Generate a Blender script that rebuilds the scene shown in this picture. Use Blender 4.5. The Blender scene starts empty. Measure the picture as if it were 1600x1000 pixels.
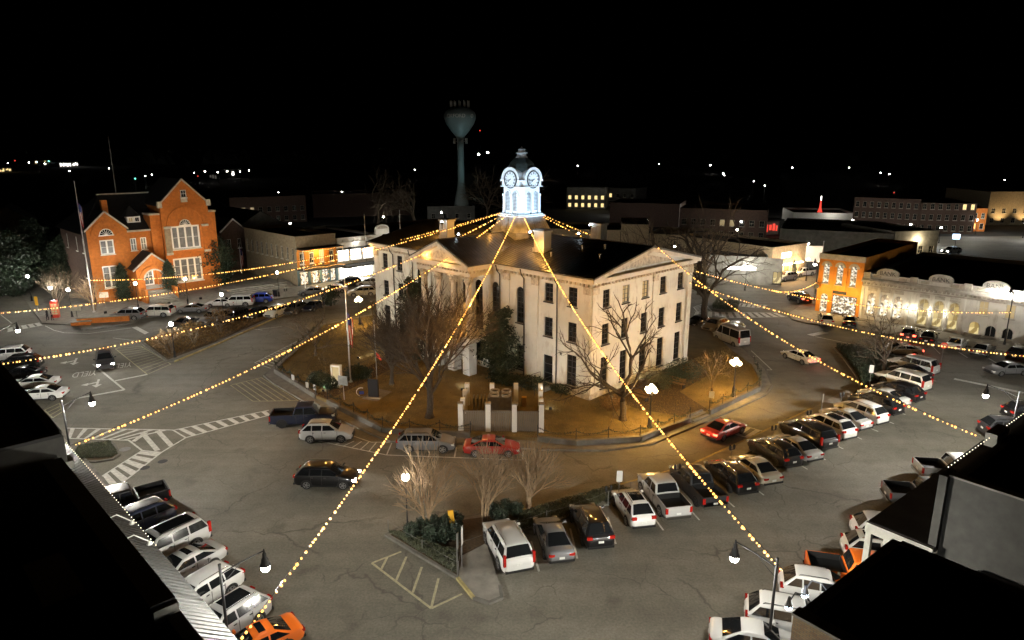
import bpy, math, random
from mathutils import Vector, Matrix

# ------------------------------------------------------------------ camera, sky, exposure
scene = bpy.context.scene
COL = scene.collection
R = math.radians
cam_data = bpy.data.cameras.new('camera')
cam = bpy.data.objects.new('camera', cam_data)
COL.objects.link(cam)
cam.location = (0, 0, 25)
cam.rotation_euler = (R(90 - 14.1), 0, 0)
cam_data.sensor_width = 36
cam_data.lens = 24.0
cam_data.clip_start = 0.5
cam_data.clip_end = 6000
scene.camera = cam

world = bpy.data.worlds.new('World')
scene.world = world
world.use_nodes = True
wn = world.node_tree
bg = wn.nodes['Background']
sky = wn.nodes.new('ShaderNodeTexSky')
sky.sky_type = 'NISHITA'
sky.sun_disc = False
sky.sun_elevation = R(-6)
sky.sun_rotation = R(200)
wn.links.new(sky.outputs[0], bg.inputs[0])
bg.inputs[1].default_value = 0.05

vs = scene.view_settings
vs.view_transform = 'Standard'
vs.look = 'None'
vs.exposure = 1.0
vs.gamma = 1.0
scene.render.engine = 'CYCLES'
cy = scene.cycles
cy.use_denoising = True
cy.denoiser = 'OPENIMAGEDENOISE'
cy.max_bounces = 4
cy.diffuse_bounces = 2
cy.glossy_bounces = 2
cy.transmission_bounces = 2
cy.sample_clamp_indirect = 3.0
cy.sample_clamp_direct = 0
cy.use_light_tree = True
cy.caustics_reflective = False
cy.caustics_refractive = False

Q = math.sqrt(0.5)

# ------------------------------------------------------------------ helpers
def tag(o, label=None, cat=None, group=None, kind=None):
    if label: o['label'] = label
    if cat: o['category'] = cat
    if group: o['group'] = group
    if kind: o['kind'] = kind
    return o

def empty(name, loc=(0, 0, 0), rz=0.0, parent=None):
    o = bpy.data.objects.new(name, None)
    o.empty_display_size = 0.3
    COL.objects.link(o)
    o.location = loc if len(loc) == 3 else (loc[0], loc[1], 0)
    o.rotation_euler = (0, 0, rz)
    if parent: o.parent = parent
    return o

def thing(name, label, cat, loc=(0, 0, 0), rz=0.0, group=None):
    return tag(empty(name, loc, rz), label, cat, group)

def put(name, mesh, parent=None, mat=None, loc=None, rz=None, M=None):
    o = bpy.data.objects.new(name, mesh)
    COL.objects.link(o)
    if parent: o.parent = parent
    if M is not None: o.matrix_basis = M
    if loc is not None: o.location = loc
    if rz is not None: o.rotation_euler = (0, 0, rz)
    return o

class MB:
    """collects shapes for one mesh"""
    def __init__(s):
        s.V = []; s.F = []
    def face(s, *pts):
        n = len(s.V); s.V.extend([tuple(p) for p in pts]); s.F.append(tuple(range(n, n + len(pts))))
        return s
    def box(s, x0, x1, y0, y1, z0, z1):
        n = len(s.V)
        s.V += [(x0, y0, z0), (x1, y0, z0), (x1, y1, z0), (x0, y1, z0), (x0, y0, z1), (x1, y0, z1), (x1, y1, z1), (x0, y1, z1)]
        s.F += [(n+3, n+2, n+1, n), (n+4, n+5, n+6, n+7), (n, n+1, n+5, n+4), (n+1, n+2, n+6, n+5), (n+2, n+3, n+7, n+6), (n+3, n, n+4, n+7)]
        return s
    def obox(s, c, sx, sy, sz, rz=0.0):
        """box on centre c (bottom z = c[2]) turned by rz"""
        n = len(s.V); b = MB().box(-sx/2, sx/2, -sy/2, sy/2, 0, sz)
        ca, sa = math.cos(rz), math.sin(rz)
        for x, y, z in b.V: s.V.append((c[0] + x*ca - y*sa, c[1] + x*sa + y*ca, c[2] + z))
        s.F += [tuple(i + n for i in f) for f in b.F]
        return s
    def prism(s, poly, z0, z1, bottom=False):
        n = len(s.V); k = len(poly)
        ar = sum(poly[i][0]*poly[(i+1) % k][1] - poly[(i+1) % k][0]*poly[i][1] for i in range(k))
        if ar < 0: poly = poly[::-1]
        s.V += [(p[0], p[1], z0) for p in poly] + [(p[0], p[1], z1) for p in poly]
        s.F.append(tuple(range(n+k, n+2*k)))
        if bottom: s.F.append(tuple(range(n+k-1, n-1, -1)))
        for i in range(k):
            j = (i+1) % k; s.F.append((n+i, n+j, n+k+j, n+k+i))
        return s
    def extr(s, poly, y0, y1):
        """polygon in x,z pushed along y"""
        n = len(s.V); k = len(poly)
        s.V += [(p[0], y0, p[1]) for p in poly] + [(p[0], y1, p[1]) for p in poly]
        s.F.append(tuple(range(n, n+k))); s.F.append(tuple(range(n+2*k-1, n+k-1, -1)))
        for i in range(k):
            j = (i+1) % k; s.F.append((n+j, n+i, n+k+i, n+k+j))
        return s
    def lathe(s, prof, n=12, c=(0, 0, 0), axis='z'):
        b = len(s.V)
        for r, z in prof:
            for i in range(n):
                a = 2*math.pi*i/n
                p = (r*math.cos(a), r*math.sin(a), z)
                if axis == 'y': p = (p[0], p[2], p[1])
                elif axis == 'x': p = (p[2], p[0], p[1])
                s.V.append((c[0]+p[0], c[1]+p[1], c[2]+p[2]))
        for j in range(len(prof)-1):
            for i in range(n):
                k = (i+1) % n
                s.F.append((b+j*n+i, b+j*n+k, b+(j+1)*n+k, b+(j+1)*n+i))
        s.F.append(tuple(range(b+n-1, b-1, -1)))
        m = b+(len(prof)-1)*n
        s.F.append(tuple(range(m, m+n)))
        return s
    def tube(s, pts, rads, n=5, cap=False):
        pts = [Vector(p) for p in pts]; b = len(s.V); m = len(pts)
        for i, p in enumerate(pts):
            d = (pts[min(i+1, m-1)] - pts[max(i-1, 0)])
            if d.length < 1e-9: d = Vector((0, 0, 1))
            d.normalize()
            u = d.cross(Vector((0, 0, 1)) if abs(d.z) < .9 else Vector((1, 0, 0))).normalized(); v = d.cross(u)
            r = rads[i] if hasattr(rads, '__len__') else rads
            for k in range(n):
                a = 2*math.pi*k/n
                s.V.append(tuple(p + (u*math.cos(a) + v*math.sin(a))*r))
        for i in range(m-1):
            for k in range(n):
                q = (k+1) % n
                s.F.append((b+i*n+k, b+i*n+q, b+(i+1)*n+q, b+(i+1)*n+k))
        if cap:
            s.F.append(tuple(range(b+n-1, b-1, -1))); s.F.append(tuple(range(b+(m-1)*n, b+m*n)))
        return s
    def ball(s, c, r, seg=8, rings=5, sz=1.0):
        prof = []
        for i in range(rings+1):
            a = -math.pi/2 + math.pi*i/rings
            prof.append((max(r*math.cos(a), 1e-4), r*sz*math.sin(a)))
        return s.lathe(prof, seg, c)
    def grid(s, f, nu, nv):
        """f(i/nu, j/nv) -> point"""
        b = len(s.V)
        for i in range(nu+1):
            for j in range(nv+1): s.V.append(tuple(f(i/nu, j/nv)))
        for i in range(nu):
            for j in range(nv):
                a = b+i*(nv+1)+j; s.F.append((a, a+nv+1, a+nv+2, a+1))
        return s
    def mesh(s, name, mat=None, smooth=False):
        me = bpy.data.meshes.new(name)
        me.from_pydata(s.V, [], s.F)
        if smooth:
            me.polygons.foreach_set('use_smooth', [True]*len(me.polygons))
            if smooth != 'all':
                try: me.set_sharp_from_angle(angle=R(40))
                except Exception: pass
        if mat: me.materials.append(mat if not isinstance(mat, str) else MT[mat])
        me.update()
        return me
    def build(s, name, mat=None, parent=None, smooth=False, loc=None, rz=None, M=None):
        return put(name, s.mesh(name, mat, smooth), parent, None, loc, rz, M)

def T(x, y, z): return Matrix.Translation((x, y, z))
def RZ(a): return Matrix.Rotation(a, 4, 'Z')

# ------------------------------------------------------------------ materials
MT = {}
def mat(name, col, rough=0.7, metal=0.0, var=0.18, scale=3.0, bump=0.0, emit=None, es=0.0, spec=0.5, coat=0.0, detail=4.0, sample=True, stretch=None, col2=None):
    m = bpy.data.materials.new(name); m.use_nodes = True
    nt = m.node_tree; p = nt.nodes['Principled BSDF']
    p.inputs['Roughness'].default_value = rough
    p.inputs['Metallic'].default_value = metal
    p.inputs['Specular IOR Level'].default_value = spec
    p.inputs['Coat Weight'].default_value = coat
    p.inputs['Base Color'].default_value = (*col, 1)
    if var > 0 or bump > 0 or col2:
        tc = nt.nodes.new('ShaderNodeTexCoord')
        nz = nt.nodes.new('ShaderNodeTexNoise')
        nz.inputs['Scale'].default_value = scale; nz.inputs['Detail'].default_value = detail
        nz.inputs['Roughness'].default_value = 0.6
        if stretch:
            mp = nt.nodes.new('ShaderNodeMapping'); mp.inputs['Scale'].default_value = stretch
            nt.links.new(tc.outputs['Object'], mp.inputs[0]); nt.links.new(mp.outputs[0], nz.inputs['Vector'])
        else:
            nt.links.new(tc.outputs['Object'], nz.inputs['Vector'])
        rp = nt.nodes.new('ShaderNodeValToRGB')
        rp.color_ramp.elements[0].position = 0.3; rp.color_ramp.elements[1].position = 0.7
        c2 = col2 or tuple(min(1, c*(1+var)) for c in col)
        c1 = col if col2 else tuple(c*(1-var) for c in col)
        rp.color_ramp.elements[0].color = (*c1, 1); rp.color_ramp.elements[1].color = (*c2, 1)
        nt.links.new(nz.outputs['Fac'], rp.inputs[0]); nt.links.new(rp.outputs[0], p.inputs['Base Color'])
        if bump > 0:
            bp = nt.nodes.new('ShaderNodeBump'); bp.inputs['Strength'].default_value = bump; bp.inputs['Distance'].default_value = 0.05
            nt.links.new(nz.outputs['Fac'], bp.inputs['Height']); nt.links.new(bp.outputs[0], p.inputs['Normal'])
    if emit:
        p.inputs['Emission Color'].default_value = (*emit, 1); p.inputs['Emission Strength'].default_value = es
        if not sample: m.cycles.emission_sampling = 'NONE'
    MT[name] = m
    return m

def lit_mat(name, stops, scale, strength, stretch=None):
    """shop interior behind glass: lit goods of several tones"""
    m = bpy.data.materials.new(name); m.use_nodes = True
    nt = m.node_tree; p = nt.nodes['Principled BSDF']
    p.inputs['Base Color'].default_value = (.1, .1, .1, 1); p.inputs['Roughness'].default_value = 0.15
    tc = nt.nodes.new('ShaderNodeTexCoord'); vo = nt.nodes.new('ShaderNodeTexVoronoi')
    mp = nt.nodes.new('ShaderNodeMapping'); mp.inputs['Scale'].default_value = stretch or (1, 1, 1)
    vo.inputs['Scale'].default_value = scale
    nt.links.new(tc.outputs['Object'], mp.inputs[0]); nt.links.new(mp.outputs[0], vo.inputs['Vector'])
    sp = nt.nodes.new('ShaderNodeSeparateColor'); nt.links.new(vo.outputs['Color'], sp.inputs[0])
    rp = nt.nodes.new('ShaderNodeValToRGB'); rp.color_ramp.interpolation = 'CONSTANT'
    while len(rp.color_ramp.elements) < len(stops): rp.color_ramp.elements.new(0.5)
    for e, (po, c) in zip(rp.color_ramp.elements, stops): e.position = po; e.color = (*c, 1)
    nt.links.new(sp.outputs[0], rp.inputs[0]); nt.links.new(rp.outputs[0], p.inputs['Emission Color'])
    p.inputs['Emission Strength'].default_value = strength
    MT[name] = m
    return m

# asphalt with patches, stains and cracks
def asphalt(name, base, warm=0.0):
    m = bpy.data.materials.new(name); m.use_nodes = True
    nt = m.node_tree; N = nt.nodes.new; L = nt.links.new; p = nt.nodes['Principled BSDF']
    p.inputs['Roughness'].default_value = 0.82
    tc = N('ShaderNodeTexCoord')
    def noise(sc, det, rough=.6):
        n = N('ShaderNodeTexNoise'); n.inputs['Scale'].default_value = sc; n.inputs['Detail'].default_value = det; n.inputs['Roughness'].default_value = rough
        L(tc.outputs['Object'], n.inputs['Vector']); return n
    def ramp(src, a, b, ca, cb):
        r = N('ShaderNodeValToRGB'); r.color_ramp.elements[0].position = a; r.color_ramp.elements[1].position = b
        r.color_ramp.elements[0].color = (*ca, 1); r.color_ramp.elements[1].color = (*cb, 1); L(src, r.inputs[0]); return r
    def mul(a, b, f=1.0):
        x = N('ShaderNodeMix'); x.data_type = 'RGBA'; x.blend_type = 'MULTIPLY'; x.inputs[0].default_value = f
        L(a, x.inputs[6]); L(b, x.inputs[7]); return x.outputs[2]
    big = noise(0.09, 5); fine = noise(7.0, 4, .7); mid = noise(0.9, 5, .65)
    c = ramp(big.outputs['Fac'], .32, .68, tuple(v*.80 for v in base), tuple(v*1.18 for v in base)).outputs[0]
    c = mul(c, ramp(fine.outputs['Fac'], .3, .7, (.72, .72, .72), (1.2, 1.2, 1.2)).outputs[0])
    c = mul(c, ramp(mid.outputs['Fac'], .34, .6, (.88, .875, .87), (1.04, 1.04, 1.04)).outputs[0])
    st = noise(.42, 3, .5); c = mul(c, ramp(st.outputs['Fac'], .60, .72, (1, 1, 1), (.76, .75, .74)).outputs[0])
    mpw = N('ShaderNodeMapping'); mpw.inputs['Rotation'].default_value = (0, 0, R(45)); mpw.inputs['Scale'].default_value = (.03, .55, 1); L(tc.outputs['Object'], mpw.inputs[0])
    tr = N('ShaderNodeTexNoise'); tr.inputs['Scale'].default_value = 1.0; tr.inputs['Detail'].default_value = 3; L(mpw.outputs[0], tr.inputs['Vector'])
    c = mul(c, ramp(tr.outputs['Fac'], .35, .65, (.86, .86, .85), (1.07, 1.07, 1.07)).outputs[0])
    # cracks: warped cell edges, broken up by a mask
    wz = N('ShaderNodeTexNoise'); wz.inputs['Scale'].default_value = .7; wz.inputs['Detail'].default_value = 6; L(tc.outputs['Object'], wz.inputs['Vector'])
    def crack(sc, wid, mlo, mhi, seed, amt):
        ad = N('ShaderNodeVectorMath'); ad.operation = 'MULTIPLY_ADD'
        L(wz.outputs['Color'], ad.inputs[0]); ad.inputs[1].default_value = (amt, amt, 0); L(tc.outputs['Object'], ad.inputs[2])
        v = N('ShaderNodeTexVoronoi'); v.feature = 'DISTANCE_TO_EDGE'; v.inputs['Scale'].default_value = sc
        mp = N('ShaderNodeMapping'); mp.inputs['Location'].default_value = (seed, seed*.7, 0); mp.inputs['Scale'].default_value = (1, 1, 0)
        L(ad.outputs[0], mp.inputs[0]); L(mp.outputs[0], v.inputs['Vector'])
        lt = N('ShaderNodeMapRange'); lt.inputs[1].default_value = 0; lt.inputs[2].default_value = wid; lt.inputs[3].default_value = 1; lt.inputs[4].default_value = 0
        L(v.outputs['Distance'], lt.inputs[0])
        k = noise(0.13 + seed*.01, 2); kr = N('ShaderNodeMapRange'); kr.inputs[1].default_value = mlo; kr.inputs[2].default_value = mhi
        L(k.outputs['Fac'], kr.inputs[0])
        mm = N('ShaderNodeMath'); mm.operation = 'MULTIPLY'; L(lt.outputs[0], mm.inputs[0]); L(kr.outputs[0], mm.inputs[1])
        return mm.outputs[0]
    for args in ((.085, .0065, .42, .52, 3.0, 2.2), (.26, .011, .5, .58, 11.0, 1.4)):
        x = N('ShaderNodeMix'); x.data_type = 'RGBA'; L(crack(*args), x.inputs[0]); L(c, x.inputs[6]); x.inputs[7].default_value = (base[0]*.52, base[1]*.51, base[2]*.5, 1)
        c = x.outputs[2]
    L(c, p.inputs['Base Color'])
    bp = N('ShaderNodeBump'); bp.inputs['Strength'].default_value = .25; bp.inputs['Distance'].default_value = .03
    L(fine.outputs['Fac'], bp.inputs['Height']); L(bp.outputs[0], p.inputs['Normal'])
    MT[name] = m
    return m

asphalt('asphalt', (.186, .174, .138))
mat('earth', (.022, .021, .016), .95, var=.4, scale=.05)
mat('concrete', (.22, .205, .175), .85, var=.25, scale=1.3, bump=.1, detail=8)
mat('concrete_old', (.16, .15, .13), .9, var=.4, scale=.9, bump=.2, detail=9)
mat('kerb_yellow', (.36, .30, .13), .8, var=.3, scale=2.5)
mat('line_white', (.55, .54, .49), .75, var=.3, scale=3.0, detail=9)
mat('line_yellow', (.40, .37, .23), .75, var=.3, scale=3.0, detail=9)
mat('lawn', (.215, .155, .055), .95, var=.0, scale=.55, bump=.5, detail=10, col2=(.12, .092, .035))
mat('mulch', (.075, .05, .025), .95, var=.4, scale=5.0, bump=.5, detail=8)
mat('ivy_leaf', (.035, .042, .022), .5, var=.5, scale=6.0)
mat('grass_blade', (.22, .16, .055), .9, var=.4, scale=1.2)
mat('bark', (.115, .085, .055), .9, var=.35, scale=5.0, bump=.4)
mat('bark_pale', (.24, .165, .095), .85, var=.3, scale=4.0, bump=.2)
mat('bark_dark', (.06, .046, .032), .9, var=.35, scale=5.0)
mat('leaf_dark', (.022, .036, .020), .45, var=.5, scale=2.5)
mat('leaf_olive', (.05, .056, .026), .5, var=.5, scale=2.5)
mat('leaf_brown', (.13, .075, .022), .8, var=.5, scale=3.0)
mat('iron', (.012, .012, .013), .5, var=.2, scale=5.0, spec=.4)
mat('steel_grey', (.20, .20, .19), .45, metal=.6, var=.2)
mat('aluminium', (.55, .55, .54), .35, metal=.8, var=.1)
mat('white_paint', (.76, .74, .68), .6, var=.08, scale=1.1, detail=8)
mat('court_wall', (.70, .68, .63), .75, var=.0, scale=.45, bump=.06, detail=10, col2=(.62, .59, .53))
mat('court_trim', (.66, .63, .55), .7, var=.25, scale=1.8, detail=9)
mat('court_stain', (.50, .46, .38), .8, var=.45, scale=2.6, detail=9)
mat('roof_metal', (.105, .098, .085), .42, metal=.35, var=.3, scale=.9, detail=7)
mat('roof_seam', (.085, .078, .068), .45, metal=.35, var=.2)
mat('tower_metal', (.36, .36, .36), .5, metal=.4, var=.3, scale=1.6, detail=8)
mat('dome_metal', (.075, .10, .10), .45, metal=.3, var=.3)
mat('tower_paint', (.78, .79, .80), .55, var=.06)
mat('dial', (.82, .84, .86), .4, var=.03)
mat('dial_black', (.01, .012, .014), .5, var=0)
mat('louver', (.20, .22, .24), .6, var=.1)
mat('glass_dark', (.012, .014, .016), .06, var=.0, spec=.6)
mat('frame_dark', (.028, .027, .026), .5, var=.1)
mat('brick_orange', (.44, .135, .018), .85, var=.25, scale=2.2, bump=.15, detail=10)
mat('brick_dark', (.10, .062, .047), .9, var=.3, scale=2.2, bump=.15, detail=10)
mat('brick_tan', (.25, .195, .12), .9, var=.25, scale=2.0, bump=.1, detail=10)
mat('orange_paint', (.62, .235, .03), .7, var=.14, scale=1.4, detail=8)
mat('stone_trim', (.42, .385, .31), .8, var=.25, scale=2.0, detail=9)
mat('bank_wall', (.60, .58, .51), .75, var=.12, scale=.9, detail=9)
mat('bank_trim', (.40, .375, .32), .8, var=.3, scale=1.6, detail=9)
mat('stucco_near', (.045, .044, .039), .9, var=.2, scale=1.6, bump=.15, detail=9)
mat('slate', (.026, .025, .025), .7, var=.3, scale=2.0)
mat('roof_black', (.018, .018, .017), .9, var=.4, scale=.8, detail=8)
mat('roof_grey', (.05, .049, .046), .9, var=.35, scale=.5, detail=8)
mat('stucco', (.24, .235, .205), .9, var=.3, scale=.9, bump=.15, detail=9)
mat('stucco_dark', (.11, .108, .10), .9, var=.3, scale=.7, bump=.1, detail=9)
mat('awning_metal', (.03, .031, .03), .7, metal=.0, var=.25, scale=1.1, detail=7)
mat('tile_teal', (.08, .13, .14), .4, var=.2)
mat('wood_grey', (.17, .145, .11), .85, var=.3, scale=2.0, stretch=(6, 6, .6), detail=8)
mat('wood_brown', (.19, .115, .05), .7, var=.3, scale=3.0)
mat('red_paint', (.62, .055, .025), .4, var=.1)
mat('orange_plastic', (.75, .19, .02), .5, var=.05)
mat('yellow_paint', (.70, .38, .03), .5, var=.08)
mat('white_plastic', (.5, .5, .47), .5, var=.05)
mat('sign_black', (.02, .02, .022), .4, var=0)
mat('rubber', (.018, .018, .018), .8, var=.1)
mat('rim', (.34, .34, .34), .3, metal=.8, var=.05)
mat('rim_dark', (.035, .035, .037), .35, metal=.6, var=.05)
mat('car_glass', (.010, .011, .012), .05, var=.0, spec=.7, coat=.5)
mat('car_black', (.012, .012, .012), .45, var=.05)
mat('chrome', (.62, .62, .62), .15, metal=1.0, var=0)
mat('tail_red', (.34, .012, .008), .18, var=0, coat=.6)
mat('tail_lit', (.55, .02, .012), .2, var=0, emit=(1, .06, .03), es=7.0, sample=False)
mat('lamp_clear', (.58, .59, .58), .12, var=0, coat=.6)
mat('lamp_lit', (.9, .9, .85), .2, var=0, emit=(1, .95, .85), es=25.0, sample=False)
mat('amber', (.65, .22, .02), .2, var=0, coat=.5)
mat('plate', (.62, .63, .6), .5, var=.12, scale=14)
mat('globe_white', (.9, .9, .85), .3, var=0, emit=(1, .96, .84), es=30.0, sample=False)
mat('globe_amber', (.9, .85, .7), .3, var=0, emit=(1, .83, .50), es=9.0, sample=False)
mat('bulb_amber', (.9, .7, .4), .3, var=0, emit=(1, .43, .075), es=2.0, sample=False)
mat('bulb_small', (.9, .9, .8), .3, var=0, emit=(1, .85, .6), es=1.6, sample=False)
mat('flood_blue', (.9, .9, .9), .3, var=0, emit=(.72, .86, 1), es=20.0, sample=False)
mat('flag_red', (.50, .03, .03), .8, var=.1)
mat('flag_white', (.72, .70, .66), .8, var=.1)
mat('flag_blue', (.02, .03, .14), .8, var=.1)
mat('skin', (.42, .27, .19), .6, var=.05)
mat('cloth_dark', (.02, .02, .024), .9, var=.2)
mat('cloth_pink', (.50, .27, .22), .9, var=.15)
mat('wt_paint', (.20, .25, .25), .5, var=.12, scale=.2)
mat('pane_white', (.8, .8, .75), .3, var=0, emit=(1, .96, .86), es=2.6)
mat('pane_dimwarm', (.3, .25, .15), .2, var=0, emit=(1, .75, .38), es=.16, sample=False)
mat('pane_dimcool', (.09, .09, .085), .12, var=.5, scale=1.2, emit=(1, .93, .78), es=.035, sample=False)
mat('pane_warm', (.4, .3, .15), .2, var=0, emit=(1, .72, .30), es=.75)
mat('neon_red', (.6, .02, .02), .3, var=0, emit=(1, .08, .05), es=.5, sample=False)
mat('neon_blue', (.1, .2, .6), .3, var=0, emit=(.5, .75, 1), es=4.0, sample=False)
mat('neon_green', (.1, .6, .5), .3, var=0, emit=(.15, 1, .7), es=3.0, sample=False)
mat('neon_orange', (.6, .3, .1), .3, var=0, emit=(1, .42, .1), es=1.6, sample=False)
lit_mat('shop_goods', [(0, (.10, .07, .04)), (.22, (.9, .72, .42)), (.42, (1, .95, .82)), (.62, (.25, .17, .09)), (.75, (1, .85, .6)), (.9, (.5, .35, .2))], 2.6, .62)
lit_mat('shop_books', [(0, (.06, .05, .04)), (.3, (1, .93, .75)), (.5, (.35, .28, .18)), (.62, (1, .97, .88)), (.82, (.18, .13, .08))], 4.2, .62)
lit_mat('gold_room', [(0, (.30, .20, .05)), (.35, (.55, .40, .13)), (.6, (.85, .68, .32)), (.8, (.20, .14, .06))], 1.4, .5)

# car paint takes its colour from the object
m = bpy.data.materials.new('car_paint'); m.use_nodes = True
_p = m.node_tree.nodes['Principled BSDF']; _o = m.node_tree.nodes.new('ShaderNodeObjectInfo')
m.node_tree.links.new(_o.outputs['Color'], _p.inputs['Base Color'])
_p.inputs['Roughness'].default_value = .42; _p.inputs['Metallic'].default_value = .0; _p.inputs['Specular IOR Level'].default_value = .25
_p.inputs['Coat Weight'].default_value = 1.0; _p.inputs['Coat Roughness'].default_value = .06
MT['car_paint'] = m

def point(name, parent, loc, watts, col=(1, .93, .78), rad=.3):
    l = bpy.data.lights.new(name, 'POINT'); l.energy = watts; l.color = col; l.shadow_soft_size = rad
    o = bpy.data.objects.new(name, l); COL.objects.link(o); o.location = loc
    if parent: o.parent = parent
    return o
def batwing(o, cap):
    """street luminaire photometry: intensity rises towards the sides (1/cos^3) so that the ground is evenly lit"""
    l = o.data; l.use_nodes = True; nt = l.node_tree
    em = nt.nodes['Emission']; tc = nt.nodes.new('ShaderNodeTexCoord'); sp = nt.nodes.new('ShaderNodeSeparateXYZ')
    nt.links.new(tc.outputs['Normal'], sp.inputs[0])
    def mth(op, a, b=None):
        m_ = nt.nodes.new('ShaderNodeMath'); m_.operation = op
        nt.links.new(a, m_.inputs[0])
        if b is not None: m_.inputs[1].default_value = b
        return m_.outputs[0]
    c = mth('MAXIMUM', mth('ABSOLUTE', sp.outputs[2]), cap**(-1/3))
    nt.links.new(mth('POWER', c, -3.0), em.inputs['Strength'])
    return o
def spot(name, parent, loc, target, watts, col=(1, .93, .78), size=80, blend=.6, rad=.12):
    """loc and target in the parent's frame"""
    l = bpy.data.lights.new(name, 'SPOT'); l.energy = watts; l.color = col; l.spot_size = R(size); l.spot_blend = blend; l.shadow_soft_size = rad
    o = bpy.data.objects.new(name, l); COL.objects.link(o); o.parent = parent
    d = Vector(target) - Vector(loc)
    o.matrix_basis = Matrix.Translation(loc) @ d.to_track_quat('-Z', 'Y').to_matrix().to_4x4()
    return o

def word(txt, size, ext, m, mid=False):
    """lettering as a real mesh"""
    cu = bpy.data.curves.new('lettering', 'FONT'); cu.body = txt; cu.size = size; cu.extrude = ext; cu.align_x = 'CENTER'
    if mid: cu.align_y = 'CENTER'
    t = bpy.data.objects.new('lettering', cu); COL.objects.link(t)
    bpy.context.view_layer.update()
    me = bpy.data.meshes.new_from_object(t.evaluated_get(bpy.context.evaluated_depsgraph_get()))
    bpy.data.objects.remove(t); bpy.data.curves.remove(cu)
    me.materials.clear(); me.materials.append(MT[m])
    return me

def stained(name, col, stain, sc=.35):
    """painted wall with blotches and streaks of wear"""
    m_ = mat(name, col, .75, var=.06, scale=.8, bump=.06, detail=9); nt = m_.node_tree; N = nt.nodes.new; L = nt.links.new; p = nt.nodes['Principled BSDF']
    src = p.inputs['Base Color'].links[0].from_socket; tc = N('ShaderNodeTexCoord')
    mp = N('ShaderNodeMapping'); mp.inputs['Scale'].default_value = (1, 1, .3); L(tc.outputs['Object'], mp.inputs[0])
    n1 = N('ShaderNodeTexNoise'); n1.inputs['Scale'].default_value = sc; n1.inputs['Detail'].default_value = 3; L(tc.outputs['Object'], n1.inputs['Vector'])
    n2 = N('ShaderNodeTexNoise'); n2.inputs['Scale'].default_value = 2.2; n2.inputs['Detail'].default_value = 9; n2.inputs['Roughness'].default_value = .7; L(mp.outputs[0], n2.inputs['Vector'])
    ad = N('ShaderNodeMath'); ad.operation = 'MULTIPLY'; L(n1.outputs['Fac'], ad.inputs[0]); L(n2.outputs['Fac'], ad.inputs[1])
    mr = N('ShaderNodeMapRange'); mr.inputs[1].default_value = .27; mr.inputs[2].default_value = .40; mr.inputs[4].default_value = .75; L(ad.outputs[0], mr.inputs[0])
    x = N('ShaderNodeMix'); x.data_type = 'RGBA'; L(mr.outputs[0], x.inputs[0]); L(src, x.inputs[6]); x.inputs[7].default_value = (*stain, 1)
    L(x.outputs[2], p.inputs['Base Color'])
stained('court_wall', (.65, .65, .59), (.40, .345, .275))
stained('bank_wall', (.60, .58, .52), (.36, .33, .27), .5)
stained('court_trim', (.64, .61, .54), (.36, .32, .25), .6)

def brick_wall(name, c1, c2, mortar, ang):
    """coursed brick for a wall whose length runs along the direction ang"""
    m_ = bpy.data.materials.new(name); m_.use_nodes = True; nt = m_.node_tree; N = nt.nodes.new; L = nt.links.new; p = nt.nodes['Principled BSDF']; p.inputs['Roughness'].default_value = .9
    tc = N('ShaderNodeTexCoord'); mp = N('ShaderNodeMapping'); mp.inputs['Rotation'].default_value = (0, 0, -ang); L(tc.outputs['Object'], mp.inputs[0])
    sx = N('ShaderNodeSeparateXYZ'); L(mp.outputs[0], sx.inputs[0]); cx = N('ShaderNodeCombineXYZ'); L(sx.outputs[0], cx.inputs[0]); L(sx.outputs[2], cx.inputs[1])
    b = N('ShaderNodeTexBrick'); b.inputs['Scale'].default_value = 1.0; b.inputs['Brick Width'].default_value = .23; b.inputs['Row Height'].default_value = .078; b.inputs['Mortar Size'].default_value = .012
    b.inputs['Color1'].default_value = (*c1, 1); b.inputs['Color2'].default_value = (*c2, 1); b.inputs['Mortar'].default_value = (*mortar, 1); L(cx.outputs[0], b.inputs['Vector'])
    nz = N('ShaderNodeTexNoise'); nz.inputs['Scale'].default_value = 1.3; nz.inputs['Detail'].default_value = 8; L(tc.outputs['Object'], nz.inputs['Vector'])
    rp = N('ShaderNodeValToRGB'); rp.color_ramp.elements[0].color = (.55, .55, .55, 1); rp.color_ramp.elements[1].color = (1.25, 1.25, 1.25, 1); L(nz.outputs['Fac'], rp.inputs[0])
    x = N('ShaderNodeMix'); x.data_type = 'RGBA'; x.blend_type = 'MULTIPLY'; x.inputs[0].default_value = 1; L(b.outputs['Color'], x.inputs[6]); L(rp.outputs[0], x.inputs[7]); L(x.outputs[2], p.inputs['Base Color'])
    bp = N('ShaderNodeBump'); bp.inputs['Strength'].default_value = .5; bp.inputs['Distance'].default_value = .01; bp.invert = True; L(b.outputs['Fac'], bp.inputs['Height']); L(bp.outputs[0], p.inputs['Normal'])
    MT[name] = m_
brick_wall('brick_near', (.26, .175, .085), (.20, .12, .06), (.13, .11, .085), R(38.5+90))

# ================================================================== the setting
rng = random.Random(7)
tag(MB().face((-3000, -400, -.02), (3000, -400, -.02), (3000, 4500, -.02), (-3000, 4500, -.02)).build('terrain', 'earth'), kind='structure')
road = MB().face((-150, 12, 0), (150, 12, 0), (190, 200, 0), (-150, 200, 0)).build('road', 'asphalt')
tag(road, kind='structure')

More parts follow.
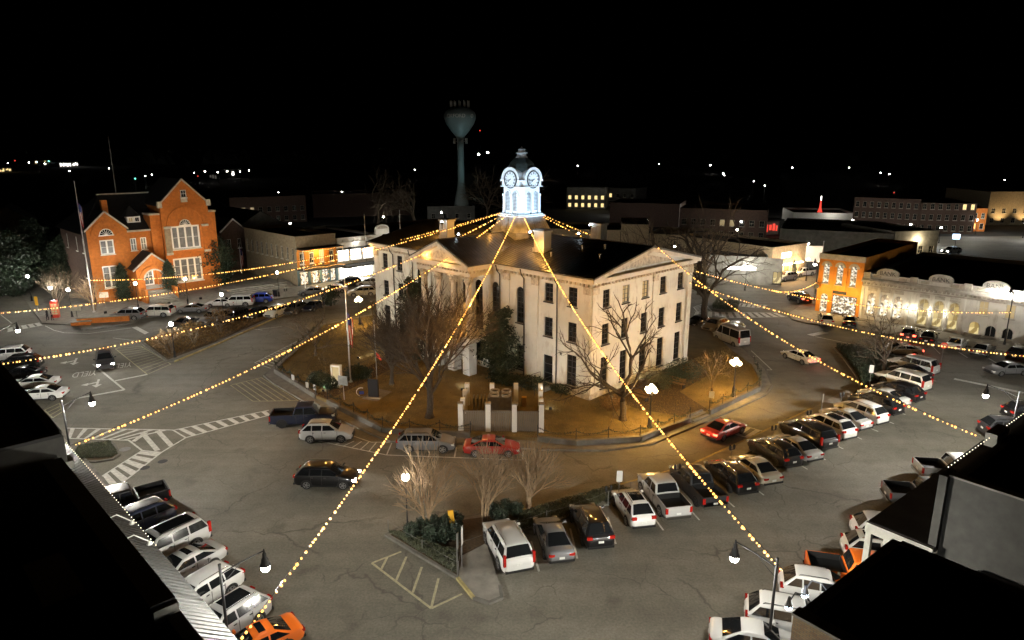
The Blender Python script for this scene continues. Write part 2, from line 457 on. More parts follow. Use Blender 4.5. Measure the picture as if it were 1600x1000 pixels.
def marking(p, q, w=.12, m='line_white', z=.008):
    a = math.atan2(q[1]-p[1], q[0]-p[0]); d = math.dist(p, q)
    o = MB().box(-d/2, d/2, -w/2, w/2, -.004, 0).build('painted_line', m, road, loc=((p[0]+q[0])/2, (p[1]+q[1])/2, z), rz=a)
    return o
def lerp(p, q, t): return (p[0]+(q[0]-p[0])*t, p[1]+(q[1]-p[1])*t)
_zc = [0]
def bar(a, b, c, d, m='line_white'):
    _zc[0] += 1
    z = .012 + .0004*(_zc[0] % 7)
    cx = sum(p[0] for p in (a, b, c, d))/4; cy_ = sum(p[1] for p in (a, b, c, d))/4
    MB().prism([(p[0]-cx, p[1]-cy_) for p in (a, b, c, d)], -.004, 0).build('crosswalk_bar', m, road, loc=(cx, cy_, z))
def crosswalk(a0, a1, b0, b1, n, slant=0.0, w=.4, edge=.16):
    """two edge lines a0-a1, b0-b1 and n bars between"""
    marking(a0, a1, edge); marking(b0, b1, edge)
    for i in range(n):
        t = (i+.5)/n; t2 = t+slant
        if not -0.02 <= t2 <= 1.02: continue
        la = math.dist(a0, a1); h = w/2/la
        bar(lerp(a0, a1, t-h), lerp(a0, a1, t+h), lerp(b0, b1, t2+h), lerp(b0, b1, t2-h))
def hatch(a0, a1, b0, b1, n, m='line_white', w=.1, outline=True, shift=0.0):
    for i in range(n):
        t = i/(n-1); u = min(1, max(0, t+shift))
        marking(lerp(a0, a1, t), lerp(b0, b1, u), w, m)
    if outline:
        marking(a0, a1, w*1.2, m, .0085); marking(b0, b1, w*1.2, m, .0085)

# --- crosswalk by the west side
crosswalk((-41.11,58.61), (-31.05,58.17), (-39.6,56.32), (-33.86,55.91), 8, -.02, .45)
crosswalk((-30.93,58.17), (-23.95,63.06), (-29.08,56.46), (-23.36,61.89), 8, .03, .45)
crosswalk((-31.57,53.8), (-32.26,49), (-29.74,53.42), (-30.14,46.53), 6, -.02, .5)
for a, b in (((-33.86,55.91), (-31.57,53.8)), ((-31.57,53.8), (-29.74,53.42)), ((-29.74,53.42), (-29.08,56.46)), ((-31.05,58.17), (-29.08,56.46))): marking(a, b, .16)
for a, b in (((-33.56,57.59), (-30.25,53.8)), ((-32.38,58.02), (-29.49,54.71)), ((-33.32,55.64), (-33.21,57.59))): marking(a, b, .42, z=.0095)
# --- lane marks on the west approach
marking((-50.1,77.87), (-41.43,68.94), .22); marking((-44.03,71.84), (-41.62,74.05), .40); marking((-44.81,66.43), (-41.43,68.94), .40, z=.0095)
hatch((-51.06,84.32), (-41.62,74.05), (-48.38,85.49), (-40.77,77.87), 12, 'line_yellow', .1)
marking((-51.06,84.32), (-50.45,87), .1, 'line_yellow'); marking((-41.62,74.05), (-40.77,77.87), .1, 'line_yellow')
for p in (((-48.92,74.28)), ((-46.53,77.37))):
    o = put('painted_word', word('YIELD', 1.5, .002, 'line_white', True), road, loc=(p[0], p[1], .010), rz=R(205)); o.scale = (.62, 1.9, 1)
for p in ((-45.51,70.99), (-52.87,78.88)):
    b = MB()
    b.face((-.12, -1.5, 0), (.12, -1.5, 0), (.12, .5, 0), (-.12, .5, 0)); b.face((-.5, .5, 0), (.5, .5, 0), (0, 1.5, 0))
    b.face((.12, -.6, 0), (.9, -.2, 0), (.9, .15, 0), (.12, -.25, 0)); b.face((.9, -.55, 0), (1.6, -.02, 0), (.9, .5, 0))
    b.build('painted_arrow', 'line_white', road, loc=(p[0], p[1], .009), rz=R(205))
hatch((-46.07,63.06), (-43.96,61.08), (-45.79,64.97), (-44.03,62.72), 4, 'line_yellow', .12)
crosswalk((-72.47,94.64), (-69.94,97.98), (-70.95,92.53), (-68.36,96.47), 5, 0, .6)
for a, b in (((-79.21,102.79), (-73.84,97.6)), ((-67.93,96.1), (-64.99,93.57)), ((-64.99,93.57), (-62.65,92.19)), ((-62.65,92.19), (-58.87,91.84)), ((-58.87,91.84), (-54.05,95.36))): marking(a, b, .12)
marking((-54.51,95.36), (-50.58,91.51), .7); marking((-65.67,84.03), (-62.78,80.71), .5)
marking((-54.34,89.52), (-50.1,87.93), .1)
# --- beside the lawn, west
hatch((-30.93,78.37), (-27.91,91.51), (-27.85,75.21), (-27.11,91.51), 20, 'line_white', .1, shift=.04)
hatch((-30.65,70.36), (-28.22,72.93), (-26.43,65.51), (-21.85,65.69), 7, 'line_yellow', .1)
marking((-30.65,70.36), (-26.43,65.51), .1, 'line_yellow'); marking((-38.39,95), (-35.4,93.57), .1); marking((-37.53,93.22), (-33.38,95.73), .1)
# --- parallel bays in front of the courthouse
marking((-17.09,55.77), (-10.55,52.92), .12); marking((-10.55,52.92), (0.9,51.95), .12); marking((-14.7,57.16), (-12.35,55.5), .1); marking((-12.35,55.5), (-10.56,55.5), .1)
for i in range(8):
    t = i/7; marking(lerp((-16.25,55.37), (-10.55,52.92), t), lerp((-15.26,55.91), (-10.53,55.37), t), .1, z=.0075)
marking((-4.8,54.44), (-4.8,52.43), .12); marking((0.92,53.55), (0.9,51.95), .12); marking((-19.61,58.32), (-18.91,58.32), .12)
# --- crosswalk east
crosswalk((20.86,59.67), (24.29,56.74), (19.32,57.73), (22.58,55.37), 5, 0, .45)
# --- yellow bay by the island
yb = [(-8.71,37.48), (-4.52,33.16), (-2.89,34.46)]
marking(yb[0], yb[1], .15, 'line_yellow'); marking(yb[1], yb[2], .15, 'line_yellow', .0085); marking((-8.71,37.48), (-7.08,38.73), .15, 'line_yellow', .009)
for a, b in (((-8,36.88), (-7.87,38.1)), ((-6.91,35.73), (-6.67,38.17)), ((-5.76,34.58), (-5.56,37.08)), ((-4.53,33.27), (-4.41,35.92))): marking(a, b, .15, 'line_yellow', .0075)
# --- bays of the front row
for a, b in (((1.64,36.62), (1.26,39.91)), ((4.1,37.96), (3.95,41.46)), ((6.76,39.61), (6.71,42.95))): marking(a, b, .13)
# --- north-east corner
crosswalk((28.81,104.93), (41.62,104.06), (27.13,100.33), (42.14,101.55), 13, .0, .6)
hatch((29.52,108.07), (29.17,103.63), (32.06,110.9), (31.66,105.37), 7, 'line_white', .15)
crosswalk((36.67,109), (40.83,107.15), (37.49,110.9), (42.08,109.47), 6, 0, .5)
marking((30.51,83.46), (30.25,75.68), .13); marking((28.09,75.68), (30.25,75.68), .13, z=.009); marking((28.63,80.98), (30.3,80.98), .13)
marking((41.14,90.84), (44.01,92.53), 1.0); marking((41.56,90.18), (45.36,85.79), .18); marking((42.36,84.03), (45.19,85.79), 1.0, z=.0095)
marking((49.48,72.49), (53.98,67.96), .6)
for a, b in (((54.81,85.49), (53.72,82.06)), ((56.58,82.9), (56.13,80.44)), ((58.55,80.18), (58.11,77.62))): marking(a, b, .13)
marking((51.46,93.93), (49.99,79.65), .14)
# manhole covers and a dark patch of oil here and there
for p in ((-28.78,51.71), (-29.65,50.55), (-16.98,50.32)):
    MB().lathe([(.38, -.004), (.38, 0), (.33, .003), (.33, .001)], 18).build('manhole_cover', 'iron', road, loc=(p[0], p[1], .008))
MB().lathe([(.45, -.004), (.45, 0)], 20).build('manhole_cover', 'steel_grey', road, loc=(*(-33.18,54.06), .008))

# --- raised pavements
def pavement(name, poly, h=.14, m='concrete', kerb=True, kmat='concrete_old', kseg=None):
    o = MB().prism(poly, -.01, h).build(name, m); tag(o, kind='structure')
    if kerb:
        n = len(poly)
        for i in range(n):
            if kseg is not None and i not in kseg and -i not in kseg: continue
            p, q = poly[i], poly[(i+1) % n]; d = math.dist(p, q)
            km = 'kerb_yellow' if (kseg is not None and -i in kseg and i != 0) else kmat
            MB().box(-d/2-.05, d/2+.05, -.1, .1, -.01, h+.012).build('kerb', km, o, loc=((p[0]+q[0])/2, (p[1]+q[1])/2, 0), rz=math.atan2(q[1]-p[1], q[0]-p[0]))
    return o

# lawn island of the courthouse, with pavement skirt
skirt = [(-28.12,96.84), (-28.02,73.38), (-26.06,70.78), (-18.86,62.89), (-12.34,56.88), (-10.56,55.5), (-3.62,54.97), (2.73,53.8), (7.9,53.67), (12.14,54.97), (21.87,63.06), (26.44,67.19), (28.13,69.95), (29.5,75.68), (29.65,84.32), (29.5, 97.5), (10, 116), (-8, 116)]
pavement('courthouse_pavement', skirt)
lawn_poly = [(-27.15,94.73,0.45), (-27.07,74.32,0.45), (-20.07,65.98,0.45), (-18.5,64.51,0.45), (-11.67,57.41,0.45), (-9.16,56.84,0.45), (-3.69,56.27,0.45), (2.24,55.44,0.45), (5.53,54.64,0.45), (11.2,55.44,0.45), (16.64,59.67,0.45), (18.97,61.59,0.45), (26.12,68.29,0.45), (27.28,71.19,0.45), (28.14,75.74,0.45), (27.6, 82), (27.6, 97), (9, 114), (-8, 114)]
lawn_poly = [(p[0], p[1]) for p in lawn_poly]
tag(MB().prism(lawn_poly, .0, .45).build('lawn', 'lawn'), kind='structure')
def in_poly(x, y, poly):
    c = False; j = len(poly)-1
    for i in range(len(poly)):
        if (poly[i][1] > y) != (poly[j][1] > y) and x < (poly[j][0]-poly[i][0])*(y-poly[i][1])/(poly[j][1]-poly[i][1])+poly[i][0]: c = not c
        j = i
    return c
gb = MB(); cnt = 0
while cnt < 26000:
    x = rng.uniform(-30, 30); y = rng.uniform(54, 96)
    if not in_poly(x, y, lawn_poly): continue
    # keep off the courthouse
    s = (x-7.74)*-Q+(y-64.7)*Q; d_ = (x-7.74)*Q+(y-64.7)*Q
    if -0.3 < s < 37.5 and d_ > -1: continue
    if 5 < s < 19 and d_ < -3 and rng.random() < .6: continue
    h = rng.uniform(.05, .13); a = rng.uniform(0, 6.28); w = .035
    gb.face((x-w*math.cos(a), y-w*math.sin(a), .445), (x+w*math.cos(a), y+w*math.sin(a), .445), (x+rng.uniform(-.08, .08), y+rng.uniform(-.08, .08), .45+h)); cnt += 1
tag(gb.build('grass', 'grass_blade'), 'dormant golden grass of the courthouse lawn', 'grass', kind='stuff')
# paths on the lawn
def path(poly, m='concrete_old', z=.458):
    tag(MB().prism(poly, z-.02, z).build('path', m), kind='structure')
path([(8.59,66.54,0.45), (12.41,62.09,0.45), (16.96,59.98,0.45), (18.98,62.09,0.45), (17.45,67.12,0.45), (22.09,72.72,0.45), (21.99,78.73,0.45), (20.84,78.73,0.45)], 'mulch')
path([(-20.17,66.35,0.45), (-18.53,64.87,0.45), (-15.2,71.62,0.45), (-12.35,78.73,0.45), (-14.56,82.8,0.45), (-17.09,73.86,0.45)], 'mulch', .456)
path([(-15.21,65.05,0.45), (-13.46,64.33,0.45), (-12.52,67.12,0.45), (-14.62,68.29,0.45)], 'concrete', .47)

# low retaining wall round the lawn: one thing, panels as parts
wall = thing('retaining_wall', 'low concrete retaining wall round the courthouse lawn', 'wall')
runs = [[lawn_poly[0], lawn_poly[1]], [lawn_poly[1], lawn_poly[2]], [lawn_poly[3], lawn_poly[4], lawn_poly[5], lawn_poly[6]], [lawn_poly[7], lawn_poly[8], lawn_poly[9], lawn_poly[10]], [lawn_poly[11], lawn_poly[12], lawn_poly[13], lawn_poly[14]]]
for run in runs:
    for p, q in zip(run, run[1:]):
        d = math.dist(p, q); n = max(1, round(d/5)); a = math.atan2(q[1]-p[1], q[0]-p[0])
        for i in range(n):
            c = lerp(p, q, (i+.5)/n); l = d/n-.02
            MB().box(-l/2, l/2, -.17, .17, 0, .60+.012*(i % 2)).build('wall_panel', 'concrete_old', wall, loc=(c[0], c[1], .02), rz=a)
# iron fence with evergreen garland along it
fence = thing('iron_fence', 'black iron post fence hung with green garland around the courthouse lawn', 'fence')
gar = MB(); ch = MB()
for run in runs:
    for p, q in zip(run, run[1:]):
        d = math.dist(p, q); n = max(1, round(d/2.4)); a = math.atan2(q[1]-p[1], q[0]-p[0])
        for i in range(n+1):
            c = lerp(p, q, i/n)
            if i < n:
                c2 = lerp(p, q, (i+1)/n)
                pts = []
                for k in range(9):
                    t = k/8; e = lerp(c, c2, t); pts.append((e[0], e[1], .6+.82-.36*(1-(2*t-1)**2)))
                ch.tube(pts, .02, 4)
                for k in range(70):
                    t = rng.random(); e = lerp(c, c2, t); z = .6+.82-.36*(1-(2*t-1)**2)
                    o_ = Vector((e[0]+rng.gauss(0, .05), e[1]+rng.gauss(0, .05), z+rng.gauss(0, .05)))
                    u = Vector((rng.gauss(0, 1), rng.gauss(0, 1), rng.gauss(0, 1))).normalized()*.11; v = u.orthogonal().normalized()*.03
                    gar.face(o_-u, o_+v, o_+u, o_-v)
                ch.tube([(c[0], c[1], .95), (c2[0], c2[1], .95)], .018, 4)
            if i == n and (p, q) != (run[-2], run[-1]): continue
            MB().lathe([(.05, 0), (.035, .05), (.03, .9), (.055, .93), (.02, .98), (.045, 1.03), (.001, 1.1)], 6).build('post', 'iron', fence, loc=(c[0], c[1], .58))
tag(ch.build('chain', 'iron', fence), kind='stuff')
tag(gar.build('garland', 'leaf_dark', fence), kind='stuff')
# steps up to the lawn, east
st = thing('lawn_steps', 'concrete steps through the retaining wall near the amber lamps', 'steps', (*(17.75,60.6), 0), math.atan2(*[(lambda a, b: b[i]-a[i])(lawn_poly[10], lawn_poly[11]) for i in (1, 0)]))
for i in range(3): MB().box(-1.2, 1.2, -.35+i*.38, .6, .0, .16*(i+1)+.14).build('step', 'concrete', st, loc=(0, 0, 0))

# front island with strip running east along the parked row
isl = [(-8.38,40.52), (-3.26,35.86), (-2.2,34), (-1.3,33.55), (-0.59,34), (-0.71,35.06), (-1.56,39.02), (0,40.67), (4.72,43.12), (8.78,45.95), (14.57,49), (21.53,54.44), (27.82,59.98), (33.38,64.62), (36.82,68.74), (36.53,69.54), (29.57,63.23), (21.77,56.74), (14.55,50.89), (7.78,47.23), (1.82,43.91), (-0.91,43.65), (-4.42,42.36), (-7.59,41.46)]
pavement('parking_island', isl, .14, 'concrete', True, 'concrete_old', [-1, 1, 2, 3, 4, -16, -17, -18, -19, -20, 21, 22, 23, 0])
tag(MB().prism([(-8.06,40.44,0.14)[:2], (-3.22,35.97,0.14)[:2], (-3.14,38.09,0.14)[:2], (-1.66,39.53,0.14)[:2], (2.46,42.88,0.14)[:2], (7.09,45.78,0.14)[:2], (6.17,45.98,0.14)[:2], (2.04,43.67,0.14)[:2], (-4.18,42.12,0.14)[:2], (-7.4,41.07,0.14)[:2]], .1, .17).build('planting_bed', 'mulch'), kind='structure')
# west island
wis = [(-50.43,88.56), (-47.41,84.9), (-41.52,78.62), (-40.75,78.62), (-38.75,86.39), (-35.04,104.49), (-31.95,112.87), (-33.7,116.48), (-37.72,109), (-40.85,100.73), (-45.16,97.22), (-49.29,93.22), (-50.49,91.51)]
pavement('west_island', wis, .14, 'concrete_old', True, 'concrete_old', [0, 1, 2, -3, -4, -5, 9, 10, 11, 12])
tag(MB().prism([(-48.89,87.13,0.14)[:2], (-41.79,79.21,0.14)[:2], (-39.34,86.82,0.14)[:2], (-36.26,103.05,0.14)[:2], (-42.41,95.19,0.14)[:2], (-48.72,90.33,0.14)[:2]], .1, .18).build('planting_bed', 'mulch'), kind='structure')
# east island
eis = [(41.47,84.61), (40.71,80.18), (38.95,73.38), (37.04,68.35), (37.85,68.35), (42.12,72.93), (47,77.13), (47.55,80.18), (44.86,83.46), (43.21,85.49)]
pavement('east_island', eis, .14, 'mulch', True, 'concrete')
# small bed in the west
sb = [(-36.19,51.59), (-37.42,54.44), (-35.27,55.5), (-34.29,54.57), (-32.97,52.8), (-33.03,51.95), (-34.12,51.48)]
pavement('corner_bed', sb, .14, 'mulch', True, 'concrete_old')
# pavements before the buildings
pavement('city_hall_pavement', [(-69.05,97.22), (-64.25,96.47), (-60.72,93.57), (-59.41,94.28), (-55.8,97.6), (-56.38,99.93), (-48.65,107.61), (-40.41,113.88), (-36.54,117.02), (-32.81,122.62), (-20.62,135.51), (-27.42,144.56), (-57.59,144.56), (-96.34,136.94), (-96.91,130.06)], .14, 'concrete', True, 'concrete_old', [0, 1, 2, 3, 4, 5, 6, 7, 8, 9])
pavement('bank_pavement', [(42.89,103.21), (42.13,99.53), (43.46,97.22), (48.45,94.28), (56.33,87.62), (63.65,81.24), (67.64,76.4), (82.34,92.19), (75.54,97.6), (57.11,109), (51.12,112.87), (47.15,109)], .14, 'concrete', True, 'concrete_old', [0, 1, 2, 3, 4, 5, 10, 11])
pavement('west_shop_pavement', [(-56, 72.6), (-33.5, 50.1), (-12, 28.6), (2, 14.5), (-4, 10), (-62, 68)], .14, 'concrete', True, 'concrete_old', [0, 1, 2])
_u = (math.cos(R(38.5)), math.sin(R(38.5))); _n = (-_u[1], _u[0])
def rf(s, n): return (_u[0]*s+_n[0]*n, _u[1]*s+_n[1]*n)
pavement('east_shop_pavement', [rf(16, 14.6), rf(80, 14.6), rf(80, 8), rf(16, 8)], .14, 'concrete', True, 'concrete_old', [0])

# ================================================================== walls with openings
WCACHE = {}
def window(parent, M, w, h, arch=False, frame='frame_dark', pane='glass_dark', nx=2, nz=2, fw=.09, sill=True, name='window', mw=.022):
    k = (mw, round(w, 2), round(h, 2), arch, frame, pane, nx, nz, fw, sill)
    if k not in WCACHE:
        f = MB(); r = w/2; top = h-(r if arch else 0)
        f.box(-w/2, -w/2+fw, -.05, .05, 0, top); f.box(w/2-fw, w/2, -.05, .05, 0, top); f.box(-w/2+fw, w/2-fw, -.05, .05, 0, fw)
        if arch:
            n = 10
            for i in range(n):
                a0, a1 = math.pi*i/n, math.pi*(i+1)/n
                p = [(r*math.cos(a0), top+r*math.sin(a0)), (r*math.cos(a1), top+r*math.sin(a1)), ((r-fw)*math.cos(a1), top+(r-fw)*math.sin(a1)), ((r-fw)*math.cos(a0), top+(r-fw)*math.sin(a0))]
                f.extr(p, -.05, .05)
        else: f.box(-w/2+fw, w/2-fw, -.05, .05, h-fw, h)
        for i in range(1, nx): x = -w/2+w*i/nx; f.box(x-mw, x+mw, -.04, .04, fw, h-fw)
        for i in range(1, nz): z = h*i/nz; f.box(-w/2+fw, w/2-fw, -.035, .035, z-.022, z+.022)
        if sill: f.box(-w/2-.1, w/2+.1, -.30, .0, -.12, -.003)
        g = MB()
        if arch:
            pts = [(-w/2+.01, 0.01), (w/2-.01, 0.01)]+[((r-.01)*math.cos(math.pi*i/12), top+(r-.01)*math.sin(math.pi*i/12)) for i in range(13)]
            g.extr(pts, .0, .02)
        else: g.box(-w/2+.01, w/2-.01, 0, .02, .01, h-.01)
        WCACHE[k] = (f.mesh('window', frame), g.mesh('pane', pane))
    fm, gm = WCACHE[k]
    o = put(name, fm, parent, M=M); put('pane', gm, o)
    return o

def facade(parent, M, L, z0, z1, holes, wm, depth=.22, frame='frame_dark', x0=0.0, name='wall'):
    """wall in the plane y=0 of frame M (outside is -y), holes = dicts x (centre), z (sill), w, h, arch, pane, nx, nz; makes windows too"""
    xs = {x0, x0+L}; zs = {z0, z1}
    H = []
    for h in holes:
        a, b, c, d = h['x']-h['w']/2, h['x']+h['w']/2, h['z'], h['z']+h['h']
        H.append((a, b, c, d)); xs |= {a, b}; zs |= {c, d}
    xs = sorted(xs); zs = sorted(zs); w = MB()
    for i in range(len(xs)-1):
        for j in range(len(zs)-1):
            mx, mz = (xs[i]+xs[i+1])/2, (zs[j]+zs[j+1])/2
            if any(a < mx < b and c < mz < d for a, b, c, d in H): continue
            w.face((xs[i], 0, zs[j]), (xs[i+1], 0, zs[j]), (xs[i+1], 0, zs[j+1]), (xs[i], 0, zs[j+1]))
    for h, (a, b, c, d) in zip(holes, H):
        w.face((a, 0, c), (a, depth, c), (b, depth, c), (b, 0, c)); w.face((a, 0, d), (b, 0, d), (b, depth, d), (a, depth, d))
        w.face((a, 0, c), (a, 0, d), (a, depth, d), (a, depth, c)); w.face((b, 0, c), (b, depth, c), (b, depth, d), (b, 0, d))
        if h.get('arch'):
            r = h['w']/2; cz = d-r; n = 10; cx = h['x']
            for sx in (-1, 1):
                arc = [(cx+sx*r*math.cos(math.pi/2*i/n), cz+r*math.sin(math.pi/2*i/n)) for i in range(n+1)]
                for i in range(n):
                    p, q = arc[i], arc[i+1]
                    w.face((p[0], 0, p[1]), (q[0], 0, q[1]), (cx+sx*r, 0, d)); w.face((p[0], 0, p[1]), (q[0], 0, q[1]), (q[0], depth, q[1]), (p[0], depth, p[1]))
    o = w.build(name, wm, parent, M=M)
    for h in holes:
        if h.get('open'): continue
        window(parent, M @ T(h['x'], depth*.75, h['z']), h['w'], h['h'], h.get('arch', False), h.get('frame', frame), h.get('pane', 'glass_dark'), h.get('nx', 2), h.get('nz', 2), h.get('fw', .09), h.get('sill', True), h.get('name', 'window'), h.get('mw', .022))
    return o
def hl(x, z, w, h, **k): return dict(x=x, z=z, w=w, h=h, **k)

# ================================================================== the courthouse
ct = thing('courthouse', 'white three-storey courthouse with columned portico and lit clock tower', 'courthouse', (-18.42, 90.86, 0), R(-45))
LX, WY = 37.0, 18.4
I4 = Matrix.Identity(4)
# long front, x = 37 - s
hs = []
for x in (37-2.4, 37-5.6, 5.6, 2.4):
    hs.append(hl(x, 9.7, 1.15, 1.95, nz=4)); hs.append(hl(x, 6.0, 1.15, 2.05, nz=4))
    if x != 37-5.6: hs.append(hl(x, 1.35, 1.3, 3.3, arch=False, nz=5))
hs.append(hl(37-5.6, .95, 1.3, 3.0, nz=3, nx=1, sill=False, name='door', pane='glass_dark'))
for x in (37-9.7, 37-13.55, 13.55, 9.8):
    hs.append(hl(x, 6.7, 1.15, 4.0, arch=True, nz=7)); hs.append(hl(x, 1.5, 1.15, 2.7, nz=4))
for x in (16.3, 18.5, 20.7):
    hs.append(hl(x, 5.0, 1.3, 5.6, arch=True, nz=7)); hs.append(hl(x, .9, 1.3, 2.9, nz=4, sill=False))
facade(ct, I4, LX, 0, 12.3, hs, 'court_wall')
# east gable end (plane x = 37), x' runs along depth
ME = T(LX, 0, 0) @ RZ(R(90))
he = []
for x in (2.35, 5.6, 9.1, 12.5, 16.05):
    he += [hl(x, 9.6, 1.15, 1.85, nz=4, pane='pane_dimwarm' if x in (5.6, 9.1) else 'glass_dark'), hl(x, 5.8, 1.15, 2.15, nz=4), hl(x, 1.2, 1.2, 3.3, nz=5, arch=False)]
facade(ct, ME, WY, 0, 12.3, he, 'court_wall')
facade(ct, T(0, WY, 0) @ RZ(R(-90)), WY, 0, 12.3, [], 'court_wall')
facade(ct, T(LX, WY, 0) @ RZ(R(180)), LX, 0, 12.3, [], 'court_wall')
# plinth, string course
b = MB(); b.box(-.12, LX+.12, -.12, .0, 0, 1.0); b.box(LX, LX+.12, 0, WY+.12, 0, 1.0); b.box(-.12, 0, 0, WY, 0, 1.0)
b.build('plinth', 'court_stain', ct)
# pilasters and corner piers
for x in (.45, 7.45, 11.7, 25.3, 29.55, 36.55):
    MB().box(x-.42, x+.42, -.10, -.002, 1.0, 11.2).build('pilaster', 'court_wall', ct)
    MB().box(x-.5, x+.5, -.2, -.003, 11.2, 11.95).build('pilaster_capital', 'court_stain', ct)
for y in (.45, 10.85, 17.95):
    MB().box(LX+.002, LX+.10, y-.42, y+.42, 1.0, 11.2).build('pilaster', 'court_wall', ct)
    MB().box(LX+.003, LX+.2, y-.5, y+.5, 11.2, 11.95).build('pilaster_capital', 'court_stain', ct)
# cornice
def cornice_run(x0, x1, y0, y1):
    MB().box(x0, x1, y0, y1, 12.3, 12.5).build('cornice', 'court_trim', ct); MB().box(x0-.18, x1+.18, y0-.18, y1+.18, 12.5, 12.78).build('cornice', 'court_trim', ct)
for a in ((-.35, 13.6, -.35, .3), (23.4, LX+.35, -.35, .3), (LX-.3, LX+.42, .3, WY+.35), (-.42, .3, .3, WY+.35)):
    cornice_run(*a)
dn = MB()
x = .2
while x < LX:
    if not 13.4 < x < 23.6: dn.box(x, x+.2, -.30, -.02, 11.98, 12.3)
    x += .55
y = .3
while y < WY: dn.box(LX+.02, LX+.30, y, y+.2, 11.98, 12.3); y += .55
x = 14.0
while x < 23.1: dn.box(x, x+.2, -3.62, -3.35, 11.98, 12.3); x += .5
y = -3.0
while y < -.2: dn.box(22.95, 23.2, y, y+.2, 11.98, 12.3); y += .5
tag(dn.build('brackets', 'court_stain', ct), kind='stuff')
# roof: main gable along x
RZr, EV = 15.0, 12.85
def slab_roof(name, e0, e1, r1, r0, th=.14, m='roof_metal'):
    """sheet from eave e0-e1 to ridge r0-r1 with thickness"""
    f = MB(); n = (Vector(e1)-Vector(e0)).cross(Vector(r0)-Vector(e0)).normalized()*th
    if n.z < 0: n = -n
    P = [Vector(e0), Vector(e1), Vector(r1), Vector(r0)]; U = [p+n for p in P]
    f.face(*U); f.face(*P[::-1])
    for i in range(4): j = (i+1) % 4; f.face(P[i], P[j], U[j], U[i])
    return f.build(name, m, ct)
ov = .75; yr = WY/2
slab_roof('roof', (-ov, -ov, EV), (LX+ov, -ov, EV), (LX+ov, yr, RZr), (-ov, yr, RZr))
slab_roof('roof', (-ov, WY+ov, EV), (LX+ov, WY+ov, EV), (LX+ov, yr, RZr), (-ov, yr, RZr))
# cross gable of the portico
px0, px1, pxm, pyf = 13.3, 23.7, 18.5, -4.15
slab_roof('roof', (px1, pyf, EV), (px1, yr, EV), (pxm, yr, RZr+.12), (pxm, pyf, RZr+.12))
slab_roof('roof', (px0, pyf, EV), (px0, yr, EV), (pxm, yr, RZr+.12), (pxm, pyf, RZr+.12))
sm = MB()
def seam(p, q): sm.tube([(p[0], p[1], p[2]+.17), (q[0], q[1], q[2]+.17)], .035, 4, True)
x = -.5
while x < LX+.6:
    # stop at the valley of the cross gable
    k = abs(x-pxm)
    t0 = 0.0
    if k < 5.2: zc = EV+(RZr+.12-EV)*(1-k/5.2); t0 = (zc-EV)/(RZr-EV)
    if t0 < .97: seam((x, -ov+(yr+ov)*t0, EV+(RZr-EV)*t0), (x, yr, RZr))
    seam((x, WY+ov, EV), (x, yr, RZr))
    x += .52
y = pyf+.2
while y < yr:
    t0 = max(0, (y+ov)/(yr+ov)*(RZr-EV)/(RZr+.12-EV)) if y > -ov else 0
    if t0 < .95:
        for sx in (1, -1): seam((pxm+sx*5.2*(1-t0), y, EV+(RZr+.12-EV)*t0), (pxm, y, RZr+.12))
    y += .52
tag(sm.build('roof_seams', 'roof_seam', ct), kind='stuff')
MB().tube([(-ov, yr, RZr+.16), (LX+ov, yr, RZr+.16)], .09, 6, True).build('ridge_cap', 'roof_metal', ct)
MB().tube([(pxm, pyf, RZr+.28), (pxm, yr, RZr+.28)], .09, 6, True).build('ridge_cap', 'roof_metal', ct)
# pediments
def pediment(M, half, zb, zt, deep):
    MB().extr([(-half+.5, zb), (half-.5, zb), (0, zt-.35)], .0, .2).build('tympanum', 'court_wall', ct, M=M @ T(0, deep, 0))
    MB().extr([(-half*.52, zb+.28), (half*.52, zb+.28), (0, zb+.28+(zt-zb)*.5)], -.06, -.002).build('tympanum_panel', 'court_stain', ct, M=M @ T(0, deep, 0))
    L_ = math.hypot(half, zt-zb); an = math.atan2(zt-zb, half)
    for s in (-1, 1):
        f = MB().box(0, L_, -.12, deep+.1, -.38, -.02)
        f.build('raking_cornice', 'court_trim', ct, M=M @ T(s*half, 0, zb) @ (Matrix.Rotation(-an, 4, 'Y') if s < 0 else Matrix.Rotation(math.pi, 4, 'Z') @ T(0, -deep, 0) @ Matrix.Rotation(-an, 4, 'Y')))
pediment(T(LX+.62, yr, 0) @ RZ(R(90)), yr+.7, 12.84, 15.0, .62)
pediment(T(pxm, -4.12, 0), 5.2, 12.84, 15.1, .55)
# portico
MB().box(13.9, 23.1, -3.45, -.05, 11.55, 12.3).build('entablature', 'court_trim', ct)
MB().box(13.55, 23.45, -3.95, -.05, 12.3, 12.82).build('entablature', 'court_trim', ct)
MB().box(13.8, 23.2, -3.7, -.02, 4.2, 4.75).build('portico_deck', 'court_trim', ct)
for x in (14.6, 17.2, 19.8, 22.4):
    c = MB().lathe([(.50, 4.75), (.50, 4.95), (.42, 5.05), (.41, 7.5), (.36, 10.5), (.36, 10.6)], 14, (x, -3.0, 0)).build('column', 'court_trim', ct, True)
    cap = MB().lathe([(.36, 10.6), (.42, 10.75), (.40, 10.85), (.52, 11.15), (.50, 11.2), (.62, 11.42)], 14, (x, -3.0, 0)); cap.box(x-.6, x+.6, -3.6, -2.4, 11.42, 11.55)
    for k in range(10):
        a = k*.628
        cap.tube([(x+.38*math.cos(a), -3+.38*math.sin(a), 10.62), (x+.46*math.cos(a), -3+.46*math.sin(a), 10.95), (x+.58*math.cos(a), -3+.58*math.sin(a), 11.0)], [.05, .06, .02], 4)
    cap.build('column_capital', 'court_stain', c)
for x in (14.6, 17.2, 19.8, 22.4): MB().box(x-.55, x+.55, -3.6, -2.5, .3, 4.2).build('pier', 'court_wall', ct)
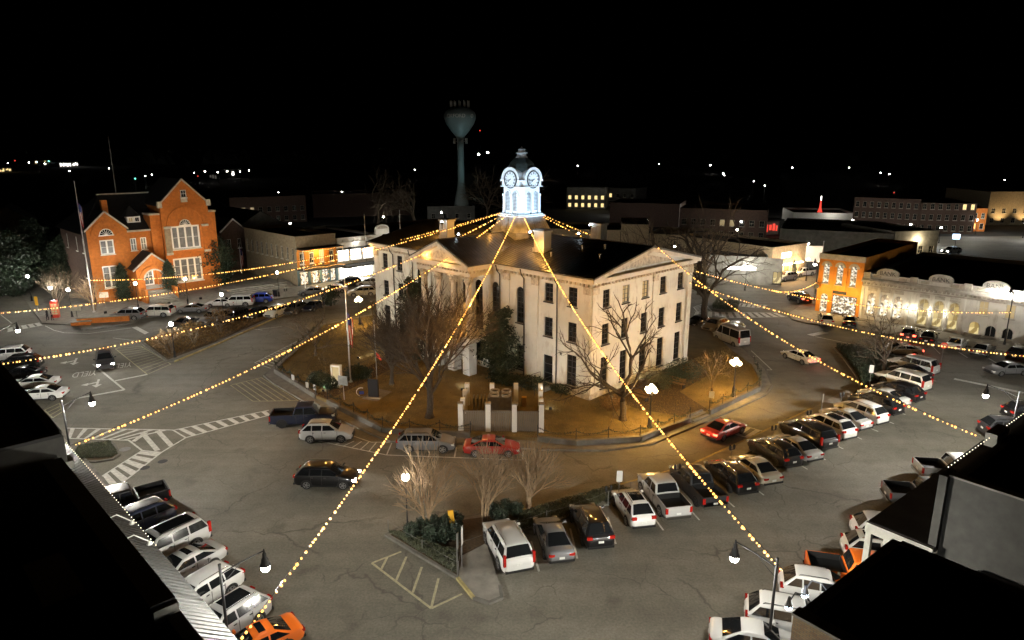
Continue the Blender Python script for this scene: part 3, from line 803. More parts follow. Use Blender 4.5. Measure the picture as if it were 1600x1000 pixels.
rl = MB().box(14.1, 22.9, -3.5, -3.42, 5.55, 5.62)
x = 14.2
while x < 22.9: rl.box(x, x+.03, -3.48, -3.44, 4.75, 5.55); x += .18
tag(rl.build('balcony_rail', 'iron', ct), kind='stuff')
# chimneys
for x, y in ((26.6, 4.2), (10.2, 4.2), (26.6, 14.2), (10.2, 14.2)):
    c = MB().box(x-.75, x+.75, y-.6, y+.6, 13.2, 16.3)
    c.box(x-.85, x+.85, y-.7, y+.7, 13.2, 14.35); c.box(x-.86, x+.86, y-.71, y+.71, 16.1, 16.32)
    o = c.build('chimney', 'court_wall', ct)
    MB().box(x-.92, x+.92, y-.77, y+.77, 16.32, 16.42).build('chimney_cap', 'roof_metal', o)
for x, y in ((31.0, 5.8), (33.2, 6.9), (29.0, 3.0), (34.6, 4.2)):
    z = EV+(RZr-EV)*(y+ov)/(yr+ov)
    MB().lathe([(.12, 0), (.12, .55), (.2, .56), (.2, .66), (.01, .72)], 8).build('roof_vent', 'steel_grey', ct, loc=(x, y, z))
# downpipes
for x in (37-4.33, 37-9.0, 37-12.7, 37-28.5, 4.4):
    MB().tube([(x, -.75, 12.75), (x, -.6, 12.2), (x, -.18, 11.7), (x, -.14, 6), (x, -.14, .5)], .075, 6).build('downpipe', 'frame_dark', ct)
MB().tube([(LX+.14, 17.2, 12.2), (LX+.14, 17.2, .5)], .06, 6).build('downpipe', 'court_trim', ct)
# door steps, rail
MB().box(30.5, 32.3, -1.5, -.125, .4, .92).build('door_step', 'concrete', ct)
r_ = MB()
for x in (30.5, 32.3):
    r_.tube([(x, -.2, 1.95), (x, -1.5, 1.95), (x, -3.0, 1.2)], .03, 5)
    for y, z in ((-.2, 1.95), (-1.5, 1.95), (-3.0, 1.2)): r_.tube([(x, y, z), (x, y, .4)], .025, 5)
r_.build('stair_rail', 'iron', ct)
st_ = MB()
for k in range(5):
    a0, a1 = math.pi/2+2*math.pi*k/5, math.pi/2+2*math.pi*(k+.5)/5; a2 = math.pi/2+2*math.pi*(k-.5)/5
    st_.face((33.2, -.03, 4.5), (33.2+.1*math.cos(a2), -.03, 4.5+.1*math.sin(a2)), (33.2+.28*math.cos(a0), -.04, 4.5+.28*math.sin(a0)), (33.2+.1*math.cos(a1), -.03, 4.5+.1*math.sin(a1)))
st_.build('wall_star', 'iron', ct)

# --- clock tower: a part of the courthouse, in its own frame
TW = T(18.5, yr, 0)
def chamf(h, c): return [(-h+c, -h), (h-c, -h), (h, -h+c), (h, h-c), (h-c, h), (-h+c, h), (-h, h-c), (-h, -h+c)]
def frust(f, h0, c0, z0, h1, c1, z1, top=True):
    a, b_ = chamf(h0, c0), chamf(h1, c1)
    for i in range(8):
        j = (i+1) % 8
        f.face((*a[i], z0), (*a[j], z0), (*b_[j], z1), (*b_[i], z1))
    if top: f.face(*[(*p, z1) for p in b_])
f = MB(); frust(f, 3.1, 1.0, 13.4, 3.1, 1.0, 15.25); frust(f, 3.22, 1.0, 15.25, 3.22, 1.0, 15.35)
f.build('tower_curb', 'tower_metal', ct, M=TW)
f = MB(); frust(f, 3.0, .95, 15.35, 2.25, .75, 17.05)
sk = f.build('tower_skirt', 'tower_metal', ct, M=TW)
f = MB()
for k in range(4):
    Mx = Matrix.Rotation(k*math.pi/2, 3, 'Z')
    for i in range(-5, 6):
        x = i*.36
        if abs(x) > 1.9: continue
        f.tube([Mx @ Vector((x*1.05, -3.0, 15.38)), Mx @ Vector((x*.8, -2.26, 17.04))], .035, 4)
    f.face(*[Mx @ Vector(v) for v in ((-.32, -2.98, 15.5), (.32, -2.98, 15.5), (0, -2.55, 16.55))])
tag(f.build('skirt_seams', 'tower_metal', sk), kind='stuff')
f = MB(); frust(f, 2.42, .75, 17.05, 2.42, .75, 17.2); frust(f, 2.2, .7, 17.2, 2.2, .7, 17.38)
f.build('tower_base', 'tower_paint', ct, M=TW)
hw = 1.75
core = MB(); frust(core, hw-.12, .42, 17.38, hw-.12, .42, 21.1)
core.build('tower_core', 'tower_paint', ct, M=TW)
DIAL = MB().lathe([(.98, 0), (.98, .06)], 36, axis='y').mesh('clock_dial', 'dial', False)
rg = MB()
for k in range(36):
    a0, a1 = 2*math.pi*k/36, 2*math.pi*(k+1)/36
    rg.extr([(1.05*math.cos(a0), 1.05*math.sin(a0)), (1.05*math.cos(a1), 1.05*math.sin(a1)), (.93*math.cos(a1), .93*math.sin(a1)), (.93*math.cos(a0), .93*math.sin(a0))], -.05, .03)
RING = rg.mesh('clock_ring', 'dial_black')
nm = MB()
strokes = [3, 1, 2, 3, 3, 1, 2, 3, 4, 3, 1, 2]
for k in range(12):
    a = math.pi/2-2*math.pi*k/12
    u = Vector((math.cos(a), 0, math.sin(a))); v = Vector((-math.sin(a), 0, math.cos(a))); n_ = strokes[k]
    for j in range(n_):
        o_ = (j-(n_-1)/2)*.075
        p = [u*.62+v*(o_-.022), u*.62+v*(o_+.022), u*.86+v*(o_+.026), u*.86+v*(o_-.026)]
        nm.face(*[(q.x, -.055, q.z) for q in p])
NUM = nm.mesh('clock_numeral_ring', 'dial_black')
def hand(a, l, w):
    h = MB(); u = Vector((math.cos(a), 0, math.sin(a))); v = Vector((-math.sin(a), 0, math.cos(a)))
    p = [u*-.15-v*w*.6, u*-.15+v*w*.6, u*l*.7+v*w, u*l, u*l*.7-v*w]
    h.extr([(q.x, q.z) for q in p], -.085, -.07); return h.mesh('clock_hand', 'dial_black')
HH, MH = hand(math.pi/2-2*math.pi*(7.72/12), .55, .05), hand(math.pi/2-2*math.pi*(43/60), .80, .035)
for k in range(4):
    MK = TW @ RZ(k*math.pi/2)
    # belfry stage with two arched louvre openings per face
    facade(ct, MK @ T(0, -hw, 0), 2*hw-.9, 17.38, 20.55, [hl(-.62, 17.75, .72, 2.3, arch=True, open=True), hl(.62, 17.75, .72, 2.3, arch=True, open=True)], 'tower_paint', .16, x0=-hw+.45, name='belfry_wall')
    MB().face((-hw+.45, 0, 17.38), (-hw, .45, 17.38), (-hw, .45, 20.55), (-hw+.45, 0, 20.55)).build('belfry_corner', 'tower_paint', ct, M=MK @ T(0, -hw, 0))
    for x in (-.62, .62):
        lv = MB()
        for i in range(14): lv.box(-.36, .36, .0, .07, .08+i*.165, .16+i*.165)
        tag(lv.build('louvre', 'louver', ct, M=MK @ T(x, -hw+.05, 17.7)), kind='stuff')
        a = MB()
        for i in range(10):
            a0, a1 = math.pi*i/10, math.pi*(i+1)/10
            a.extr([(.55*math.cos(a0), .55*math.sin(a0)), (.55*math.cos(a1), .55*math.sin(a1)), (.40*math.cos(a1), .40*math.sin(a1)), (.40*math.cos(a0), .40*math.sin(a0))], -.08, -.002)
        a.build('arch_moulding', 'tower_paint', ct, M=MK @ T(x, -hw, 19.69))
    for x in (-1.2, 0, 1.2):
        w_ = .17
        p = MB().box(x-w_, x+w_, -.12, -.003, 17.38, 19.45); p.box(x-w_-.06, x+w_+.06, -.16, -.004, 19.45, 19.68); p.box(x-w_-.05, x+w_+.05, -.15, -.004, 17.38, 17.6)
        p.build('belfry_pilaster', 'tower_paint', ct, M=MK @ T(0, -hw, 0))
    # clock stage
    cb = MB(); prof = [(-hw+.3, 20.55), (hw-.3, 20.55), (hw-.3, 21.3)]
    prof += [(1.42*math.cos(math.pi*i/16), 21.42+1.36*math.sin(math.pi*i/16)) for i in range(17)]+[(-hw+.3, 21.3)]
    cb.extr(prof, -.14, 1.0)
    cb.build('clock_gable', 'tower_paint', ct, M=MK @ T(0, -hw+.02, 0))
    am = MB()
    for i in range(16):
        a0, a1 = math.pi*i/16, math.pi*(i+1)/16
        am.extr([(1.5*math.cos(a0), 1.44*math.sin(a0)), (1.5*math.cos(a1), 1.44*math.sin(a1)), (1.2*math.cos(a1), 1.16*math.sin(a1)), (1.2*math.cos(a0), 1.16*math.sin(a0))], -.12, 1.0)
    am.build('clock_moulding', 'tower_paint', ct, M=MK @ T(0, -hw-.14, 21.42))
    MD = MK @ T(0, -hw-.18, 21.42)
    d = put('clock_dial', DIAL, ct, M=MD); put('clock_ring', RING, d); put('clock_numerals', NUM, d); put('clock_hand', HH, d); put('clock_hand', MH, d, loc=(0, -.012, 0))
cn = MB(); frust(cn, hw+.32, .55, 20.55, hw+.32, .55, 20.62)
cn.build('tower_ledge', 'tower_paint', ct, M=TW)
cn = MB()
for sx in (-1, 1):
    for sy in (-1, 1): cn.obox((sx*(hw-.12), sy*(hw-.12), 21.2), 1.05, .55, .2, math.atan2(sy, sx)+math.pi/2)
cn.build('corner_cornice', 'tower_paint', ct, M=TW)
dome = MB().lathe([(1.85, 20.62), (1.88, 22.2), (1.80, 22.75), (1.58, 23.25), (1.22, 23.62), (.8, 23.87), (.6, 23.95)], 8)
dome.build('dome', 'dome_metal', ct, M=TW @ RZ(R(22.5)))
f = MB().lathe([(.72, 23.95), (.72, 24.05), (.55, 24.08), (.55, 24.42), (.72, 24.46), (.72, 24.54), (.45, 24.62), (.42, 24.85), (.48, 24.9), (.34, 25.0), (.12, 25.08), (.08, 25.15), (.02, 25.25)], 10)
f.build('finial', 'tower_metal', ct, M=TW, smooth=True)
# floodlights fixed to the chimneys and the roof, aimed at the tower
for x, y, w_ in ((10.9, 3.6, 700), (26.0, 3.6, 1300), (26.0, 14.0, 1100), (27.6, 9.2, 1300), (18.5, -1.0, 2200)):
    z = 16.0 if abs(x-18.5) > 7 and y != 9.2 else 15.45
    fl = MB().box(-.16, .16, -.1, .1, -.12, .12); fl.box(-.03, .03, -.03, .03, -.7, -.1)
    o = fl.build('floodlight', 'iron', ct, loc=(x, y-.75 if z == 16.0 else y, z))
    MB().ball((0, 0, 0), .13, 8, 5).build('flood_lens', 'flood_blue', o, loc=(0, 0, .16))
    spot('flood_light', ct, (x, y-.75 if z == 16.0 else y, z+.42), (18.5+(.6 if x > 20 else -.3), yr-.6, 21.0), w_, (.52, .78, 1), 60, .7)

# ================================================================== street lamps
WHITE, AMB = (1.0, .955, .85), (1.0, .52, .11)
POST = MB().lathe([(.20, 0), (.20, .12), (.14, .2), (.13, .7), (.08, .85), (.055, 1.0), (.045, 3.7), (.07, 3.75), (.05, 3.9), (.12, 3.98)], 10).mesh('pole', 'iron', True)
GLOBE = MB().ball((0, 0, 4.22), .24, 14, 9).mesh('globe', 'globe_white', 'all')
CAP = MB().lathe([(.1, 4.44), (.06, 4.5), (.02, 4.66)], 8).mesh('finial', 'iron')
def post_lamp(p, label, watts=420, h=1.0, cap=14, group='white globe street lamps'):
    o = thing('street_lamp', label, 'street lamp', (p[0], p[1], p[2] if len(p) > 2 else .1), 0, group)
    o.scale = (1, 1, h)
    put('pole', POST, o); put('globe', GLOBE, o); put('finial', CAP, o)
    batwing(point('lamp_light', o, (0, 0, 4.22), watts*.62, WHITE, .27), cap)
    return o
post_lamp((*(-6.9,40.39,4.3)[:2], .14), 'white globe lamp on a black post beside the nearest bare crape myrtle', 520, cap=4)
post_lamp((*(-41.37,80.18,4.3)[:2], .14), 'white globe lamp among the twiggy shrubs of the west island', 620)
for (x, y), lb, w in (((-80.78,112.2,4.3)[:2], 'leftmost white globe lamp beside the sloping side street', 420), ((-70.69,102.51,4.3)[:2], 'white globe lamp just above the red phone box', 420), ((-67.02,101.05,4.3)[:2], 'white globe lamp between phone box and the left flagpole', 420),
        ((-59.58,106.08,4.3)[:2], 'white globe lamp before the entrance stairs of the orange brick hall', 520), ((-53.46,109.9,4.3)[:2], 'white globe lamp right of the brick hall entrance by the clipped evergreen', 420),
        ((-40.38,115.83,4.3)[:2], 'white globe lamp beside the plaza steps left of the shop row', 620),
        ((42.11,121.04,4.3)[:2], 'white globe lamp by the pale wall behind the big leaning tree', 420), ((49.84,125.98,4.3)[:2], 'white globe lamp at the corner of the small orange restaurant', 420), ((57.12,130.53,4.3)[:2], 'white globe lamp in front of the white billboard panel', 420),
        ((-42.5,97.78,4.3)[:2], 'white globe lamp behind the parked row near the brick hall', 300)):
    post_lamp((x, y, .1), lb, w)
post_lamp((*(-74.09,118.06,5.6)[:2], .1), 'tall white globe lamp standing against the left flagpole', 420, 1.3)

def arm_lamp(base, head, label, watts=1300, top=5.2):
    a = math.atan2(head[1]-base[1], head[0]-base[0]); d = math.hypot(head[0]-base[0], head[1]-base[1]); hz = head[2]
    o = thing('arm_street_lamp', label, 'street lamp', (base[0], base[1], .1), a, 'curved arm street lamps')
    MB().lathe([(.17, 0), (.17, .3), (.11, .45), (.10, 1.0), (.075, 1.1), (.07, top), (.08, top+.02), (.08, top+.1), (.01, top+.14)], 10).build('pole', 'iron', o, True)
    b = MB(); pts = []
    for i in range(11):
        t = i/10; pts.append((d*math.sin(t*math.pi/2), 0, top-.45+(hz+.95-top+.45)*(1-(1-t)**2)))
    b.tube(pts, .035, 6); b.tube([(.0, 0, top-1.0), (d*.2, 0, top-.6), (d*.5, 0, top+.1)], .02, 5)
    b.build('arm', 'iron', o)
    MB().lathe([(.03, hz+1.05), (.06, hz+.85), (.10, hz+.8), (.10, hz+.62), (.17, hz+.5), (.19, hz+.32), (.26, hz+.22), (.27, hz+.14)], 12, (d, 0, 0)).build('lamp_hood', 'iron', o, True)
    MB().ball((d, 0, hz), .22, 14, 9).build('globe', 'globe_white', o, 'all')
    batwing(point('lamp_light', o, (d, 0, hz-.02), watts*.42, WHITE, .25), 26)
arm_lamp((-14.23,29.3,5), (-12.25,29.9,4.7), 'curved arm lamp over the silver cars beside the metal awning')
arm_lamp((-36.24,51.69,5), (-34.33,52.47,4.7), 'curved arm lamp above the west crosswalk and painted arrow', 2800)
arm_lamp((-57.91,72.67,5), (-56.5,75.41,4.7), 'curved arm lamp at the left edge above the dark shop roof', 1300)
arm_lamp((13.11,29.82,5), (11.3,30.71,4.7), 'curved arm lamp beside the white cars and brick corner', 1700)
arm_lamp((42.31,53.75,5), (39.92,54.25,4.7), 'curved arm lamp at the right edge above the dark parked cars', 3800)
arm_lamp((-39.62,127.81,8), (-38.69,127.21,7.6), 'tall curved arm lamp at the brick corner of the shop row', 900, 8.0)
arm_lamp((64.38,85.82,7), (64.45,86.52,6.6), 'tall arm lamp in front of the pale bank facade', 520, 7.0)
arm_lamp((51.03,112.54,6.4), (50.91,113.65,6), 'tall arm lamp against the left edge of the orange corner shop', 900, 6.4)
arm_lamp((30.41,123.43,8), (29.69,124.21,7.6), 'arm lamp behind the courthouse gable seen through bare trees', 700, 8.0)

QUAD = MB()
for i in range(4):
    a = math.pi/2*i+.5; QUAD.tube([(0, 0, 3.2), (.2*math.cos(a), .2*math.sin(a), 3.15), (.42*math.cos(a), .42*math.sin(a), 3.4)], .03, 5)
QARM = QUAD.mesh('arm', 'iron')
QPOST = MB().lathe([(.26, 0), (.26, .15), (.17, .25), (.15, .9), (.08, 1.1), (.06, 3.0), (.09, 3.1), (.05, 3.4), (.09, 3.75)], 10).mesh('pole', 'iron', True)
QG = MB().ball((0, 0, 0), .22, 12, 8).mesh('globe', 'globe_amber', 'all')
def amber_lamp(p, label, watts=900):
    o = thing('cluster_lamp', label, 'street lamp', (p[0], p[1], .45), .3, 'amber five globe lamps on the lawn')
    put('pole', QPOST, o); put('arm', QARM, o)
    for i in range(4):
        a = math.pi/2*i+.5; put('globe', QG, o, loc=(.42*math.cos(a), .42*math.sin(a), 3.58))
        point('lamp_light', o, (.42*math.cos(a), .42*math.sin(a), 3.58), watts/5*2.9, AMB, .24)
    put('globe', QG, o, loc=(0, 0, 3.92)); point('lamp_light', o, (0, 0, 3.92), watts/5*2.9, AMB, .24)
amber_lamp((22.58,65.73,4.1), 'amber globe cluster lamp by the corner of the lawn near the white van', 2300)
amber_lamp((12.49,57.8,4.1), 'amber globe cluster lamp beside the bare oak at the gable end', 2300)
amber_lamp((-21.91,95.2,4.1), 'amber globe cluster lamp behind the small lawn tree and flagpole', 1500)
amber_lamp((-13, 108, 0), 'amber globe cluster lamp hidden behind the courthouse on the north lawn', 1500)

# ================================================================== string lights
BALL_V = MB().ball((0, 0, 0), .066, 6, 4)
def strand(p, q, sag, label, lights=(), first=0.0, step=.32):
    o = thing('string_lights', label, 'string lights', p, 0, 'strings of amber bulbs fanning out from the clock tower')
    P, Qv = Vector(p), Vector(q); L_ = (Qv-P).length; n = int(L_/step)
    def at(t): v = P.lerp(Qv, t); v.z -= sag*4*t*(1-t); return v-P
    MB().tube([at(i/24) for i in range(25)], .02, 4).build('cable', 'iron', o)
    b = MB(); rr = random.Random(int(L_*100))
    for i in range(1, n):
        if rr.random() < .05: continue
        c = at((i+rr.uniform(-.33, .33))/n); k = len(b.V); s_ = rr.choice((.6, .85, 1, 1, 1.1, 1.35))
        b.V += [(v[0]*s_+c.x, v[1]*s_+c.y, v[2]*s_+c.z-.1) for v in BALL_V.V]; b.F += [tuple(i_+k for i_ in f) for f in BALL_V.F]
    tag(b.build('bulbs', 'bulb_amber', o, 'all'), kind='stuff')
    for t, w in lights:
        c = at(t); point('bulb_light', o, (c.x, c.y, c.z-.25), w, (1, .48, .10), .12)
TC = Vector((.92, 84.7, 17.45))
def tow(q):
    d = Vector((q[0]-TC.x, q[1]-TC.y)).normalized()
    return (TC.x+d.x*2.2, TC.y+d.y*2.2, 17.45)
W_ = 42
S = [((-64.69,102.47,5.6), 2.2, 'string of amber bulbs running from tower to the left flagpole before the brick hall', [(.06, W_), (.13, W_), (.2, W_), (.28, W_), (.36, W_)]),
     ((-65.3,77.8,6), 2.2, 'string of amber bulbs from tower leaving the left edge above the phone box', [(.08, W_), (.16, W_), (.24, W_), (.32, W_)]),
     ((-42.23,52.95,8), 2.6, 'string of amber bulbs from tower to the dark roof at the left edge', [(.06, W_), (.14, W_), (.22, W_), (.3, W_), (.4, W_), (.55, W_)]),
     ((-30.67,43.87,5), 1.9, 'string of amber bulbs from tower down to the west crosswalk corner', [(.06, W_), (.12, W_), (.18, W_), (.24, W_), (.3, W_), (.38, 2*W_), (.46, 5*W_), (.54, 5*W_), (.64, 2*W_)]),
     ((-11.37,24.19,5.2), 1.9, 'string of amber bulbs crossing the front street to the metal awning', [(.05, W_), (.09, W_), (.13, W_), (.17, W_), (.21, W_), (.26, W_), (.32, 2*W_), (.37, 6*W_), (.43, 6*W_), (.5, 5*W_), (.62, W_)]),
     ((10.96,24.21,8.5), 2.2, 'string of amber bulbs from tower over the parked row to the brick corner', [(.05, W_), (.1, W_), (.15, W_), (.2, W_), (.25, W_), (.33, W_), (.42, 3*W_), (.5, 4*W_), (.58, 3*W_), (.68, W_)]),
     ((64.5,85.62,4.6), 3.6, 'upper string of amber bulbs from behind the courthouse to the bank front', [(.06, W_), (.14, W_), (.22, W_), (.5, W_), (.6, W_)]),
     ((55.61,63.72,5), 3.6, 'lower string of amber bulbs from behind the courthouse past the bank', [(.06, W_), (.14, W_), (.5, W_)])]
for q, sag, lb, li in S: strand(tow(q), q, sag, lb, li)
strand((15.2, 71.2, 15.1), (31.1,42.09,6.5), 1.6, 'string of amber bulbs from the gable peak down to the right edge', [(.1, 12), (.3, W_), (.5, W_), (.7, W_)])
strand((36.34,92.75,6), (46.11,101.44,5.5), .7, 'short string of amber bulbs reaching the orange corner shop')
post_lamp((-8.5, 18.0, .1), 'added white globe lamp out of view below the bottom edge, left of centre', 900)  # unseen pair of lamps, added to even out light on the near street
post_lamp((.5, 17.0, .1), 'added white globe lamp out of view below the bottom edge, right of centre', 700)

# ================================================================== vehicles
# L length, W width, H height, zb belt, zc cowl, zn nose, zd deck, A windscreen base, B roof front, C roof rear, D rear glass base, r wheel radius, pil pillars
SPEC = dict(
    sedan=dict(L=4.85, W=1.85, H=1.46, zb=.95, zc=.97, zn=.72, zd=1.02, A=1.12, B=.18, C=-.80, D=-1.86, r=.33, pil=(-.35,), wr=.62, wa=1.42, rail=0),
    hatch=dict(L=4.65, W=1.86, H=1.68, zb=1.08, zc=1.08, zn=.80, zd=1.12, A=1.18, B=.28, C=-1.50, D=-2.16, r=.36, pil=(-.25, -1.15), wr=.61, wa=1.36, rail=1),
    suv=dict(L=4.95, W=1.96, H=1.76, zb=1.13, zc=1.14, zn=.88, zd=1.18, A=1.25, B=.36, C=-1.78, D=-2.34, r=.39, pil=(-.2, -1.15), wr=.635, wa=1.45, rail=1),
    bigsuv=dict(L=5.3, W=2.04, H=1.92, zb=1.2, zc=1.2, zn=1.0, zd=1.24, A=1.32, B=.58, C=-2.18, D=-2.54, r=.42, pil=(-.15, -1.2), wr=.69, wa=1.52, rail=1),
    pickup=dict(L=5.85, W=2.02, H=1.92, zb=1.16, zc=1.20, zn=1.08, zd=1.2, A=1.42, B=.85, C=-.62, D=-.92, r=.42, pil=(.12,), wr=.72, wa=1.8, rail=0),
    van=dict(L=5.6, W=2.0, H=2.45, zb=1.25, zc=1.25, zn=1.0, zd=1.3, A=2.0, B=1.25, C=-2.6, D=-2.74, r=.36, pil=(.75, -.75), wr=.80, wa=1.75, rail=0),
    coupe=dict(L=4.7, W=1.88, H=1.36, zb=.88, zc=.92, zn=.68, zd=.98, A=.85, B=.10, C=-.85, D=-1.75, r=.34, pil=(-.55,), wr=.60, wa=1.38, rail=0),
)
def lp(a, b, t): return a+(b-a)*t
def car_meshes(kind):
    S = SPEC[kind]; L, W, H = S['L'], S['W'], S['H']; w = W/2; h = L/2; zb, zc, zn, zd = S['zb'], S['zc'], S['zn'], S['zd']
    r_a = S['r']+.1; bed = kind == 'pickup'; bx = S['D']-.06
    st = [(-h, .72, .47, zd-.34), (-h+.05, .85, .36, zd-.14), (-h+.14, .92, .31, zd-.05), (-h+.3, .97, .28, zd-.015)]
    if bed: st = [(-h, .93, .50, .80), (-h+.04, .965, .42, .80), (-h+.4, .98, .34, .80), (bx-.01, 1.0, .28, .80), (bx, 1.0, .28, zb)]
    else: st += [(S['D']-.02 if S['D'] > -h+.5 else -h+.4, .985, .25, max(zb, zd-.01)), (-.6, 1.0, .22, zb)]
    st += [(S['A']*.4, 1.0, .22, zb), (S['A'], 1.0, .22, zc), (lp(S['A'], h, .45), .99, .23, lp(zc, zn, .35)+.02), (h-.42, .965, .25, zn+.05), (h-.16, .87, .28, zn-.03), (h-.05, .73, .32, zn-.13), (h, .56, .40, zn-.26)]
    b = MB(); rings = []
    for x, f, zl, zt in st:
        v = w*f; hh = zt-zl
        half = [(0, zl), (.80*v, zl), (.95*v, zl+.08*hh), (v, zl+.32*hh), (.995*v, zl+.62*hh), (.965*v, zl+.86*hh), (.90*v, zl+.965*hh), (.70*v, zt+.012), (.35*v, zt+.03), (0, zt+.035)]
        ring = [(x, y, z) for y, z in half]+[(x, -y, z) for y, z in half[-2:0:-1]]
        rings.append(ring)
    n = len(rings[0]); k0 = len(b.V)
    for r in rings: b.V += r
    for i in range(len(rings)-1):
        for j in range(n):
            q = (j+1) % n; b.F.append((k0+i*n+j, k0+i*n+q, k0+(i+1)*n+q, k0+(i+1)*n+j))
    b.F.append(tuple(range(k0, k0+n))); b.F.append(tuple(range(k0+(len(rings)-1)*n+n-1, k0+(len(rings)-1)*n-1, -1)))
    # cabin
    wb, wr = .955*w, S['wr']*w/.9; A, B, C, D = S['A'], S['B'], S['C'], S['D']
    wr = min(wr, .92*w)
    prof = [(D, zb+.02), (lp(D, C+.05, .5), lp(zb+.02, H-.035, .5)), (lp(D, C+.05, .96), lp(zb+.02, H-.035, .96)), (C+.12, H-.026), (lp(C, B, .35), H-.008), (lp(C, B, .65), H), (B, H-.03), (lp(B, A+.04, .06), lp(H-.03, zc, .06)), (lp(B, A+.04, .5), lp(H-.03, zc, .5)), (A+.04, zc)]
    def sidew(z): return lp(wb, wr, min(1, max(0, (z-zb)/(H-.1-zb))))
    rings = []
    for x, z in prof:
        sw = sidew(z); z2 = max(zb-.06, z-.07)
        half = [(sidew(zb), zb-.08), (lp(sidew(zb), sidew(z2), .5), lp(zb-.08, z2, .5)), (sidew(z2), z2), (sw*.955, z-.02), (sw*.85, z+.004), (sw*.45, z+.026), (0, z+.034)]
        rings.append([(x, y, zz) for y, zz in half]+[(x, -y, zz) for y, zz in half[-2::-1]])
    n = len(rings[0]); k0 = len(b.V)
    for r in rings: b.V += r
    for i in range(len(rings)-1):
        for j in range(n-1): b.F.append((k0+i*n+j, k0+i*n+j+1, k0+(i+1)*n+j+1, k0+(i+1)*n+j))
    b.F.append(tuple(range(k0, k0+n))); b.F.append(tuple(range(k0+(len(rings)-1)*n+n-1, k0+(len(rings)-1)*n-1, -1)))
    parts = []   # name, mesh, paint?, parent index
    if bed:
        for s in (-1, 1): b.box(-h+.06, bx, s*w*.985-.07 if s > 0 else -w*.985, s*w*.985 if s > 0 else -w*.985+.07, .62, 1.22)
        b.box(-h+.0, -h+.08, -w*.93, w*.93, .56, 1.22)
    parts.append(('body', b.mesh('car_body', 'car_paint', True), True, None))
    # glass
    def patch(x0, z0, x1, z1, i0, i1, wf=.80):
        def f(u, v):
            t = lp(i0, i1, u); x, z = lp(x0, x1, t), lp(z0, z1, t); y = (v*2-1)*sidew(z)*wf
            c = .034*(1-min(1, abs(v*2-1)*wf)**2)
            dx, dz = (z1-z0), -(x1-x0); l = math.hypot(dx, dz); s_ = 1 if dz > 0 else -1
            return (x+s_*dx/l*.022, y, z+c+s_*dz/l*.022)
        return MB().grid(f, 2, 6)
    parts.append(('windscreen', patch(A+.04, zc, B, H-.03, .08, .90, .86).mesh('windscreen', 'car_glass', 'all'), False, None))
    parts.append(('rear_window', patch(D, zb+.02, C+.05, H-.035, .10 if not bed else .15, .92, .86).mesh('rear_window', 'car_glass', 'all'), False, None))
    zt, z0 = H-.16, zb+.05
    def xs_front(z): return lp(A, B, (z-zc)/(H-.03-zc))-.10
    def xs_rear(z): return lp(D, C, (z-zb)/(H-.035-zb))+.12
    cuts = [None]+sorted(S['pil'], reverse=True)+[None]
    sg = MB()
    for s in (-1, 1):
        for i in range(len(cuts)-1):
            f0 = xs_front(z0) if cuts[i] is None else cuts[i]-.045; f1 = xs_front(zt) if cuts[i] is None else cuts[i]-.045
            r0 = xs_rear(z0) if cuts[i+1] is None else cuts[i+1]+.045; r1 = xs_rear(zt) if cuts[i+1] is None else cuts[i+1]+.045
            if f1 < r1+.02: f1 = r1+.02
            if f0 < r0+.05: continue
            e = .014
            p = [(f0, s*(sidew(z0)+e), z0), (f1, s*(sidew(zt)+e), zt), (r1, s*(sidew(zt)+e), zt), (r0, s*(sidew(z0)+e), z0)]
            g = MB().face(*(p if s < 0 else p[::-1]))
            parts.append(('side_window', g.mesh('side_window', 'car_glass'), False, None))
    # lamps, plate, grille, bumpers
    tall = kind in ('suv', 'bigsuv', 'van', 'hatch', 'pickup')
    for s in (-1, 1):
        y0, y1 = sorted((s*w*.70, s*w*.945))
        if kind == 'pickup': y0, y1 = sorted((s*w*.80, s*w*.99)); t = MB().box(-h-.012, -h+.10, y0, y1, .72, 1.16)
        elif kind in ('bigsuv', 'van'): y0, y1 = sorted((s*w*.82, s*w*.975)); t = MB().box(-h+.04, -h+.22, y0, y1, .80, zb+.32)
        elif tall: y0, y1 = sorted((s*w*.56, s*w*.915)); t = MB().box(-h+.012, -h+.26, y0, y1, zd-.22, zd-.03)
        else: y0, y1 = sorted((s*w*.50, s*w*.905)); t = MB().box(-h+.012, -h+.24, y0, y1, zd-.30, zd-.14)
        parts.append(('tail_light', t.mesh('tail_light', 'tail_red'), 'tail', None))
        y0, y1 = sorted((s*w*.52, s*w*.90))
        parts.append(('headlight', MB().box(h-.34, h-.075, y0, y1, zn-.20, zn-.045).mesh('headlight', 'lamp_clear'), 'head', None))
        m_ = MB().lathe([(.02, -.12), (.085, -.09), (.09, .09), (.02, .12)], 8, (A-.22, s*(w+.10), zb+.10), axis='y')
        m_.box(A-.25, A-.19, min(s*w*.9, s*(w+.05)), max(s*w*.9, s*(w+.05)), zb+.03, zb+.08)
        parts.append(('mirror', m_.mesh('mirror', 'car_paint', True), True, None))
    parts.append(('licence_plate', MB().box(-h-.014, -h+.03, -.17, .17, (.62 if bed else zd-.46), (.76 if bed else zd-.31)).mesh('licence_plate', 'plate'), False, None))
    parts.append(('grille', MB().box(h-.12, h-.004+.012, -w*.50, w*.50, zn-.33, zn-.10).mesh('grille', 'car_black'), False, None))
    bm = 'chrome' if bed else 'car_black'
    parts.append(('bumper', MB().box(-h-(.10 if bed else .006), -h+.12, -w*.88, w*.88, .34, .50 if not bed else .56).mesh('bumper', bm), False, None))
    parts.append(('bumper', MB().box(h-.14, h+.012, -w*.74, w*.74, .30, .44).mesh('bumper', bm if bed else 'car_black'), False, None))
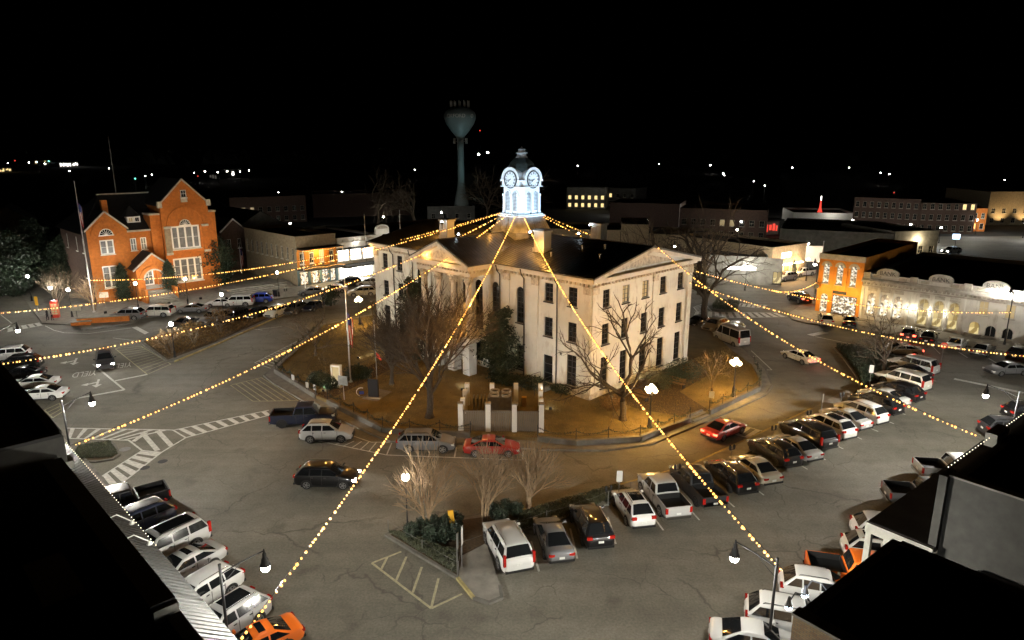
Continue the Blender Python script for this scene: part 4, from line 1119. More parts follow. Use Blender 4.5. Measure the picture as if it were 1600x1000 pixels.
    if S['rail']:
        for s in (-1, 1): parts.append(('roof_rail', MB().tube([(B-.1, s*wr*.86, H-.03), (B-.2, s*wr*.86, H+.045), (C+.25, s*wr*.86, H+.045), (C+.15, s*wr*.86, H-.03)], .022, 5).mesh('roof_rail', 'chrome'), False, None))
    if bed:
        bl = MB().box(-h+.085, bx-.01, -w*.985+.075, w*.985-.075, .815, .845); yi = w*.985-.071
        for a_ in ((-h+.082, bx-.01, -yi, -yi+.012), (-h+.082, bx-.01, yi-.012, yi), (-h+.081, -h+.095, -yi+.013, yi-.013), (bx-.02, bx-.011, -yi+.013, yi-.013)): bl.box(*a_, .846, 1.235)
        parts.append(('bed_liner', bl.mesh('bed_liner', 'car_black'), 'bed', None))
    sg_ = MB()
    for s in (-1, 1):
        for x in [lp(S['A'], S['B'], .0)-.12]+list(S['pil'][:1])+[max(D+.35, -1.05)]:
            ys = sorted((s*(w*.985), s*(w+.006))); sg_.box(x-.012, x+.012, ys[0], ys[1], .38, zb-.03)
        ys = sorted((s*(w*.98), s*(w+.012))); sg_.box(-S['wa']+r_a, S['wa']-r_a, ys[0], ys[1], .24, .34)
        for x in (S['pil'][0]+.25, S['pil'][0]-.75):
            ys = sorted((s*w*.97, s*(w+.025))); sg_.box(x-.09, x+.09, ys[0], ys[1], zb-.14, zb-.11)
    parts.append(('side_trim', sg_.mesh('side_trim', 'car_black'), False, None))
    for s in (-1, 1):
        for x in (S['wa'], -S['wa'] + (.05 if not bed else -.05)):
            r = S['r']
            ar = [(x+(r+.07)*math.cos(math.pi*i/12), r-.02+(r+.07)*math.sin(math.pi*i/12)) for i in range(13)]
            a_ = MB().face(*[(px, s*(w+.007), pz) for px, pz in ar]+[(x-r-.07, s*(w+.007), .2), (x+r+.07, s*(w+.007), .2)])
            parts.append(('wheel_arch', a_.mesh('wheel_arch', 'car_black'), False, None))
            ty = MB().lathe([(r*.66, -.10), (r*.95, -.11), (r, -.06), (r, .06), (r*.95, .11), (r*.66, .10)], 20, axis='y')
            parts.append(('wheel', ('tyre', r), (x, s*(w-.085), r), None))
    return parts
TYRE, RIM = {}, {}
def wheel_mesh(r, dark):
    if (r, dark) not in TYRE:
        TYRE[(r, dark)] = MB().lathe([(r*.64, -.10), (r*.94, -.112), (r, -.06), (r, .06), (r*.94, .112), (r*.64, .10)], 20, axis='y').mesh('tyre', 'rubber', True)
        q = MB().lathe([(r*.68, -.085), (r*.70, -.112), (r*.60, -.108), (r*.58, -.07), (r*.58, .07), (r*.60, .108), (r*.70, .112), (r*.68, .085)], 18, axis='y')
        for k in range(5):
            a = 2*math.pi*k/5
            for sg in (-1, 1):
                for da in (-.16, .16):
                    q.face((.06*math.cos(a-.8), sg*.10, .06*math.sin(a-.8)), (r*.62*math.cos(a+da-.07), sg*.108, r*.62*math.sin(a+da-.07)), (r*.62*math.cos(a+da+.07), sg*.108, r*.62*math.sin(a+da+.07)), (.06*math.cos(a+.8), sg*.10, .06*math.sin(a+.8)))
        q.lathe([(.07, -.115), (.07, .115)], 8, axis='y')
        RIM[(r, dark)] = q.mesh('rim', 'rim_dark' if dark else 'rim')
    return TYRE[(r, dark)], RIM[(r, dark)]
CM = {}
LITMESH = {}
PAINT = dict(white=(.62, .62, .60), pearl=(.52, .50, .44), silver=(.42, .42, .41), beige=(.40, .36, .28), grey=(.15, .15, .155), dark=(.028, .029, .032), black=(.005, .005, .006), red=(.30, .018, .012), orange=(.80, .16, .015), blue=(.02, .05, .42), navy=(.012, .017, .04), pink=(.62, .50, .45))
NAME = dict(sedan='sedan', hatch='crossover', suv='suv', bigsuv='large_suv', pickup='pickup_truck', van='van', coupe='coupe')
CATS = dict(sedan='car', hatch='car', suv='suv', bigsuv='suv', pickup='pickup truck', van='van', coupe='car')
def car(kind, x, y, deg, colour, label, group, lights='', z=0.0, dark_rim=False, roof=None):
    """x, y the middle of the car on the ground; deg the heading"""
    if kind not in CM: CM[kind] = car_meshes(kind)
    o = thing(NAME[kind], label, CATS[kind], (x, y, z), R(deg), group)
    rr = random.Random(label); o.scale = (rr.uniform(.96, 1.03), rr.uniform(.97, 1.02), rr.uniform(.94, 1.04))
    tyre, rim = wheel_mesh(SPEC[kind]['r'], dark_rim)
    col = PAINT[colour]
    for name, me, flag, _ in CM[kind]:
        if name == 'wheel':
            wv = put('wheel', tyre, o, loc=flag); put('rim', rim, wv); continue
        if flag == 'tail' and 't' in lights or flag == 'head' and 'h' in lights:
            k = (kind, me.name)
            if k not in LITMESH:
                m2 = me.copy(); m2.materials.clear(); m2.materials.append(MT['tail_lit' if flag == 'tail' else 'lamp_lit']); LITMESH[k] = m2
            me = LITMESH[k]
        c = put(name, me, o)
        if flag is True: c.color = (*col, 1)
    h = SPEC[kind]['L']/2
    if roof:
        S = SPEC[kind]; x0, x1 = S['C']+.35, S['B']-.25; wv = S['wr']*S['W']/2
        ps = MB().grid(lambda u, v: (lp(x0, x1, u), (v*2-1)*wv*.78, S['H']+.052-.030*((v*2-1)*.78)**2-.022*(2*u-1)**2), 4, 4)
        ps.build('sunroof', 'car_glass', o, 'all')
    if 'h' in lights:
        for s in (-1, 1): spot('beam', o, (h+.02, s*.6, .7), (h+8, s*.6, 0), 45, (1, .96, .88), 75, .9, .08)
    if 't' in lights: point('tail_glow', o, (-h-.25, 0, .8), 5, (1, .05, .02), .2)
    return o
def rear_car(kind, p, deg, *a, **k):
    """p: ground point under the middle of the rear bumper"""
    h = SPEC[kind]['L']/2
    return car(kind, p[0]+h*math.cos(R(deg)), p[1]+h*math.sin(R(deg)), deg, *a, **k)

G1 = 'cars parked nose-in along the front island strip'
front = [
 ('bigsuv', (0.5,35.98), 108, 'white', 'large white SUV with luggage rails parked against the tip of the front island'),
 ('sedan', (3.07,37.08), 100, 'grey', 'dark grey sedan parked between the large white and the black SUV of the front row'),
 ('suv', (5.66,38.52), 99, 'black', 'glossy black SUV reflecting amber string lights, third from the island tip'),
 ('hatch', (8.85,40.98), 100, 'white', 'white crossover parked between black SUV and silver pickup in the front row'),
 ('pickup', (11.48,42.11), 101, 'silver', 'silver crew cab pickup with an open black bed in the front row'),
 ('pickup', (14.41,43.56), 103, 'dark', 'dark grey pickup under the string of bulbs beside the silver pickup'),
 ('suv', (17.42,45.66), 105, 'black', 'black SUV with full-width red tail lights right of the dark pickup'),
 ('sedan', (19.87,47.02), 107, 'beige', 'champagne sedan between two black SUVs of the front row'),
 ('suv', (22.55,49.99), 109, 'black', 'shiny black SUV right of the champagne sedan by a parking meter'),
 ('sedan', (24.73,51.13), 110, 'silver', 'older silver sedan with square red tail lights in the front row'),
 ('bigsuv', (26.97,53.42), 111, 'black', 'long black SUV between the older silver sedan and a white SUV'),
 ('suv', (29.64,55.37), 113, 'white', 'white SUV with dark sunroof in the middle of the right-hand front row'),
 ('sedan', (32.15,57.45), 115, 'silver', 'silver sedan squeezed between two white SUVs of the front row'),
 ('suv', (34.29,58.76), 116, 'white', 'white SUV with sloping roof right of the squeezed silver sedan'),
 ('suv', (36.98,61.08), 118, 'black', 'black SUV under the right string of bulbs in the front row'),
 ('sedan', (38.92,63.23), 119, 'silver', 'silver sedan mostly hidden behind a black SUV under the right string'),
 ('suv', (41.18,64.62), 120, 'black', 'black SUV with lit-looking red tail lamps near the east island'),
 ('bigsuv', (43.61,67.76), 122, 'pearl', 'long cream SUV with black side glass near the east island'),
 ('sedan', (45.86,70.99), 123, 'black', 'black sedan almost hidden between the cream SUV and silver SUV'),
 ('bigsuv', (47.74,72.93), 124, 'silver', 'long silver SUV at the far end of the front row by the stop sign')]
for k, p, a, c, lb in front: rear_car(k, p, a, c, lb, G1, dark_rim=c in ('black', 'dark'), roof=lb.find('sunroof') >= 0 or k == 'hatch')
G2 = 'cars parked nose-in under the metal awning'
for k, p, a, c, lb, rf_ in [
 ('pickup', (-25.26,45.37), -142, 'black', 'black pickup parked at the top of the row beside the metal awning', 0),
 ('suv', (-23.67,42.95), -130, 'navy', 'dark SUV between black pickup and silver SUV beside the awning', 0),
 ('bigsuv', (-20.43,40.44), -125, 'silver', 'silver SUV with long dark sunroof beside the metal awning', 1),
 ('sedan', (-18.48,38.31), -123, 'silver', 'silver sedan with small sunroof beside the metal awning', 1),
 ('suv', (-16.43,35.67), -120, 'white', 'white SUV with plain roof between two silver cars beside the awning', 0),
 ('suv', (-13.87,33.16), -121, 'silver', 'silver SUV with sunroof under the arm lamp beside the awning', 1),
 ('coupe', (-11.29,31.13), -140, 'orange', 'bright orange-red car cut off by the bottom edge beside the awning', 1)]: rear_car(k, p, a, c, lb, G2, roof=rf_)
G3 = 'cars parked nose-in before the right foreground roofs'
for k, p, a, c, lb in [
 ('sedan', (10.16,30.5), -16, 'white', 'white sedan with dark rear glass at the bottom edge near the arm lamp'),
 ('suv', (12.66,32.09), -18, 'white', 'white SUV with dark rear glass beside the brick corner'),
 ('hatch', (15.41,34.58), -17, 'white', 'white crossover below the orange pickup near the brick corner'),
 ('pickup', (17.7,36.05), -14, 'orange', 'orange pickup with black bed cover behind the brick roof'),
 ('hatch', (20.78,38.38), -14, 'pearl', 'pale car with black glass roof above the orange pickup'),
 ('suv', (22.46,40.44), -12, 'white', 'white car at the white gallery posts above the pale car'),
 ('pickup', (27.18,45.19), -10, 'grey', 'grey pickup whose open bed shows beyond the dark gallery roof'),
 ('pickup', (31.67,49.11), -8, 'silver', 'silver pickup with red tail lamp and cargo by the gallery roof'),
 ('suv', (41.97,56.88), -6, 'dark', 'dark SUV under the right arm lamp at the end of the string'),
 ('suv', (46.92,60.76), -4, 'black', 'black SUV at the right edge behind the arm lamp pole')]: rear_car(k, p, a, c, lb, G3, roof='glass roof' in lb)
G4 = 'cars parked on the west side'
for k, p, a, c, lb in [
 ('sedan', (-45.99,66.62), 192, 'white', 'white sedan nearest the yellow hatched bay on the west side'),
 ('sedan', (-49.12,70.16), 194, 'white', 'second white sedan from the yellow hatched bay on the west side'),
 ('sedan', (-52.71,73.38), 196, 'black', 'black sedan behind two white sedans on the west side'),
 ('suv', (-55.32,76.64), 198, 'black', 'black SUV two places behind the white sedans on the west side'),
 ('suv', (-58.94,80.18), 198, 'silver', 'silver SUV at the far end of the west side row')]: rear_car(k, p, a, c, lb, G4)
G5 = 'cars parked around the west island and the brick hall'
for k, p, a, c, lb in [
 ('suv', (-57.92,99.93), 182, 'grey', 'grey SUV parked beside the brick planter near the brick hall'),
 ('bigsuv', (-54.6,101.96), 182, 'pearl', 'cream large SUV parked below the entrance stairs of the brick hall'),
 ('sedan', (-50.34,104.49), 185, 'grey', 'grey sedan hidden by the twiggy shrubs below the brick hall'),
 ('sedan', (-47.48,108.53), 186, 'white', 'white sedan behind the shrubs left of the blue SUV'),
 ('bigsuv', (-44.95,109), 188, 'white', 'white SUV parked directly left of the blue SUV'),
 ('hatch', (-42.35,111.39), 190, 'blue', 'bright blue SUV parked near the plaza steps'),
 ('sedan', (-47.13,95), 250, 'dark', 'dark sedan nosed into the shrubs of the west island'),
 ('suv', (-43.91,97.6), 250, 'grey', 'grey SUV behind the second shrub clump of the west island'),
 ('bigsuv', (-41.28,98.36), 252, 'black', 'tall black SUV facing the west island'),
 ('hatch', (-38.71,100.73), 254, 'black', 'small black car facing the west island beside a white one'),
 ('hatch', (-36.21,101.96), 255, 'pearl', 'pale car with dark windscreen facing the west island'),
 ('hatch', (-33.9,104.06), 256, 'dark', 'dark car with shining lamp under the string at the island end'),
 ('sedan', (-31.71,106.25), 258, 'navy', 'dark blue sedan partly behind the small lawn tree'),
 ('sedan', (-35.12,117.55), 190, 'grey', 'grey sedan with red tail lamps parked before the shop corner'),
 ('sedan', (-31.73,119.76), 192, 'pink', 'pale pinkish sedan parked before the bright shop windows'),
 ('suv', (-30.45,125.62), 194, 'dark', 'dark car parked behind the pale sedan at the bright shop'),
 ('suv', (-26.22,117.02), 192, 'beige', 'beige SUV beside the courthouse corner near the bright shop'),
 ('sedan', (-26.98,126.23), 194, 'white', 'white sedan against the courthouse edge before the bright shop')]: car(k, p[0], p[1], a, c, lb, G5, lights='t' if 'red tail' in lb else '')
G6 = 'cars parked along the kerb in front of the courthouse'
car('pickup', *(-19.47,59.82), 8, 'navy', 'dark blue pickup parked on the kerb behind the silver crossover', G6, dark_rim=True)
car('hatch', *(-16.35,56.18), 2, 'silver', 'silver crossover at the hatched bay in front of the courthouse', G6)
car('suv', *(-7.31,54.19), -1, 'grey', 'dark silver SUV parked below the courthouse retaining wall', G6)
car('sedan', *(-1.68,53.3), -2, 'red', 'red sedan parked before the fenced equipment yard', G6)
G7 = 'vehicles moving round the square'
car('suv', *(-48.28,77.37), -58, 'dark', 'dark SUV with headlights on driving over the painted YIELD words', G7, 'h')
car('suv', *(-14.12,47.84), -2, 'black', 'black SUV driving across the front street with its headlights on', G7, 'h')
rear_car('sedan', (17.17,55.64), 38, 'red', 'red car with glowing tail lamps driving past the east crosswalk', G7, 't')
rear_car('sedan', (35.75,76.88), 112, 'pearl', 'pale car driving away beside the east island with tail lamps lit', G7, 't')
car('sedan', *(56.53,74.28), 186, 'grey', 'grey sedan driving at the right edge below the bank', G7, 't')
car('sedan', *(48.43,81.79), 172, 'silver', 'silver car moving behind the bare tree of the east island', G7, 't')
G8 = 'cars parked in front of the bank row'
for k, p, a, c, lb, li in [
 ('suv', (45.13,94.64), 70, 'beige', 'beige SUV parked before the orange corner shop', ''),
 ('sedan', (48.08,94.28), 62, 'black', 'black car parked just right of the beige SUV by the orange shop', ''),
 ('suv', (52.32,87), 55, 'dark', 'dark car with bright red brake lamps before the bank', 't'),
 ('sedan', (54.06,85.79), 52, 'black', 'black sedan next to the car with brake lamps before the bank', ''),
 ('sedan', (55.69,82.9), 46, 'white', 'white sedan parked before the arched windows of the bank', ''),
 ('sedan', (57.23,80.44), 42, 'grey', 'grey sedan parked right of the white one before the bank', ''),
 ('suv', (60.25,78.37), 38, 'black', 'black SUV cut by the right edge before the bank', '')]: rear_car(k, p, a, c, lb, G8, li)
G9 = 'cars behind the north-east corner of the courthouse'
for k, p, a, c, lb, li in [
 ('van', (29.98,84.32), 112, 'silver', 'pale van parked at the east lawn kerb', ''),
 ('suv', (30.19,90.84), 225, 'white', 'white SUV facing the lawn next to the pale van', ''),
 ('suv', (28.87,93.93), 225, 'beige', 'tan SUV facing the lawn, second from the pale van', ''),
 ('sedan', (27.08,96.47), 225, 'dark', 'dark sedan against the courthouse edge beside the tan SUV', ''),
 ('suv', (49.1,128.76), 210, 'silver', 'silver SUV parked first before the small orange restaurant', ''),
 ('suv', (53.56,131.38), 210, 'grey', 'grey SUV parked before the door of the small orange restaurant', ''),
 ('pickup', (58.68,136.22), 210, 'white', 'white pickup parked right of the restaurant door', ''),
 ('suv', (48.12,111.88), 100, 'black', 'black SUV with red tail lamps left of the orange corner shop', 't')]:
    (rear_car if k == 'van' else car)(*((k, p, a, c, lb, G9) if k == 'van' else (k, p[0], p[1], a, c, lb, G9)), lights=li)

# stall lines between neighbours of the angled rows
for (k, p, a, *_), (k2, p2, a2, *_2) in zip(front[2:], front[3:]):
    m_ = lerp(p, p2, .5); an = R((a+a2)/2)
    if math.dist(p, p2) < 3.9: marking((m_[0]-.3*math.cos(an), m_[1]-.3*math.sin(an)), (m_[0]+4.6*math.cos(an), m_[1]+4.6*math.sin(an)), .12)
for p, p2, an in (((-23.67,42.95), (-20.43,40.44), R(-128)), ((-20.43,40.44), (-18.48,38.31), R(-124)), ((-18.48,38.31), (-16.43,35.67), R(-121)), ((-16.43,35.67), (-13.87,33.16), R(-121))):
    m_ = lerp(p, p2, .5); marking((m_[0]-.4*math.cos(an), m_[1]-.4*math.sin(an)), (m_[0]+4.6*math.cos(an), m_[1]+4.6*math.sin(an)), .12)

# ================================================================== brick city hall
chl = thing('city_hall', 'orange brick Victorian hall with gables, round arches and white windows', 'building', (-67.4, 111.6, 0), R(45))
WF = dict(frame='white_paint', pane='pane_dimcool')
def gable_tri(parent, M, x0, x1, z0, zt, m, name='gable_wall', th=.3):
    return MB().extr([(x0, z0), (x1, z0), ((x0+x1)/2, zt)], 0, th).build(name, m, parent, M=M)
def rake(parent, M, x0, x1, z0, zt, m='stone_trim', w=.22, proud=.18):
    xm = (x0+x1)/2; half = (x1-x0)/2; an = math.atan2(zt-z0, half); L_ = math.hypot(half, zt-z0)
    for s in (-1, 1):
        MB().extr([(xm-s*half-s*.25, z0-.15), (xm-s*half-s*.25, z0+.15), (xm, zt+.28), (xm, zt-.04)], -proud, .25).build('coping', m, parent, M=M)
def arch_ring(parent, M, cx, cz, r0, r1, m, y=-.14, n=14, a0=0, a1=math.pi):
    b = MB()
    for i in range(n):
        t0, t1 = lp(a0, a1, i/n), lp(a0, a1, (i+1)/n)
        b.extr([(cx+r1*math.cos(t0), cz+r1*math.sin(t0)), (cx+r1*math.cos(t1), cz+r1*math.sin(t1)), (cx+r0*math.cos(t1), cz+r0*math.sin(t1)), (cx+r0*math.cos(t0), cz+r0*math.sin(t0))], y, -.004)
    return b.build('arch_ring', m, parent, M=M)
def fanlight(parent, M, cx, cz, r, pane='pane_dimcool'):
    b = MB(); n = 7
    for i in range(n+1):
        a = math.pi*i/n; b.tube([(cx, -.06, cz), (cx+r*math.cos(a), -.06, cz+r*math.sin(a))], .035, 4)
    for i in range(14):
        a0, a1 = math.pi*i/14, math.pi*(i+1)/14
        b.extr([(cx+r*math.cos(a0), cz+r*math.sin(a0)), (cx+r*math.cos(a1), cz+r*math.sin(a1)), (cx+(r-.12)*math.cos(a1), cz+(r-.12)*math.sin(a1)), (cx+(r-.12)*math.cos(a0), cz+(r-.12)*math.sin(a0))], -.09, -.01)
    b.box(cx-r-.1, cx+r+.1, -.12, -.01, cz-.14, cz)
    o = b.build('fanlight', 'white_paint', parent, M=M)
    MB().extr([(cx+r*math.cos(math.pi*i/12), cz+r*math.sin(math.pi*i/12)) for i in range(13)], -.03, -.006).build('pane', 'glass_dark', o)
BO = 'brick_orange'
# left wing
facade(chl, I4, 6.0, -.3, 12.0, [hl(.85, 8.0, 2.1, 2.4, nx=2, nz=2, fw=.2, mw=.13, **WF), hl(.75, 2.4, 2.2, 3.7, nx=2, nz=3, fw=.2, mw=.13, **WF)], BO, .2, x0=-1.9)
gable_tri(chl, I4, -1.9, 4.1, 12.0, 14.9, BO); rake(chl, I4, -1.9, 4.1, 12.0, 14.9)
fanlight(chl, I4, .95, 11.2, 1.05); arch_ring(chl, I4, 1.0, 11.2, 1.9, 2.3, BO)
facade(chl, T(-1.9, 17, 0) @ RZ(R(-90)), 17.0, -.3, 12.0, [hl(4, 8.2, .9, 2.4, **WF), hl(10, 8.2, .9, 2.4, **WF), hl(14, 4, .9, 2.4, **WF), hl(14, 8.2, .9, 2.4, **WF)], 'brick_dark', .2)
facade(chl, T(4.1, 0, 0) @ RZ(R(90)), 1.2, -.3, 12.0, [], BO)
# middle
facade(chl, T(0, 1.0, 0), 5.5, -.3, 11.4, [hl(5.15, 8.1, .95, 2.1, fw=.13, mw=.04, **WF), hl(6.75, 8.1, .95, 2.1, fw=.13, mw=.04, **WF)], BO, .2, x0=4.1)
MB().box(4.1, 9.6, .55, 1.0, 11.3, 11.6).build('cornice', 'stone_trim', chl)
# big gable block
MBG = T(0, -.5, 0)
facade(chl, MBG, 8.0, -.3, 15.6, [hl(13.3, 7.75, 4.9, 4.1, nx=4, nz=2, fw=.30, mw=.15, frame='white_paint', pane='pane_dimcool'), hl(13.1, 1.9, 4.9, 4.3, nx=4, nz=3, fw=.30, mw=.15, frame='white_paint', pane='pane_dimcool')], BO, .25, x0=9.6)
gable_tri(chl, MBG, 9.6, 17.6, 15.6, 19.7, BO); rake(chl, MBG, 9.6, 17.6, 15.6, 19.7)
for s in (9.5, 17.7): MB().box(s-.35, s+.35, -.35, .3, 15.1, 16.2).build('kneeler', 'stone_trim', chl, M=MBG)
window(chl, MBG @ T(13.65, -.02, 16.7), .95, 1.3, False, 'white_paint', 'glass_dark', 2, 2, .12)
MB().box(13.1, 14.2, -.12, -.004, 15.9, 16.6).build('window_apron', 'stone_trim', chl, M=MBG)
MB().box(9.6, 17.6, -.12, -.004, 15.45, 15.62).build('string_course', BO, chl, M=MBG)
fanlight(chl, MBG, 13.35, 12.0, .95); arch_ring(chl, MBG, 13.6, 11.9, 2.9, 3.35, BO); arch_ring(chl, MBG, 13.35, 12.0, 1.1, 1.35, BO, -.1)
for x in (10.3, 16.75):
    MB().box(x-.5, x+.5, -.16, -.005, 7.0, 11.5).build('pier', 'brick_tan' if x < 12 else BO, chl, M=MBG); MB().box(x-.6, x+.6, -.25, -.006, 11.5, 11.9).build('pier_cap', 'stone_trim', chl, M=MBG); MB().box(x-.55, x+.55, -.2, -.006, 6.9, 7.3).build('pier_base', 'stone_trim', chl, M=MBG)
for s, a in ((9.6, -90), (17.6, 90)):
    facade(chl, (T(s, 12, 0) if a < 0 else T(s, -.5, 0)) @ RZ(R(a)), 12.5 if a > 0 else 12.5, 0, 15.6, [], BO)
for x0, x1, zt in ((8.0, 9.6, 13.9), (17.65, 18.9, 13.9)):
    MB().box(x0, x1, -.1 if x0 > 10 else .3, 3.5, -.3, zt).build('buttress', BO, chl); MB().box(x0-.15, x1+.15, -.25 if x0 > 10 else .15, 3.6, zt, zt+.3).build('buttress_cap', 'stone_trim', chl)
# porch with round arch and stairs
MP = T(0, -3.4, 0)
facade(chl, MP, 5.4, -.3, 5.3, [hl(6.4, 1.9, 3.0, 3.6-.4, arch=True, open=True)], BO, .5, x0=3.7)
gable_tri(chl, MP, 3.7, 9.1, 5.3, 7.8, BO); rake(chl, MP, 3.5, 9.3, 5.3, 7.8)
arch_ring(chl, MP, 6.4, 3.6, 1.5, 2.35, BO, -.16); arch_ring(chl, MP, 6.4, 3.6, 1.5, 1.75, 'stone_trim', -.2)
facade(chl, T(3.7, 1, 0) @ RZ(R(-90)), 4.4, -.3, 5.3, [], BO); facade(chl, T(9.1, -3.4, 0) @ RZ(R(90)), 4.4, -.3, 5.3, [], BO)
for s in (-1, 1):
    f = MB(); xm = 6.4
    f.extr([(xm+s*3.0, 5.25), (xm, 7.95), (xm, 8.1), (xm+s*3.1, 5.35)], -3.5, 1.0); f.build('porch_roof', 'slate', chl)
MB().box(3.9, 8.9, -3.3, .9, 1.6, 1.9).build('porch_floor', 'concrete', chl)
window(chl, T(6.4, .9, 1.9), 2.4, 3.2, False, 'white_paint', 'pane_dimcool', 3, 2, .2, False, 'door')
point('porch_light', chl, (6.4, -1.2, 4.7), 260, (1, .95, .82), .1)
for i in range(9):
    MB().box(4.6-.06*i, 8.3+.06*i, -3.9-.5*(i+1), -3.4-.5*i, -.2, 1.75-.2*i).build('stair_step', 'concrete', chl)
for x in (4.1, 8.8): MB().box(x-.2, x+.2, -6.2, -3.95, -.2, 2.3).build('stair_wall', BO, chl)
r_ = MB()
for x in (9.3, 9.9):
    r_.tube([(x, -8.6, 1.0), (x, -5.0, 2.2)], .03, 4)
    for i in range(7): r_.tube([(x, -8.6+i*.6, .1), (x, -8.6+i*.6, 1.0+i*.2)], .02, 4)
r_.build('hand_rail', 'iron', chl)
# roofs
f = MB(); e = [(-2.6, .9), (18.3, .9), (18.3, 17.5), (-2.6, 17.5)]; rd = [(3.0, 9.2), (13.0, 9.2)]
f.face((*e[0], 11.5), (*e[1], 11.5), (*rd[1], 17.2), (*rd[0], 17.2)); f.face((*e[1], 11.5), (*e[2], 11.5), (*rd[1], 17.2)); f.face((*e[2], 11.5), (*e[3], 11.5), (*rd[0], 17.2), (*rd[1], 17.2)); f.face((*e[3], 11.5), (*e[0], 11.5), (*rd[0], 17.2))
f.build('roof', 'slate', chl)
def gable_roof(parent, x0, x1, y0, y1, z0, zt, m='slate', o=.25):
    xm = (x0+x1)/2
    for s in (-1, 1):
        xe = xm+s*((x1-x0)/2+o); zz = z0-(zt-z0)*o/((x1-x0)/2)
        MB().extr([(xe, zz), (xm, zt), (xm, zt+.15), (xe, zz+.15)], y0, y1).build('roof', m, parent)
gable_roof(chl, -1.9, 4.1, .2, 9, 12.0, 14.95); gable_roof(chl, 9.6, 17.6, -.3, 10, 15.6, 19.75)
MB().box(2.6, 13.4, 9.0, 9.4, 17.15, 17.4).build('ridge_coping', 'stone_trim', chl)
MB().box(1.9, 2.8, 4.0, 4.9, 12.5, 16.6).build('chimney', BO, chl)
d = MB().box(5.1, 7.2, 2.6, 5, 12.6, 13.7); o = d.build('dormer', 'white_paint', chl)
window(chl, T(5.65, 2.56, 12.8), .7, .75, False, 'white_paint', 'pane_dimwarm', 2, 1, .07, False); window(chl, T(6.65, 2.56, 12.8), .7, .75, False, 'white_paint', 'glass_dark', 2, 1, .07, False)
MB().lathe([(1.7, 13.7), (1.5, 13.75), (.3, 15.2), (.02, 15.5)], 8, (6.15, 4.2, 0)).build('dormer_roof', 'slate', o)
MB().tube([(6, 10, 17.2), (6, 10, 27)], [.09, .05], 6).build('radio_mast', 'steel_grey', chl)
# ground floods added to wash the brick with warm light
for x, tx, tz, w_ in ((-3.0, 0.5, 9, 700), (11.5, 13.5, 11, 1300), (6.4, 6.4, 9, 330), (17.0, 14.5, 8, 600)):
    o = MB().box(-.2, .2, -.12, .12, 0, .35).build('added_ground_flood', 'iron', chl, loc=(x, -9.0, .15))
    MB().box(-.16, .16, -.02, .02, .08, .3).build('flood_lens', 'globe_amber', o, loc=(0, .135, 0))
    spot('wall_wash', chl, (x, -8.7, .75), (tx, 0, tz), w_*.7, (1, .56, .16), 95, .8, .15)

# ================================================================== generic blocks
def block(p, q, depth, h, label, wall='brick_dark', roofm='roof_black', holes=(), cat='building', name='building', parapet=.5, z0=0, group=None, sideholes=(), trim=None, base=0):
    """p, q: left and right foot of the front as seen from the square"""
    a = math.atan2(q[1]-p[1], q[0]-p[0]); L_ = math.dist(p[:2], q[:2])
    o = thing(name, label, cat, (p[0], p[1], base), a, group)
    facade(o, I4, L_, z0, h, list(holes), wall, .15)
    facade(o, T(0, depth, 0) @ RZ(R(-90)), depth, z0, h, list(sideholes), wall, .15)
    facade(o, T(L_, 0, 0) @ RZ(R(90)), depth, z0, h, [], wall, .15); facade(o, T(L_, depth, 0) @ RZ(R(180)), L_, z0, h, [], wall, .15)
    MB().box(.25, L_-.25, .25, depth-.25, h-parapet-.2, h-parapet).build('roof', roofm, o)
    b = MB(); b.box(-.06, L_+.06, -.08, .25, h, h+.12); b.box(-.06, L_+.06, depth-.25, depth+.08, h, h+.12); b.box(-.06, .25, .25, depth-.25, h, h+.12); b.box(L_-.25, L_+.06, .25, depth-.25, h, h+.12)
    b.build('coping', trim or wall, o)
    return o

# ---- shop row
SO = (-39.74, 125.0)
sw = [hl(21.5-s, 4.7, .8, 2.4, frame='stone_trim', pane='glass_dark') for s in (1.4, 3.5, 5.6, 7.7, 9.8, 11.9, 14, 16.1, 18.2, 20.3)]
s1 = block(SO, (SO[0]+8.3*Q, SO[1]+8.3*Q), 21.5, 9.2, 'long brick corner shop with a porch roof and small side windows', 'brick_tan', 'roof_black',
    [hl(1.0, 4.1, .9, 2.0, frame='white_paint', pane='glass_dark'), hl(3.0, 4.1, .9, 2.0, frame='white_paint', pane='glass_dark'), hl(5.1, 4.1, .9, 2.3, frame='white_paint', pane='pane_dimwarm'), hl(7.2, 4.1, .9, 2.0, frame='white_paint', pane='glass_dark'),
     hl(1.3, .2, 1.6, 2.6, frame='frame_dark', pane='shop_goods', nz=1), hl(3.6, .2, 1.4, 2.6, frame='frame_dark', pane='shop_goods', nz=1), hl(5.6, .1, 1.3, 2.6, frame='frame_dark', pane='shop_books', nz=1), hl(7.3, .2, 1.2, 2.6, frame='frame_dark', pane='shop_goods', nz=1)], sideholes=sw)
MB().box(-.02, 8.3, -.06, -.004, 3.45, 6.7).build('painted_front', 'orange_paint', s1) if False else None
MB().box(.15, 8.2, -.08, -.005, 6.45, 7.0).build('fascia', 'orange_paint', s1)
for x0, x1 in ((0, .5), (1.5, 2.5), (3.5, 4.6), (5.6, 6.7), (7.7, 8.3)): MB().box(x0, x1, -.05, -.004, 3.5, 6.45).build('painted_pier', 'orange_paint', s1)
f = MB().extr([(-.2, 7.0), (8.5, 7.0), (8.5, 7.12), (-.2, 7.12)], -2.6, 0); f.build('porch_roof', 'roof_grey', s1)
for x in (0.0, 8.3): MB().tube([(x, -2.4, 0), (x, -2.4, 7.0)], .07, 6).build('porch_post', 'white_paint', s1)
for x in (.1, 2.3, 4.6, 6.5, 8.1): MB().box(x-.25, x+.25, -.12, -.006, 0, 3.0).build('tile_pier', 'tile_teal', s1)
